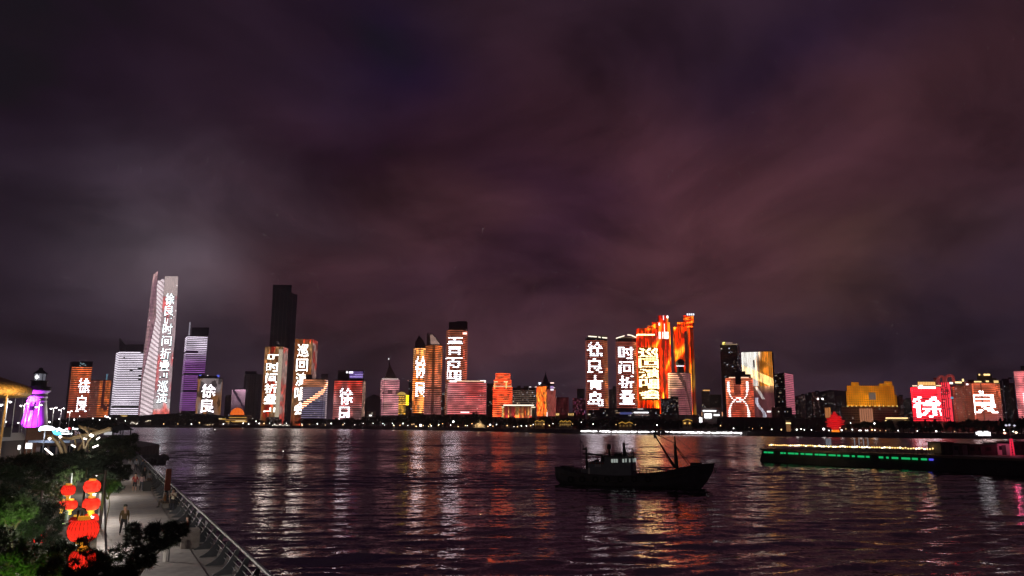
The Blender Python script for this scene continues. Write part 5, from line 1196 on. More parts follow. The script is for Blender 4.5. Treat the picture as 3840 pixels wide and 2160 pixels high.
# ================================================================== floating quay on the right
def quay():
    N0 = gp(2860, 1730, 0); N1 = gp(3840, 1786, 0); ax = (N1 - N0); ax.z = 0; ln = ax.length; ax.normalize(); nn = Vector((-ax.y, ax.x, 0));
    if nn.y < 0: nn = -nn
    zt = 3.35; Lq = ln + 60; W = 30.0
    root = thing('jetty', 'long dark concrete jetty with gold deck lamps and green edge lights', 'jetty', (N0.x, N0.y, 0))
    con = mat('jetty_concrete', (.035, .032, .032), .85, noise=.4, nscale=.4, bump=.5); dk = mat('jetty_deck', (.16, .12, .09), .8, noise=.35, nscale=.5)
    P = lambda s, t, z=0.: ax * s + nn * t + Vector((0, 0, z))
    # hull-like body, slightly battered
    mb = MB(); mb.v = [P(-.6, -.8, -1), P(Lq, -.8, -1), P(Lq, W, -1), P(6, W, -1), P(0, 0, zt - .5), P(Lq, 0, zt - .5), P(Lq, W, zt - .5), P(6, W, zt - .5)]
    mb.f = [(0, 1, 5, 4), (1, 2, 6, 5), (2, 3, 7, 6), (3, 0, 4, 7)]; mb.mi = [0] * 4; mb.obj('wall', con, root)
    mb = MB(); mb.v = [P(-.4, -.4, zt - .5), P(Lq, -.4, zt - .5), P(Lq, W, zt - .5), P(6, W, zt - .5), P(-.4, -.4, zt), P(Lq, -.4, zt), P(Lq, W, zt), P(6, W, zt)]
    mb.f = [(0, 1, 5, 4), (1, 2, 6, 5), (2, 3, 7, 6), (3, 0, 4, 7), (4, 5, 6, 7)]; mb.mi = [0] * 5; mb.obj('deck', dk, root)
    gl = mat('green_led', (.02, .1, .04), emit=(.01, .42, .12), es=1.0); bl = mat('blue_led', (.02, .02, .2), emit=(.08, .08, .8), es=1)
    s = 1.0; Rq = random.Random(4); k = 0
    end = (gp(3520, 1765, 0) - N0).dot(ax)
    while s < end:
        w = Rq.uniform(.5, 2.2); gap = Rq.choice((.3, .5, .8, 2.4))
        a = MB(); zc = zt - 1.15
        a.v = [P(s, -.52, zc), P(s + w, -.52, zc), P(s + w, -.52, zc + .42), P(s, -.52, zc + .42), P(s, -.35, zc), P(s + w, -.35, zc), P(s + w, -.35, zc + .42), P(s, -.35, zc + .42)]
        a.f = [(0, 1, 2, 3), (3, 2, 6, 7), (1, 0, 4, 5), (0, 3, 7, 4), (2, 1, 5, 6)]; a.mi = [0] * 5
        a.obj('edge_light', gl if s < end - 1.6 else bl, root); s += w + gap
    # deck railing on the near edge and gold string along the far edge
    post = MB().tube([(0, 0, 0), (0, 0, 1.0)], .05, 4).me('rail_post', POLE); bulb = MB().lathe([(.02, -.18), (.2, 0), (.02, .18)], 6).me('deck_lamp', mat('deck_lamp', (.8, .6, .3), emit=(1, .60, .20), es=3), True); bulb2 = MB().lathe([(.02, -.2), (.3, 0), (.02, .2)], 6).me('deck_lamp', mat('deck_lamp_w', (.8, .7, .5), emit=(1, .85, .55), es=4.2), True)
    n = 46
    for k in range(n):
        s = 1 + (end - 2) * k / (n - 1); obj('rail_post', post, root, P(s, .2, zt))
    MB().tube([P(.8, .2, zt + 1), P(end, .2, zt + 1)], .05, 4).obj('rail', mat('gold_rail', (.4, .3, .15), .5), root)
    gb = gp(2885, 1668, zt + 1.2) - N0; ge = gp(3540, 1684, zt + 1.2) - N0; gb.z = ge.z = 0
    n = 72
    for k in range(n + 1):
        p = gb.lerp(ge, k / n); o_ = obj('deck_lamp', bulb2 if Rq.random() < .25 + .5 * k / n else bulb, root, (p.x, p.y, zt + 1.2 + Rq.uniform(-.1, .1)))
        if k % 2 == 0: obj('rail_post', post, root, (p.x, p.y, zt))
    for k in range(7): p = gb.lerp(ge, (k + .5) / 7); light('deck_light', 'POINT', (p.x, p.y, zt + 1.6), 24, (1, .55, .18), root, .5)
    MB().tube([(gb.x, gb.y, zt + 1.0), (ge.x, ge.y, zt + 1.0)], .05, 4).obj('rail', POLE, root)
    for xa, xb in ((3100, 3116), (3206, 3256)):
        a = gp(xa, 1672, zt) - N0; b = gp(xb, 1673, zt) - N0
        for k in range(4): p = a.lerp(b, k / 3); MB().box(p.x - .12, p.x + .12, p.y - .1, p.y + .1, zt, zt + 2.2).obj('lamp_column', mat('pale_column', (.4, .4, .45), emit=(.5, .55, .65), es=.25), root)
    # cabins
    def cabin(lab, xa, xb, yt, t, m, D=None, wins=True, cat='cabin', e=None):
        Pa = gp(xa, 1706, zt); D = Pa.y; a = at(xa, 1700, D); b = at(xb, 1700, D); zz = at((xa + xb) / 2, yt, D).z
        r = thing('deck_cabin', lab, cat, (a.x, D, zt)); w = b.x - a.x; h = zz - zt
        MB().box(0, w, 0, 5, 0, h).obj('wall', m, r); MB().box(-.3, w + .3, -.4, 5.3, h, h + .18).obj('roof', mat('cabin_roof', (.03, .03, .03), .8), r)
        if wins:
            for k in range(int(w / 1.8)): MB().box(.4 + k * 1.8, 1.4 + k * 1.8, -.06, -.01, h * .45, h * .8).obj('window', mat('window_dark', (0.02, 0.022, 0.03), 0.15), r)
        MB().box(w * .5 - .45, w * .5 + .45, -.08, -.02, 0, min(2.1, h * .9)).obj('door', mat('cabin_door', (.05, .05, .05), .6), r)
        return r
    dkm = mat('cabin_dark', (.03, .028, .03), .7, noise=.3, nscale=1); gm = mat('cabin_grey', (.16, .15, .16), .7, noise=.2, nscale=1); pm = mat('cabin_pale', (.6, .5, .5), .6)
    cabin('black boxy cabin at the end of the gold lamp row on the jetty', 3530, 3572, 1661, 0, dkm)
    cabin('grey cabin with dark windows on the jetty before the sign pole', 3574, 3630, 1666, 0, gm)
    cabin('long dark shed on the jetty behind the sign pole', 3632, 3738, 1670, 0, dkm)
    pk = cabin('pale cabin washed in pink light beside the red mast', 3742, 3790, 1664, 0, pm); light('pink_light', 'POINT', (2.2, -2.5, 2.2), 60, (1, .2, .4), pk, .2)
    cabin('last dark cabin on the jetty past the red mast', 3796, 3900, 1660, 0, dkm)
    # sign pole
    D = gp(3692, 1706, zt).y; b = at(3692, 1700, D); r = thing('sign_pole', 'bright white illuminated sign board on a thin pole above the jetty', 'sign', (b.x, D, zt))
    z0, z1 = at(3692, 1634, D).z - zt, at(3692, 1617, D).z - zt; w = 27 * D / FPX
    MB().tube([(0, 0, 0), (0, 0, z0)], .07, 6).obj('pole', mat('pole_white', (.5, .5, .5), .5), r)
    MB().box(-w, w, -.12, .12, z0 - .1, z1 + .1).obj('board', mat('board_back', (.2, .2, .22), .6), r)
    em = mat('sign_white', (.9, .9, .9), emit=(1, 1, 1), es=2.2, sample=True)
    for k in range(7):
        x0 = -w + .1 + k * 2 * w / 7; MB().box(x0, x0 + 2 * w / 7 - .06, -.2, -.13, z0 + (.25 if k == 0 else 0), z1 - (.2 if k % 3 == 0 else 0)).obj('sign_mark', em, r)
    # red mast
    D = gp(3797, 1708, zt).y; b = at(3797, 1700, D); r = thing('lamp_mast', 'red lit lattice mast with lamps at its head on the jetty', 'mast', (b.x, D, zt))
    rm = mat('mast_red', (.5, .06, .08), .5, emit=(.5, .02, .06), es=.8); zt2 = at(3797, 1602, D).z - zt
    hm = at(3797, 1645, D).z - zt
    for sx in (-.35, .35): MB().tube([(sx, 0, 0), (sx * .6, 0, hm)], .16, 5).obj('leg', rm, r)
    MB().tube([(0, 0, hm), (.0, 0, zt2)], .05, 5).obj('pole', POLE, r)
    for k in range(6): MB().tube([(-.35, 0, hm * k / 6), (.33, 0, hm * (k + 1) / 6)], .05, 4).obj('brace', rm, r)
    for dx, y, es, c_ in ((-1.2, 1624, 4, (1, .45, .3)), (1.3, 1622, 3, (1, .75, .5)), (-.7, 1595, .7, (.8, .8, 1)), (.0, 1594, .7, (.8, .8, 1)), (1.1, 1596, .6, (.8, .8, 1))):
        z = at(3797, y, D).z - zt; MB().lathe([(.02, -.25), (.3, 0), (.02, .25)], 8, (dx, 0, z)).obj('lamp', mat('mastlamp_%d_%d' % (y, int(es)), (.5, .4, .4), emit=c_, es=es), r)
        MB().tube([(0, 0, z - .5), (dx, 0, z - .2)], .04, 4).obj('arm', POLE, r)
    light('mast_light', 'POINT', (-.6, -1.5, hm * .6), 120, (1, .08, .2), r, .2)
quay()

# ================================================================== near shore: promenade
PZ = 3.0
PO = Vector((-12.25, 34.14, 0)); PA = Vector((-.477, .879, 0)).normalized(); PT = Vector((-PA.y, PA.x, 0))
if PT.x > 0: PT = -PT
def W(s, t, z=PZ): return PO + PA * s + PT * t + Vector((0, 0, z))
PRZ = math.atan2(PA.y, PA.x)
PAVE = [mat('paving_%d' % k, c, .62, noise=.25, nscale=2.2, bump=.25) for k, c in enumerate(((.33, .31, .30), (.29, .275, .27), (.36, .335, .32)))]
COPE = mat('coping_stone', (.26, .245, .235), .7, noise=.25, nscale=2, bump=.3)
SOIL = mat('planting_soil', (.045, .04, .028), .95, noise=.5, nscale=1.5, bump=.6)
def prom():
    # quay body
    out = [W(-70, -.55, 0), W(141, -.55, 0), Vector((-88, 172, 0)), Vector((-97, 196, 0)), Vector((-106, 228, 0)), Vector((-128, 262, 0)), Vector((-175, 330, 0)), Vector((-300, 430, 0)), Vector((-760, 640, 0)), Vector((-1500, 760, 0)), Vector((-1500, -100, 0)), W(-70, 120, 0)]
    mb = MB(); mb.prism([(p.x, p.y) for p in out], -1.5, PZ - .12)
    q = struct(mb.obj('quay', mat('quay_stone', (.15, .135, .125), .85, noise=.35, nscale=.5, bump=.5)))
    base = bpy.data.objects.new('promenade', None); base.location = W(0, 0, 0); base.rotation_euler = (0, 0, PRZ); COL.objects.link(base); struct(base)
    # local x along the walk, local y to the left
    Rp = random.Random(8); L = 1.32
    ms = [MB().box(-L / 2 + .02, L / 2 - .02, 0.98, 4.86, PZ - .12, PZ).me('paving_slab', PAVE[k]) for k in range(3)]
    ec = MB().box(-L / 2 + .015, L / 2 - .015, -.5, .95, PZ - .12, PZ - .05).me('coping_slab', COPE)
    for k in range(118):
        o = obj('paving_slab', ms[Rp.randrange(3)], base, (-14 + k * L, 0, Rp.uniform(-.006, .006)))
        obj('coping_slab', ec, base, (-14 + k * L, 0, 0))
    MB().box(-60, 160, 0.9, 5, PZ - .2, PZ - .09).obj('joint_bed', mat('joint_sand', (.08, .075, .07), .9), base)
    # planter kerb
    kb = MB().box(-.99, .99, 4.9, 5.25, PZ - .1, PZ + .42).me('planter_kerb', COPE)
    for k in range(70): obj('planter_kerb', kb, base, (-30 + 2 * k, 0, 0))
    g = MB().prism([W(-60, 5.25).xy, W(112, 5.25).xy, W(112, 17).xy, W(-60, 17).xy], PZ - .12, PZ + .30)
    struct(g.obj('planting_bed', SOIL))
    road = MB().prism([W(-60, 17.3).xy, W(140, 17.3).xy, W(170, 60).xy, W(-60, 60).xy], PZ - .12, PZ - .05); struct(road.obj('plaza', mat('plaza_stone', (.30, .27, .25), .75, noise=.25, nscale=.4, bump=.2)))
prom()
def railing():
    root = thing('promenade_railing', 'steel railing with curved blade posts along the water edge of the promenade', 'railing', W(0, 0, 0), PRZ)
    stl = mat('rail_steel', (.09, .095, .11), .5, .4, noise=.15, nscale=4); bl = mat('rail_blade', (.06, .065, .075), .5, .3, noise=.2, nscale=3)
    prof = [(-.02, 0), (.78, 0), (.72, .06), (.55, .13), (.38, .25), (.22, .42), (.08, .62), (-.03, .85), (-.12, 1.02), (-.30, 1.05), (-.24, .7), (-.14, .35)]
    mb = MB(); n = len(prof); mb.v = [Vector((-.04, y, z + PZ - .05)) for y, z in prof] + [Vector((.04, y, z + PZ - .05)) for y, z in prof]
    mb.f = [tuple(range(n)), tuple(reversed(range(n, 2 * n)))] + [(k, k + n, (k + 1) % n + n, (k + 1) % n) for k in range(n)]; mb.mi = [0] * len(mb.f)
    pm = mb.me('post', bl)
    for k in range(61): obj('post', pm, root, (-7.5 + 2.5 * k, 0, 0))
    for y, z, r in ((-.24, 1.1, .075), (-.36, .98, .03), (-.10, .74, .03), (-.06, .5, .022), (-.02, .28, .022)): MB().tube([(-30, y, PZ + z), (143, y, PZ + z)], r, 8).obj('rail', stl, root)
    for k in range(60): MB().box(-7.2 + 2.5 * k + .6, -7.2 + 2.5 * k + 1.4, -.22, -.19, PZ + .12, PZ + .9).obj('panel', mat('rail_panel', (.3, .31, .34), .3, .6), root) if k % 2 and k > 5 else None
railing()

# ---- people
SKIN = mat('skin', (.42, .26, .19), .55)
HAIR = mat('hair_black', (.012, .010, .010), .5)
def person(label, loc, face, top, bottom, shoe=(.05, .05, .05), height=1.7, pose='stand', hair=1, shorts=False, sleeves=True, seed=0):
    """one continuous skinned body; face = heading (rad) of the chest"""
    k = height / 1.7; Rz = random.Random(seed)
    V = []; E = []; Rad = []; Seg = {}
    def nd(p, r, par=None, seg='top'):
        V.append(Vector(p) * k); Rad.append(r * k)
        if par is not None: E.append((par, len(V) - 1)); Seg[len(E) - 1] = seg
        return len(V) - 1
    st = .0
    sit = pose == 'sit'; hipz = .88 if not sit else .46
    lean = .14 if pose == 'lean' else 0
    pel = nd((0, 0, hipz), .145, None)
    waist = nd((lean * .3, 0, hipz + .14), .125, pel, 'top'); chest = nd((lean * .7, 0, hipz + .36), .15, waist); neck = nd((lean, 0, hipz + .545), .058, chest, 'skin')
    hd = nd((lean + .02, 0, hipz + .66), .088, neck, 'skin'); ht = nd((lean + .025, 0, hipz + .755), .085, hd, 'skin'); nd((lean + .01, 0, hipz + .81), .055, ht, 'skin')
    nd((lean + .115, 0, hipz + .66), .016, hd, 'skin')   # nose
    for sg in (-1, 1):
        nd((lean + .01, sg * .098, hipz + .675), .016, hd, 'skin')      # ear
        sw = .22 * sg if pose == 'walk' else (.03 * sg)
        sh = nd((lean * .8, sg * .185, hipz + .46), .062, chest)
        if pose in ('phone', 'lean') :
            el = nd((lean + .10, sg * .235, hipz + .22), .05, sh); wr = nd((lean + .30, sg * .12, hipz + .33), .034, el, 'top' if sleeves else 'skin'); fd = Vector((.5, -.2 * sg, .5))
        elif sit:
            el = nd((.06, sg * .25, hipz + .22), .05, sh); wr = nd((.26, sg * .16, hipz + .13), .034, el, 'skin'); fd = Vector((1, -.2 * sg, -.2))
        else:
            el = nd((-sw * .5 - .02, sg * .245, hipz + .19), .048, sh); wr = nd((-sw + .03, sg * .265, hipz - .04), .034, el, 'top' if sleeves else 'skin'); fd = Vector((.25 - sw, 0, -1))
        fd.normalize(); p0 = V[wr] / k
        palm = nd(p0 + fd * .075, .033, wr, 'skin'); sd = Vector((0, 1, 0)).cross(fd).normalized() if abs(fd.y) < .9 else Vector((1, 0, 0))
        for j, (off, ln) in enumerate(((-.03, .065), (-.01, .078), (.012, .074), (.032, .056))):
            a = nd(p0 + fd * .11 + sd * off, .010, palm, 'skin'); nd(p0 + fd * (.11 + ln * .9) + sd * off * 1.1 - Vector((0, sg * .012, 0)), .008, a, 'skin')
        th = nd(p0 + fd * .06 - sd * .05, .011, palm, 'skin')
        hp = nd((0, sg * .095, hipz - .06), .10, pel, 'bot')
        if sit: kn = nd((.42, sg * .11, hipz + .0), .068, hp, 'bot'); an = nd((.44, sg * .11, .09), .042, kn, 'bot' if not shorts else 'skin'); toe0 = .44
        else:
            f = (.24 * sg) if pose == 'walk' else .02 * sg
            kn = nd((f * .55 + .03, sg * .105, .48), .066, hp, 'bot'); an = nd((f, sg * .11, .09 + (.04 if pose == 'walk' and sg < 0 else 0)), .042, kn, 'bot' if not shorts else 'skin'); toe0 = f
        heel = nd((toe0 - .03, sg * .11, .045), .04, an, 'shoe'); nd((toe0 + .16, sg * .12, .035), .035, heel, 'shoe')
    me = bpy.data.meshes.new('body'); me.from_pydata([tuple(v) for v in V], E, []); o = bpy.data.objects.new('tmp_body', me); COL.objects.link(o)
    mo = o.modifiers.new('skin', 'SKIN'); mo.use_smooth_shade = True
    for i, r in enumerate(Rad): me.skin_vertices[0].data[i].radius = (r, r)
    me.skin_vertices[0].data[0].use_root = True
    sb = o.modifiers.new('sub', 'SUBSURF'); sb.levels = 1; sb.render_levels = 1
    bm = bpy.data.meshes.new_from_object(o.evaluated_get(bpy.context.evaluated_depsgraph_get())); bpy.data.objects.remove(o)
    bm.name = 'body'; bm.materials.clear()
    mk = lambda n, c: mat('cloth_%s_%d_%d_%d' % (n, *[int(x * 255) for x in c]), c, .85, noise=.15, nscale=9)
    mats = {'skin': SKIN, 'top': mk('top', top), 'bot': mk('bottom', bottom), 'shoe': mk('shoe', shoe)}
    keys = list(mats)
    for q in keys: bm.materials.append(mats[q])
    A = np.array([V[a] for a, b in E]); B = np.array([V[b] for a, b in E]); sg_ = [keys.index(Seg[i]) for i in range(len(E))]; AB = B - A; L2 = (AB ** 2).sum(1) + 1e-9
    for p in bm.polygons:
        c_ = np.array(p.center); t = np.clip(((c_ - A) * AB).sum(1) / L2, 0, 1); d = ((A + AB * t[:, None] - c_) ** 2).sum(1); p.material_index = sg_[int(d.argmin())]; p.use_smooth = True
        if c_[2] < hipz * k + .05 and p.material_index == 1 and abs(c_[1]) < .17 * k and not sit: p.material_index = 2
        if shorts and p.material_index == 2 and c_[2] < .5 * k: p.material_index = 0
    root = thing('person', label, 'person', loc, face); obj('body', bm, root)
    # hair cap
    hb = MB(); hc = Vector((lean + .005, 0, hipz + .745)) * k
    hb.lathe([(.002, .118 * k)] + [(.112 * k * math.sin(t), .118 * k * math.cos(t)) for t in (.35, .7, 1.05, 1.4, 1.7)], 14, hc)
    if hair == 2: hb.lathe([(.10 * k, .02), (.105 * k, -.1 * k), (.09 * k, -.26 * k)], 10, hc - Vector((.05 * k, 0, 0)), ang=math.pi * 1.3, a0=math.pi * .35)
    hb.obj('hair', HAIR, root, smooth=True)
    face_m = mat('eye_dark', (.02, .015, .012), .4)
    for sg in (-1, 1): MB().lathe([(.001, -.008), (.011, 0), (.001, .008)], 6, Vector((lean + .095, sg * .034, hipz + .70)) * k).obj('eye', face_m, root)
    MB().box(lean * k + .085 * k, lean * k + .101 * k, -.025 * k, .025 * k, (hipz + .612) * k, (hipz + .622) * k).obj('mouth', mat('lips', (.30, .10, .09), .5), root)
    return root
def bag(root_p, loc, rz, label, col):
    r = thing('shoulder_bag', label, 'bag', loc, rz); m = mat('bag_%d' % int(col[0] * 255), col, .7)
    MB().prism([(-.19, -.07), (.19, -.07), (.21, .07), (-.21, .07)], 0, .28, [(-.15, -.04), (.15, -.04), (.15, .04), (-.15, .04)]).obj('body', m, r)
    MB().tube([(-.13, 0, .27), (-.10, 0, .5), (0, .02, .62), (.10, 0, .5), (.13, 0, .27)], .015, 5).obj('strap', m, r)
toward = math.atan2(-PA.y, -PA.x); away = PRZ
def G(x, y): p = gp(x, y, PZ); return Vector((p.x, p.y, PZ))
person('person in an ochre jacket and dark trousers walking along the promenade', G(460, 2008), toward + .15, (.10, .062, .02), (.012, .012, .014), (.25, .23, .2), 1.72, 'walk', seed=1)
p = G(645, 1919); person('person in a cream top and dark trousers looking at a phone by the railing', p, PRZ + math.pi - .5, (.62, .55, .42), (.018, .02, .035), (.8, .78, .72), 1.66, 'phone', 2, sleeves=False, seed=2)
bag(None, p + Vector((.10, -.28, .62)), .6, 'large black shoulder bag hanging at the hip of the cream topped person', (.012, .012, .014))
person('person in a red shirt and dark shorts walking away beside a companion with a bag', G(503, 1845), away, (.28, .035, .03), (.015, .015, .018), (.4, .38, .38), 1.72, 'walk', shorts=True, sleeves=False, seed=3)
p = G(528, 1843); person('person in a dusty pink shirt and jeans walking away with a white bag', p, away - .05, (.40, .27, .27), (.05, .06, .08), (.4, .38, .38), 1.68, 'walk', 2, seed=4)
bag(None, p + Vector((-.34, -.02, .55)), .2, 'small white carrier bag held low by the pink shirted person', (.7, .7, .7))
person('person in a grey shirt with bare legs strolling nearest the railing', G(557, 1826), away + .1, (.24, .24, .26), (.10, .06, .05), (.25, .2, .2), 1.66, 'walk', 2, shorts=True, seed=5)
person('person in black clothes walking ahead of the red shirted person', G(538, 1812), away, (.03, .03, .035), (.03, .03, .035), height=1.74, pose='walk', seed=6)
person('person in a white shirt and black trousers near the planting edge', G(484, 1768), away + .3, (.6, .6, .62), (.02, .02, .025), height=1.7, pose='stand', seed=7)
person('person in a pale blue shirt standing further along by the planting', G(508, 1766), toward, (.45, .48, .55), (.03, .03, .04), height=1.66, pose='stand', seed=8)
person('person in dark blue leaning towards the rail far along the promenade', G(527, 1772), PRZ - 1.3, (.06, .08, .13), (.02, .02, .025), height=1.72, pose='lean', seed=9)
person('person in an orange top sitting with their back to the railing', W(29.2, .75, PZ), PRZ + 1.4, (.45, .19, .05), (.20, .16, .12), height=1.62, pose='sit', seed=10)
person('person in a rust coloured top sitting on the bench end near the stone bin', W(11.4, .78, PZ), PRZ + 1.5, (.45, .16, .10), (.05, .05, .06), height=1.66, pose='sit', hair=2, seed=11)

# ---- promenade furniture
def bench(loc, lab):
    r = thing('stone_bench', lab, 'bench', loc, PRZ); m = mat('bench_stone', (.24, .22, .20), .75, noise=.2, nscale=3)
    for x in (-.7, .7): MB().box(x - .12, x + .12, -.2, .2, 0, .34).obj('leg', m, r)
    for k in range(4): MB().box(-.95, .95, -.24 + k * .125, -.24 + k * .125 + .105, .34, .40).obj('slat', mat('bench_slat', (.20, .15, .10), .7, noise=.2, nscale=5), r)
bench(W(29.2, .72), 'slatted bench at the rail under the orange topped sitter'); bench(W(11.2, .72), 'slatted bench at the rail next to the stone bin')
def bin_(loc, lab, w, h, two):
    r = thing('litter_bin', lab, 'bin', loc, PRZ); dk = mat('bin_dark', (.02, .02, .02), .6); st = mat('bin_stone', (.24, .21, .19), .75, noise=.25, nscale=4)
    MB().prism([(-w, -w), (w, -w), (w, w), (-w, w)], 0, h, [(-w * 1.12, -w * 1.12), (w * 1.12, -w * 1.12), (w * 1.12, w * 1.12), (-w * 1.12, w * 1.12)]).obj('body', dk, r)
    MB().box(-w * 1.2, w * 1.2, -w * 1.2, w * 1.2, h, h + .06).obj('lid', st if two else dk, r)
    MB().box(-w * .6, w * .6, -w * 1.13 - .02, -w * 1.10, h * .72, h * .9).obj('slot', mat('bin_slot', (.005, .005, .005), .8), r)
    if two:
        MB().box(w * -2.3, -w * 1.16, -w * 1.05, w * 1.05, 0, h * 1.02).obj('stone_end', st, r)
bin_(W(8.6, .95), 'dark litter bin with a pale stone end beside the railing', .42, .82, True)
bin_(W(45.0, 1.3), 'dark tapered litter bin between the walkers and the red sign', .38, .85, False)
def sign():
    r = thing('information_sign', 'tall rust red sign panel standing on two pale legs by the railing', 'sign', G(622, 1890), PRZ + math.pi / 2 + .25)
    m = mat('sign_rust', (.26, .055, .03), .6, noise=.15, nscale=3); lg = mat('sign_leg', (.42, .36, .30), .6)
    for x in (-.20, .20): MB().tube([(x * 1.5, 0, 0), (x * .8, 0, 1.15)], .05, 6).obj('leg', lg, r)
    MB().prism([(-.24, -.05), (.24, -.05), (.24, .05), (-.24, .05)], 1.05, 2.75, [(-.20, -.04), (.20, -.04), (.20, .04), (-.20, .04)]).obj('panel', m, r)
sign()
def bollard(loc, lab):
    r = thing('white_bollard', lab, 'bollard', loc); m = mat('bollard_white', (.78, .76, .72), .5)
    MB().lathe([(.085, 0), (.085, .70), (.10, .76), (.10, .86), (.07, .93), (.001, .95)], 14).obj('post', m, r, smooth=True); MB().lathe([(.105, .74), (.108, .75), (.105, .77)], 14).obj('collar', mat('bollard_collar', (.3, .3, .3), .4), r)
    b = MB().box(.16, .20, -.03, .03, 0, .66); b.obj('hinge_plate', mat('bollard_plate', (.12, .12, .12), .5), r)
bollard(G(617, 2106), 'squat white bollard standing alone on the near paving')
# bollard lamps lighting the walk
def walk_lamp(s, e, lab, col=(1, .88, .78), h=1.5, t=5.6):
    r = thing('bollard_lamp', lab, 'lamp', W(s, t, PZ + .3)); m = mat('lamp_body', (.06, .06, .06), .5)
    MB().lathe([(.09, 0), (.07, .1), (.06, h - .25)], 10).obj('post', m, r); MB().lathe([(.07, h - .25), (.09, h - .22), (.09, h - .02), (.07, h)], 10).obj('lens', mat('walk_lens', (.8, .8, .8), emit=(1, .88, .75), es=3), r); MB().lathe([(.13, h), (.13, h + .04), (.001, h + .1)], 10).obj('cap', m, r)
    light('walk_light', 'POINT', (.0, 0, h + .35), e, col, r, .12)
walk_lamp(-4, 800, 'slim garden lamp in the bed nearest the white bollard'); walk_lamp(7.6, 560, 'slim garden lamp in the bed beside the ochre jacketed walker', (1, .90, .80)); walk_lamp(21, 620, 'slim garden lamp in the bed beyond the lantern posts'); walk_lamp(39, 600, 'slim garden lamp in the bed near the group of walkers'); walk_lamp(62, 760, 'slim garden lamp in the bed toward the pier end'); walk_lamp(90, 640, 'slim garden lamp at the far tip of the bed')

# ---- lanterns
PAPER = None
def lantern_mat():
    m = bpy.data.materials.new('lantern_silk'); m.use_nodes = True; nt = m.node_tree; N = nt.nodes
    out = N['Material Output']; N.remove(N['Principled BSDF'])
    tr = N.new('ShaderNodeBsdfTranslucent'); tr.inputs[0].default_value = (.95, .072, .075, 1); df = N.new('ShaderNodeBsdfDiffuse'); df.inputs[0].default_value = (.5, .02, .02, 1)
    tc = N.new('ShaderNodeTexCoord'); nz = N.new('ShaderNodeTexNoise'); nz.inputs['Scale'].default_value = 3; nt.links.new(tc.outputs['Object'], nz.inputs['Vector'])
    mp = N.new('ShaderNodeMapRange'); mp.inputs[3].default_value = .82; mp.inputs[4].default_value = .98; nt.links.new(nz.outputs['Fac'], mp.inputs[0])
    mx = N.new('ShaderNodeMixShader'); nt.links.new(mp.outputs[0], mx.inputs[0]); nt.links.new(df.outputs[0], mx.inputs[1]); nt.links.new(tr.outputs[0], mx.inputs[2]); nt.links.new(mx.outputs[0], out.inputs[0])
    return m
PAPER = lantern_mat()
GOLD = mat('lantern_gold', (.65, .38, .06), .45, emit=(1, .42, .03), es=.4)
def lantern(px, py, D, dia, lab, e=60):
    p = at(px, py, D); r = dia / 2; hh = r * .74
    root = thing('paper_lantern', lab, 'lantern', p, 0, 'red lanterns hung among the pines')
    prof = [(r * (.36 + .64 * math.cos(t) ** .8 if abs(t) < 1.5 else .36), hh * math.sin(t)) for t in [-1.35 + 2.7 * k / 10 for k in range(11)]]
    MB().lathe(prof, 24).obj('shade', PAPER, root, smooth=True)
    for k in range(24):
        a = 2 * math.pi * k / 24; MB().tube([(q * 1.006 * math.cos(a), q * 1.006 * math.sin(a), z) for q, z in prof[::2]], .012, 3, caps=False).obj('rib', mat('lantern_rib', (.25, .02, .01), .6), root)
    zt = hh * math.sin(1.35)
    MB().lathe([(r * .40, zt - .02), (r * .42, zt + .06), (r * .40, zt + .10)], 20).obj('top_ring', GOLD, root); MB().lathe([(r * .40, -zt + .02), (r * .42, -zt - .05), (r * .30, -zt - .09)], 20).obj('bottom_ring', GOLD, root)
    MB().tube([(0, 0, -zt - .08), (0, 0, -zt - .26), (0, 0, -zt - .30)], [.06, .085, .09], 8).obj('tassel', GOLD, root)
    MB().tube([(0, 0, zt + .1), (0, 0, zt + .3)], .012, 4).obj('cord', mat('cord', (.1, .02, .02), .8), root)
    light('lantern_bulb', 'POINT', (0, 0, -hh * .42), e * .12, (1, .46, .22), root, .06)
LAN = [(345, 1824, 43, .88, 'topmost red lantern of the chain on the dark post, its crown bleached by light', 150), (342, 1890, 43, .9, 'second red lantern of the chain on the dark post, gold tassel showing', 110), (339, 1948, 43.6, .86, 'lowest red lantern of the chain, half hidden behind the big lantern', 110), (312, 1988, 25, .92, 'big orange red lantern hanging beside the planting edge with bright gold rim', 90), (308, 2098, 22.8, .72, 'red lantern low in the pines screened by needles', 60), (256, 1838, 46, .8, 'upper red lantern hung against the pale pole', 70), (266, 1893, 47, .74, 'lower red lantern beside the pale pole, tassel down', 60), (232, 1892, 48, .62, 'small red lantern behind the pale pole', 45), (152, 2018, 40, .66, 'lone small red lantern deep in the pines', 45), (285, 1955, 48, .8, 'dim lantern hanging behind the big orange red one', 6)]
for q in LAN: lantern(*q)
def lantern_post(px, D, top, lab, arms, col, w=.09):
    b = at(px, 2000, D); b.z = PZ + .28; r = thing('lantern_post', lab, 'post', b); m = mat(col[0], col[1], .6)
    MB().tube([(0, 0, 0), (0, 0, top - b.z)], [w * 1.2, w], 8).obj('pole', m, r)
    for (ax_, ay, az) in arms: t = Vector((ax_, ay, az)) - b; MB().tube([(0, 0, t.z), t], .03, 5).obj('arm', m, r)
tip = [at(q[0], q[1], q[2]) + Vector((0, 0, q[3] * .37 + .3)) for q in LAN]
lantern_post(372, 44.6, 6.7, 'dark wooden post carrying the chain of red lanterns', [tip[0], tip[1], tip[2]], ('post_brown', (.035, .02, .015)), .08)
lantern_post(243, 49.2, 6.2, 'pale round pole between the small red lanterns', [tip[5], tip[6], tip[7]], ('post_pale', (.26, .30, .29)), .09)
lantern_post(285, 25.9, 6.55, 'dark thin post carrying the big orange red lantern', [tip[3]], ('post_brown', (.035, .02, .015)), .03)
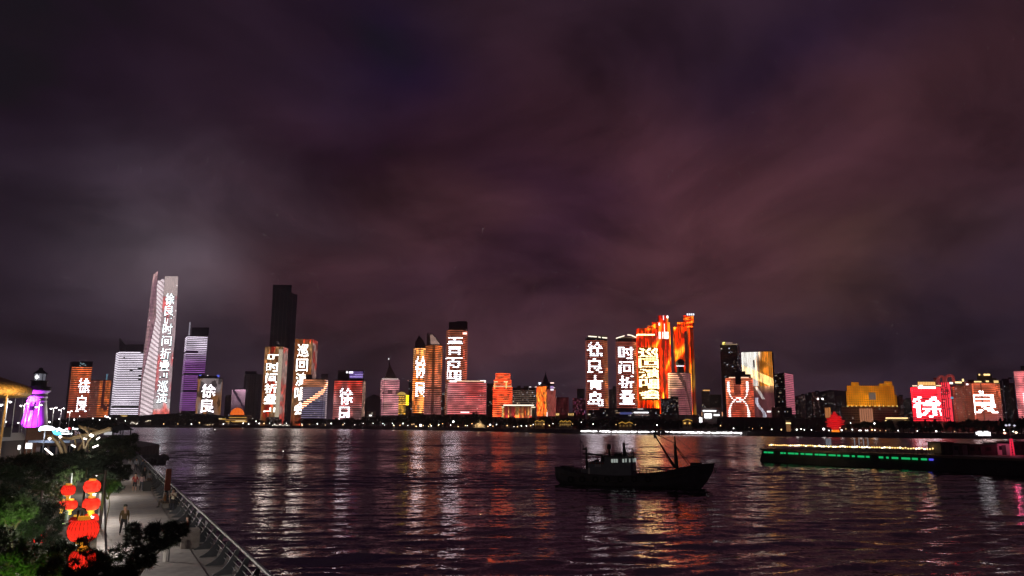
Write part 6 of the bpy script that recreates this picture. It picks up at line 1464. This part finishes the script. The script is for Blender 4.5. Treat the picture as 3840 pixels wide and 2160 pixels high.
lantern_post(322, 23.3, 6.1, 'short dark post carrying the lantern low in the pines', [tip[4]], ('post_brown', (.035, .02, .015)), .05)
lantern_post(140, 40.4, 5.9, 'dark post of the lone small lantern', [tip[8]], ('post_brown', (.035, .02, .015)), .06)
lantern_post(300, 48.5, 6.6, 'dark post holding the dim lantern', [tip[9]], ('post_brown', (.035, .02, .015)), .06)

# ================================================================== pines of the planting bed
NEED = [mat('pine_needle', (.045, .085, .022), .6), mat('pine_needle_shaded', (.014, .029, .012), .7)]  # darker copy for the unlit pines, their shade put into the needle colour
def tuft_into(vs, fs, p, r, n, R, up):
    for j in range(n):
        d = (Vector((R.gauss(0, 1), R.gauss(0, 1), R.gauss(0, .75))).normalized() + up * .55).normalized(); l = r * R.uniform(.7, 1.1)
        s = d.cross(Vector((R.gauss(0, 1), R.gauss(0, 1), R.gauss(0, 1)))).normalized() * (l * .055)
        b = len(vs); q = p + d * (l * .12); vs += [q - s, q + s, q + d * l]; fs.append((b, b + 1, b + 2))
def pine(lab, base, lobes, seed, m=0, r=.17, needles=26, dens=1.0, tr_=.17):
    """base: (photo x, depth); lobes: photo x, y, depth, half width px, half height px"""
    R = random.Random(seed); b = at(base[0], 2000, base[1]); b.z = PZ + .28
    root = thing('pine_tree', lab, 'tree', b, 0, None)
    vs = []; fs = []; tr = MB(); C = [at(x, y, D) for x, y, D, *_ in lobes]
    hi = max(c.z for c in C); top = Vector((sum(c.x for c in C) / len(C), sum(c.y for c in C) / len(C), hi - .3))
    pts = [Vector((0, 0, -.3))] + [(top - b) * t + Vector((R.uniform(-.15, .15), R.uniform(-.15, .15), 0)) for t in (.3, .6, .9)]
    tr.tube(pts, [tr_, tr_ * .82, tr_ * .6, tr_ * .3], 8)
    for (x, y, D, rx, ry), c_ in zip(lobes, C):
        S = D / FPX; ax, az = rx * S, ry * S; ay = max(ax, az) * .9
        c = c_ - b; t = max(.15, min(.85, (c.z * .75) / max(.5, (top - b).z))); st = (top - b) * t
        mid = st.lerp(c, .5) + Vector((0, 0, -.12)); tr.tube([st, mid, c], [.06, .045, .02], 5)
        n = int(dens * min(420, max(26, 14 * (ax * az + ax * ay + ay * az) / (r * r) * .11)))
        for j in range(n):
            d = Vector((R.gauss(0, 1), R.gauss(0, 1), R.gauss(0, 1))).normalized(); q = R.uniform(.35, 1.0) ** .5
            wob = .75 + .45 * vn(d.x * 2 + seed, d.z * 2, 3)
            p = c + Vector((d.x * ax, d.y * ay, d.z * az)) * q * wob
            if j % 6 == 0: tr.tube([c.lerp(p, .1), p], [.018, .008], 3, caps=False)
            tuft_into(vs, fs, p, r, needles, R, Vector((d.x * .7, d.y * .7, .55)))
    tr.obj('trunk', BARK, root)
    me = mesh('crown', vs, fs, NEED[m]); obj('crown', me, root)
pine('dark pine whose boughs reach over the paving before the white bollard', (470, 27), [(520, 2014, 27, 46, 32), (498, 1988, 27.3, 20, 24), (588, 2014, 27.5, 50, 38), (574, 1985, 27.4, 22, 24), (656, 2004, 28, 42, 30), (640, 1978, 28.2, 20, 20), (640, 2030, 28, 34, 22), (690, 1985, 28.2, 18, 18), (590, 2050, 27.2, 34, 22), (470, 2070, 26.5, 60, 36), (540, 2085, 26.4, 36, 30), (556, 2108, 26.3, 22, 20), (440, 2120, 26, 60, 40), (500, 2120, 26, 30, 24)], 101, 1, .20, 28, 1.7)
pine('low dark pine filling the bed below the red lantern in the needles', (330, 24), [(330, 2140, 24, 80, 34), (400, 2150, 24, 50, 34), (235, 2125, 24.5, 50, 36), (372, 2090, 25.5, 26, 26), (300, 2156, 21.5, 60, 16), (470, 2155, 24, 34, 18), (235, 2070, 26, 44, 34)], 102, 1, .20, 28, 2.2)
pine('pine sprig screening the low red lantern', (285, 27), [(276, 2108, 22.2, 18, 12), (330, 2076, 22.2, 22, 8), (300, 2058, 22.3, 36, 10), (343, 2112, 22.2, 12, 18), (330, 2022, 24.2, 16, 12), (298, 2030, 24.2, 9, 9)], 103, 1, .15, 18, .5)
pine('pine lit green from below at the edge of the plaza', (30, 30), [(40, 1905, 30, 46, 30), (75, 1885, 30.5, 30, 22), (15, 1940, 29.5, 40, 30), (80, 1930, 30, 40, 26), (10, 1890, 30.5, 30, 24), (110, 1905, 31, 26, 20)], 104, 0, .21, 30, 1.9)
pine('dark pine behind the green lit pine near the lone lantern', (120, 34), [(125, 1960, 33, 56, 40), (180, 1990, 34, 50, 44), (90, 2000, 32, 60, 40), (205, 1930, 36, 40, 40), (160, 1915, 36, 50, 32), (200, 2040, 33, 40, 34), (40, 1985, 31, 60, 30)], 105, 1, .24, 26, 2.2)
pine('pine with bright green tips low beside the plaza kerb', (40, 25), [(40, 2060, 25, 60, 40), (30, 2120, 24, 60, 44), (110, 2075, 25.5, 50, 40), (120, 2130, 24.5, 60, 34), (180, 2110, 25.5, 50, 36), (190, 2150, 24, 50, 24), (15, 2010, 26, 40, 30)], 106, 0, .20, 30, 1.9)
pine('tall black pine standing over the lantern chain', (330, 55), [(330, 1730, 55, 80, 44), (410, 1745, 56, 66, 46), (260, 1750, 55, 70, 44), (380, 1790, 54, 56, 34), (300, 1785, 54, 50, 30), (440, 1790, 56, 40, 32), (345, 1760, 54.5, 60, 40), (470, 1770, 58, 26, 26), (430, 1832, 52, 34, 18), (405, 1800, 53, 30, 30)], 107, 1, .27, 24, 2.2)
pine('black pine with a feathery top rising against the water', (430, 80), [(430, 1665, 80, 62, 32), (490, 1655, 82, 28, 24), (506, 1640, 84, 12, 16), (380, 1672, 78, 56, 30), (460, 1700, 78, 50, 30), (400, 1710, 76, 60, 30), (500, 1690, 80, 24, 26)], 108, 1, .34, 22, 2.0)
pine('broad dark pine before the arched canopy frame', (150, 62), [(150, 1735, 62, 80, 30), (60, 1740, 60, 70, 34), (230, 1722, 64, 60, 22), (200, 1770, 58, 70, 40), (100, 1780, 56, 70, 40), (20, 1770, 55, 50, 34), (300, 1712, 66, 56, 22), (130, 1712, 66, 50, 16)], 109, 1, .30, 22, 2.2)
pine('dim green pine between the arched frame and the lanterns', (240, 50), [(245, 1795, 50, 40, 36), (215, 1820, 49, 36, 34), (270, 1775, 51, 36, 28), (180, 1840, 46, 50, 36), (120, 1845, 44, 60, 38), (205, 1870, 45, 30, 30)], 110, 0, .20, 26, 1.2)
pine('small bright green pine tuft beside the topmost lantern', (392, 45), [(402, 1812, 45, 24, 14), (414, 1830, 45.2, 18, 16), (392, 1836, 45, 18, 12), (430, 1816, 45.3, 14, 10)], 111, 0, .22, 26, 1.8, .045)
pine('dark pine branch over the plaza corner', (20, 40), [(25, 1840, 40, 50, 26), (60, 1820, 42, 50, 24), (100, 1880, 38, 40, 24), (60, 1860, 39, 36, 24)], 112, 1, .22, 26, 2.0)
# garden spotlights that light the pines
def garden_spot(px, py, D, e, target, lab, col=(.55, 1.0, .16), z=None):
    p = at(px, py, D); p.z = PZ + .34 if z is None else z
    r = thing('garden_spotlight', lab, 'spotlight', p); m = mat('lamp_body', (.06, .06, .06), .5)
    MB().tube([(0, 0, -.1), (0, 0, .16)], .03, 6).obj('stake', m, r); MB().lathe([(.05, .12), (.09, .16), (.10, .28)], 10).obj('housing', m, r); MB().lathe([(.001, .275), (.09, .28)], 10).obj('lens', mat('spot_lens', (.7, .9, .5), emit=(.7, 1, .4), es=2), r)
    light('spot_light', 'SPOT', (0, 0, .4), e, col, r, .06, 50, Vector(target) - p)
garden_spot(10, 2000, 26.5, 900, at(40, 1905, 30), 'spotlight at the foot of the green lit pine')
garden_spot(20, 2150, 22, 330, at(35, 2090, 25), 'spotlight in front of the pine with bright green tips')
garden_spot(330, 2000, 41.5, 420, at(405, 1820, 45), 'spotlight under the bright green pine tuft')
garden_spot(235, 2000, 45, 700, at(245, 1800, 50), 'spotlight under the dim green pine', (.75, 1, .45))
garden_spot(250, 2120, 22.5, 120, at(300, 2060, 27), 'small spotlight near the low red lantern', (.9, 1, .3))

# ================================================================== landmarks behind the pines
def lighthouse():
    D = 200; b = at(128, 1600, D); b.z = PZ - .1; root = thing('lighthouse', 'lighthouse washed in purple light with a dark lantern room', 'lighthouse', b)
    S = D / FPX; z = lambda y: at(140, y, D).z - b.z
    wt = mat('lighthouse_white', (.72, .70, .72), .7, noise=.1, nscale=.6); dk = mat('lighthouse_dark', (.03, .03, .035), .5)
    r0, r1 = 44 * S, 31 * S
    MB().lathe([(r0 * 1.05, 0), (r0, z(1600)), (r1, z(1508)), (r1 * 1.04, z(1505)), (r1 * 1.04, z(1502))], 28).obj('tower', wt, root, smooth=False)
    MB().lathe([(r1 * .94, z(1502)), (r1 * .94, z(1492)), (r1 * 1.06, z(1489)), (r1 * 1.06, z(1486)), (r1 * .92, z(1484)), (r1 * .96, z(1478)), (r1 * 1.28, z(1466)), (r1 * 1.30, z(1464)), (.1, z(1463.9))], 28).obj('corbel', wt, root)
    MB().lathe([(r1 * 1.32, z(1464)), (r1 * 1.32, z(1450)), (r1 * 1.26, z(1450)), (r1 * 1.26, z(1463))], 28).obj('balcony', dk, root)
    MB().lathe([(r1 * .86, z(1463)), (r1 * .82, z(1432)), (r1 * .95, z(1430)), (r1 * .95, z(1427)), (.1, z(1427))], 20).obj('watch_room', dk, root)
    gl = mat('lantern_glass', (.35, .36, .40), .1, emit=(.10, .10, .12), es=1); MB().lathe([(r1 * .62, z(1427)), (r1 * .62, z(1402))], 12).obj('lantern_room', gl, root)
    for k in range(8): a = k * math.pi / 4 + .2; MB().tube([(r1 * .64 * math.cos(a), r1 * .64 * math.sin(a), z(1427)), (r1 * .64 * math.cos(a), r1 * .64 * math.sin(a), z(1402))], .09, 4).obj('glazing_bar', dk, root)
    MB().lathe([(r1 * .80, z(1402)), (r1 * .74, z(1400)), (r1 * .30, z(1388)), (r1 * .24, z(1386)), (r1 * .24, z(1381)), (.05, z(1378))], 16).obj('roof', dk, root)
    MB().lathe([(.05, -.5), (.42, 0), (.05, .5)], 10, (.2, -r1 * .75, z(1415))).obj('beacon', mat('beacon', (1, 1, 1), emit=(1, .98, .95), es=6), root)
    for k, a in enumerate((-2.3, -1.95, -1.6, -1.2)):
        MB().tube([(r0 * 1.02 * math.cos(a), r0 * 1.02 * math.sin(a), z(1600)), (r1 * 1.03 * math.cos(a), r1 * 1.03 * math.sin(a), z(1508))], .11, 4).obj('downlead', dk, root)
    MB().box(r0 * .02, r0 * .34, -r0 * .99, -r0 * .9, z(1540), z(1524)).obj('window', dk, root)
    for k, (a, e, zt) in enumerate(((-1.95, 9000, 11), (-1.5, 8000, 9), (-2.5, 7000, 13), (-1.15, 3000, 8))):
        p = Vector((math.cos(a) * (r0 + 3.2), math.sin(a) * (r0 + 3.2), z(1606))); o = MB().box(-.25, .25, -.25, .25, -.3, 0).obj('floodlight', dk, root, p)
        light('flood_beam', 'SPOT', p + Vector((0, 0, .2)), e, (.55, .02, 1.0), root, .2, 70, (0, 0, zt))
    for a in (-1.3, -1.9, -2.4):
        p = Vector((math.cos(a) * (r1 * 1.25), math.sin(a) * (r1 * 1.25), z(1500))); light('flood_beam', 'POINT', p, 420, (.62, .06, 1.0), root, .15)
    p = Vector((r0 * .1, -r0 - 2.2, z(1606))); light('flood_beam', 'SPOT', p, 5000, (.9, .25, 1), root, .2, 45, (-r0 * .25, -r1, z(1545)))
lighthouse()
def pole_lamp(px, y, D, px2, y2, lab):
    a, b2 = at(px, y, D), at(px2, y2, D); m = (a + b2) / 2; o = Vector((m.x, m.y, PZ - .05)); r = thing('double_street_lamp', lab, 'street lamp', o, 0, 'double headed street lamps on the plaza')
    h = max(a.z, b2.z) - o.z; MB().tube([(0, 0, 0), (0, 0, h)], [.08, .05], 6).obj('pole', mat('pole_grey', (.45, .45, .46), .5, .3), r)
    for q in (a, b2):
        d = q - o; MB().tube([(0, 0, d.z - .3), (d.x * .5, d.y * .5, d.z + .1), (d.x, d.y, d.z + .1)], .05, 5).obj('arm', mat('pole_grey', (.45, .45, .46)), r)
        hd = MB().box(d.x - .2, d.x + .2, d.y - .2, d.y + .2, d.z - .02, d.z + .1).obj('lamp_head', mat('pole_grey', (.45, .45, .46)), r); MB().lathe([(.02, -.20), (.18, -.08), (.20, .02), (.02, .02)], 10, d + Vector((0, -.05, 0))).obj('lens', mat('street_lens', (1, 1, 1), emit=(1, .97, .93), es=6), hd)
    light('lamp_light', 'POINT', (0, -1.2, h - .6), 500, (1, .93, .85), r, .3)
ord_ = ['nearest the gold canopy', 'second from the gold canopy', 'third from the gold canopy', 'beside the lighthouse base', 'just past the lighthouse', 'beyond the lighthouse']
for k, q in enumerate(((4, 1519, 112, 40, 1506), (80, 1521, 132, 106, 1513), (137, 1526, 150, 156, 1518), (192, 1532, 172, 212, 1528), (222, 1537, 205, 240, 1531), (256, 1545, 235, 270, 1541))): pole_lamp(*q, 'double headed white street lamp, %s' % ord_[k])
for k, (x, yt, D) in enumerate(((24, 1488, 112), (52, 1481, 118), (80, 1482, 124), (104, 1485, 131), (126, 1490, 140), (10, 1500, 108), (146, 1498, 150))):
    b = at(x - 12, 1640, D); t = at(x, yt, D); r = thing('flagpole', 'bare white flagpole, %s' % ['second past the gold canopy', 'third past the gold canopy', 'fourth past the gold canopy', 'fifth past the gold canopy', 'sixth past the gold canopy', 'first past the gold canopy', 'last of the row beside the lighthouse'][k], 'flagpole', (b.x, D, PZ - .05), 0, 'flagpoles on the plaza')
    h = t.z - PZ; MB().tube([(0, 0, 0), (0, 0, h)], [.09, .05], 8).obj('pole', mat('flagpole_white', (.62, .62, .64), .4, .2), r); MB().lathe([(.02, h - .1), (.1, h), (.02, h + .1)], 8).obj('finial', mat('flag_gold', (.6, .45, .1), .4, .8), r); MB().lathe([(.3, 0), (.28, .25), (.1, .3)], 10).obj('base', COPE, r)
def gold_canopy():
    D = 70; c = at(-330, 1470, D); o = Vector((c.x, D + 3, PZ - .05)); r = thing('gold_canopy', 'gold perforated oval canopy on slender lit columns', 'canopy', o)
    gm = mat('brass_panel', (.55, .36, .12), .55, .15, noise=.7, nscale=3.2, bump=.9); zc = at(30, 1458, D).z - o.z; R0 = at(68, 1460, D + 3).x - o.x
    MB().lathe([(.1, zc - .15), (R0 * .8, zc - .25), (R0 * .96, zc - .55), (R0 * .995, zc - .2), (R0, zc + .1), (R0 * .97, zc + .5), (R0 * .6, zc + 1.5), (.1, zc + 2.2)], 48).obj('roof', gm, r, smooth=True)
    for k in range(8):
        a = -math.pi * (.02 + .06 * k); q = Vector((R0 * .90 * math.cos(a), R0 * .90 * math.sin(a), 0)); MB().tube([q, q + Vector((.1, 0, zc - .35))], [.12, .09], 8).obj('column', mat('brass_column', (.5, .36, .18), .5, .2), r)
    for k in range(5):
        a = -math.pi * (.02 + .09 * k); p = (R0 * 1.2 * math.cos(a), R0 * 1.2 * math.sin(a), zc - .8); light('canopy_uplight', 'POINT', p, 260, (1, .60, .22), r, .4)
    light('canopy_uplight', 'POINT', (R0 * .6, -R0 * .75, .6), 160, (1, .6, .25), r, .15)
gold_canopy()
def fences():
    # pale louvred parapet
    D = 96; a = at(-20, 1655, D); b = at(92, 1644, D + 8); o = Vector((a.x, a.y, PZ - .05)); r = thing('louvred_parapet', 'row of slanted pale louvre blades along the plaza edge', 'parapet', o); wm = mat('louvre_pale', (.55, .52, .47), .6); n = 22
    for k in range(n):
        p = (b - a) * (k / (n - 1)); p.z = 0; h = at(40, 1624, D).z - PZ; zl = at(40, 1654, D).z - PZ
        mb = MB(); w = .07
        mb.v = [p + Vector((-w, -.25, zl)), p + Vector((w, -.25, zl)), p + Vector((w, .25, zl)), p + Vector((-w, .25, zl))] + [p + Vector((-w - .55, -.25, h)), p + Vector((w - .55, -.25, h)), p + Vector((w - .55, .25, h)), p + Vector((-w - .55, .25, h))]
        mb.f = [(0, 1, 5, 4), (1, 2, 6, 5), (2, 3, 7, 6), (3, 0, 4, 7), (4, 5, 6, 7)]; mb.mi = [0] * 5; mb.obj('louvre', wm, r)
    d = b - a; MB().prism([(0, -.3), (d.x, d.y - .3), (d.x, d.y + .3), (0, .3)], 0, zl).obj('plinth', mat('plinth_dark', (.05, .045, .045), .8), r)
    light('parapet_light', 'POINT', (d.x * .45, d.y * .45 - 1.6, 2.0), 160, (1, .9, .75), r, .2)
    # brown slat fence
    D = 104; a = at(98, 1640, D); b = at(200, 1636, D + 6); o = Vector((a.x, a.y, PZ - .05)); r = thing('slat_fence', 'brown upright slat fence at the foot of the lighthouse', 'fence', o); n = 30; bm = mat('slat_brown', (.22, .11, .07), .7, noise=.2, nscale=3); h = at(140, 1602, D).z - PZ
    for k in range(n): p = (b - a) * (k / (n - 1)); MB().box(p.x - .05, p.x + .05, p.y - .04, p.y + .04, 0, h).obj('slat', bm, r)
    for z in (.4, h - .3): MB().tube([(0, .1, z), ((b - a).x, (b - a).y + .1, z)], .05, 4).obj('rail', bm, r)
    light('fence_light', 'POINT', (2, -2.0, 1.5), 60, (1, .6, .5), r, .2)
    # low kiosk building under the sign
    D = 100; a = at(125, 1680, D); b = at(262, 1680, D); zt = at(190, 1650, D).z - PZ; r = thing('sales_kiosk', 'low flat roofed kiosk with blue white canopy under the neon sign', 'kiosk', (a.x, D, PZ - .05)); w = b.x - a.x
    MB().box(0, w, .6, 4.5, 0, zt - .3).obj('wall', mat('kiosk_wall', (.35, .25, .24), .7, noise=.2, nscale=1), r); MB().box(-.4, w + .3, -.6, 5, zt - .3, zt).obj('roof', mat('kiosk_roof', (.42, .48, .62), .5), r)
    for k in range(4): MB().box(.6 + k * w / 4, .6 + k * w / 4 + w / 6, .52, .58, .9, zt - .7).obj('window', mat('window_dark', (0.02, 0.022, 0.03), 0.15), r)
    light('kiosk_light', 'POINT', (w * .4, -2.4, zt + .6), 130, (.8, .85, 1), r, .2)
    # neon swoosh sign
    D = 98; q = lambda x, y: at(x, y, D); o = q(215, 1655); r = thing('neon_sign', 'white and cyan neon swoosh sign with small letter strokes above the kiosk', 'sign', (o.x, D, o.z))
    wn = mat('neon_white', (1, 1, 1), emit=(.9, .98, 1), es=3.5, sample=True); cn = mat('neon_cyan', (.2, .8, 1), emit=(.08, .55, .95), es=2.4, sample=True); rn = mat('neon_red', (1, .1, .1), emit=(.9, .03, .06), es=1.6); P = lambda x, y: q(x, y) - o
    def sw(n, pts, rad, m): MB().tube([P(*p) for p in pts], rad, 6).obj(n, m, r)
    sw('swoosh', [(147, 1612), (156, 1607), (170, 1605), (190, 1606), (206, 1609)], [.14, .3, .34, .3, .12], wn); sw('swoosh', [(198, 1615), (206, 1622), (218, 1627), (232, 1628)], [.1, .22, .24, .1], cn); sw('swoosh', [(146, 1614), (158, 1610)], .12, cn)
    Rn = random.Random(3)
    for x, y, w, h in ((212, 1606, 5, 12), (219, 1604, 6, 10), (228, 1608, 4, 12), (234, 1612, 6, 8), (242, 1610, 4, 10), (248, 1606, 6, 5), (250, 1616, 8, 4), (273, 1602, 3, 8), (279, 1606, 4, 5), (288, 1606, 4, 5), (232, 1624, 5, 4), (240, 1625, 5, 4), (248, 1625, 5, 4), (256, 1624, 5, 4), (266, 1624, 4, 4)):
        a, b = P(x, y + h), P(x + w, y); MB().box(a.x, b.x, -.1, .05, a.z, b.z).obj('letter_stroke', wn, r)
    a, b = P(257, 1611), P(263, 1603); MB().box(a.x, b.x, -.1, .05, a.z, b.z).obj('letter_stroke', rn, r)
    MB().box(P(205, 0).x, P(240, 0).x, .2, .3, P(215, 1640).z, P(215, 1603).z).obj('backing_frame', POLE, r)
    for x in (160, 215, 260): a = P(x, 1650); MB().tube([(a.x, .3, o.z * 0 - (o.z - PZ)), (a.x, .3, P(x, 1608).z)], .07, 5).obj('leg', POLE, r)
fences()
def arches():
    D = 78; o = at(280, 1720, D); o.z = PZ - .05; r = thing('arched_canopy_frame', 'beige frame of curved ribs and long beams with clamped tube lights', 'canopy', o); bm = mat('rib_beige', (.42, .37, .28), .6, noise=.1, nscale=2)
    P = lambda x, y, d=0: at(x, y, D + d) - o
    def rib(n, pts, rad, d=0): MB().tube([P(x, y, d) for x, y in pts], rad, 6).obj(n, bm, r)
    rib('rib', [(190, 1640), (205, 1648), (218, 1664), (228, 1684), (236, 1715)], .17); rib('rib', [(224, 1646), (236, 1662), (244, 1680), (250, 1712)], .15, 2); rib('rib', [(176, 1634), (196, 1634), (226, 1638), (262, 1646)], .13, 3)
    rib('beam', [(274, 1642), (330, 1632), (380, 1620), (418, 1608)], .20); rib('beam', [(290, 1634), (340, 1626), (396, 1612), (410, 1604)], .16, 4); rib('beam', [(296, 1598), (330, 1606), (358, 1613), (376, 1619)], .13, 5); rib('beam', [(262, 1646), (300, 1640)], .16, 2)
    for a, b, c_ in (((300, 1602), (322, 1612), (338, 1634)), ((318, 1601), (336, 1618), (344, 1640)), ((345, 1628), (318, 1648), (292, 1690)), ((352, 1630), (330, 1656), (318, 1690)), ((300, 1628), (312, 1650), (316, 1686)), ((335, 1624), (330, 1660), (338, 1700)), ((280, 1640), (284, 1664), (278, 1690)), ((366, 1622), (352, 1650), (340, 1672))): rib('rib', [a, b, c_], .10, random.uniform(-1, 3))
    tm = mat('tube_light', (1, 1, 1), emit=(1, .96, .88), es=3, sample=True)
    for a, b in (((169, 1682), (197, 1706)), ((268, 1668), (282, 1676)), ((362, 1648), (374, 1640)), ((348, 1678), (368, 1670)), ((314, 1644), (324, 1647))):
        MB().tube([P(*a, -2), P(*b, -2)], .075, 8).obj('tube_light', tm, r)
    for x, y in ((340, 1632), (346, 1634), (186, 1645), (226, 1638)): MB().lathe([(.02, -.16), (.18, 0), (.02, .16)], 8, P(x, y, -1)).obj('lamp', tm, r)
    light('canopy_light', 'POINT', P(340, 1655, -2), 60, (1, .88, .66), r, .2); light('canopy_light', 'POINT', P(215, 1672, -3), 45, (1, .9, .7), r, .2)
arches()
def lit_panels():
    for (xa, xb, ya, yb, lab) in ((66, 80, 1668, 1684, 'small white lit panel on the plaza before the parapet'), (95, 124, 1660, 1680, 'wider slanted white lit panel on the plaza beside the kiosk')):
        D = 84; a = at(xa, yb, D); b = at(xb, ya, D); r = thing('light_panel', lab, 'light panel', (a.x, D, PZ - .05)); z0, z1 = a.z - PZ, b.z - PZ; w = b.x - a.x
        for x in (.1, w - .1): MB().tube([(x, .1, 0), (x, .1, z1)], .05, 5).obj('leg', POLE, r)
        MB().prism([(0, 0), (w, -.3), (w, -.15), (0, .15)], z0, z1).obj('panel', mat('panel_white', (1, 1, 1), emit=(1, .97, .95), es=2.6, sample=True), r)
    # dark hip roofed kiosk at the pier end
    D = 150; a = at(418, 1660, D); w = 38 * D / FPX; r = thing('pier_kiosk', 'small dark hip roofed kiosk at the pier end', 'kiosk', (a.x, D, PZ - .05)); dk = mat('kiosk_dark', (.03, .03, .035), .7); zw, zt = at(430, 1612, D).z - PZ, at(430, 1586, D).z - PZ
    for x in (0, w):
        for y in (0, 3): MB().tube([(x, y, 0), (x, y, zw)], .12, 5).obj('post', dk, r)
    MB().box(.1, w - .1, .1, 2.9, 0, zw * .8).obj('wall', dk, r)
    mb = MB(); mb.v = [Vector(p) for p in ((-.5, -.5, zw), (w + .5, -.5, zw), (w + .5, 3.5, zw), (-.5, 3.5, zw), (w * .4, 1.5, zt), (w * .6, 1.5, zt))]; mb.f = [(0, 1, 5, 4), (1, 2, 5), (2, 3, 4, 5), (3, 0, 4), (3, 2, 1, 0)]; mb.mi = [0] * 5; mb.obj('roof', dk, r)
    for k in range(7):
        p = at(391 + k * 4.4, 1624, D - 4) - Vector((a.x, D, PZ - .05)); MB().box(p.x - .07, p.x + .07, p.y, p.y + .1, p.z - .35, p.z + .25).obj('lit_slat', mat('slat_lit', (.5, .5, .5), emit=(.6, .58, .6), es=.8), r)
    # breakwater rocks at the pier tip
    R = random.Random(5)
    for k in range(26):
        t = k / 25; c = Vector((-87, 172, 0)).lerp(Vector((-96, 200, 0)), t) + Vector((R.uniform(0, 7) * (1 - t * .4), R.uniform(-2, 2), 0)); s = R.uniform(.9, 2.0)
        mb = MB(); mb.lathe([(.05, -1)] + [(s * math.sin(q) * 1.0, -s * .7 * math.cos(q) + .2) for q in (.6, 1.1, 1.6, 2.1, 2.6)] + [(.05, s * .75)], 7)
        for v in mb.v: v *= 1 + .35 * (vn(v.x * 1.3 + k, v.y * 1.3 + v.z, 9) - .5)
        o = mb.obj('breakwater_rock', mat('rock_dark', (.07, .065, .06), .9, noise=.4, nscale=1.5, bump=.7), None, c, R.uniform(0, 6)); tag(o, 'dark rough boulder heaped at the pier tip', 'rock', 'boulders of the pier tip')
lit_panels()
# small shrubs and plaza steps behind the bed keep the ground from reading empty
def dark_low_trees():
    R = random.Random(31)
    for k in range(26):
        px = R.uniform(150, 430); D = R.uniform(230, 420); p = at(px, 1600, D); t, c_ = R.choice(TREES['round']); o = thing('broadleaf_tree', 'dark street tree behind the arched canopy frame', 'tree', (p.x, D, PZ - .12), R.uniform(0, 6), 'street trees beyond the lighthouse'); s = R.uniform(.55, .85); o.scale = (s * 1.2, s * 1.2, s); obj('trunk', t, o); obj('crown', c_, o)
    for k in range(22):
        px = R.uniform(5, 420); y = R.uniform(1560, 1592); D = R.uniform(250, 480); far_lamp(px, y, D, 'white', .22, 0)
dark_low_trees()

# ------------------------------------------------------------------ thin night haze over the bay
def haze():
    m = bpy.data.materials.new('night_haze'); m.use_nodes = True; nt = m.node_tree; nt.nodes.remove(nt.nodes['Principled BSDF'])
    v = nt.nodes.new('ShaderNodeVolumePrincipled'); v.inputs['Color'].default_value = (.92, .9, .95, 1); v.inputs['Density'].default_value = 0.00016; v.inputs['Anisotropy'].default_value = 0.3
    nt.links.new(v.outputs[0], nt.nodes['Material Output'].inputs['Volume'])
    o = MB().box(-2300, 2600, -250, 3300, -2.5, 470).obj('haze', m); o['kind'] = 'stuff'
haze()
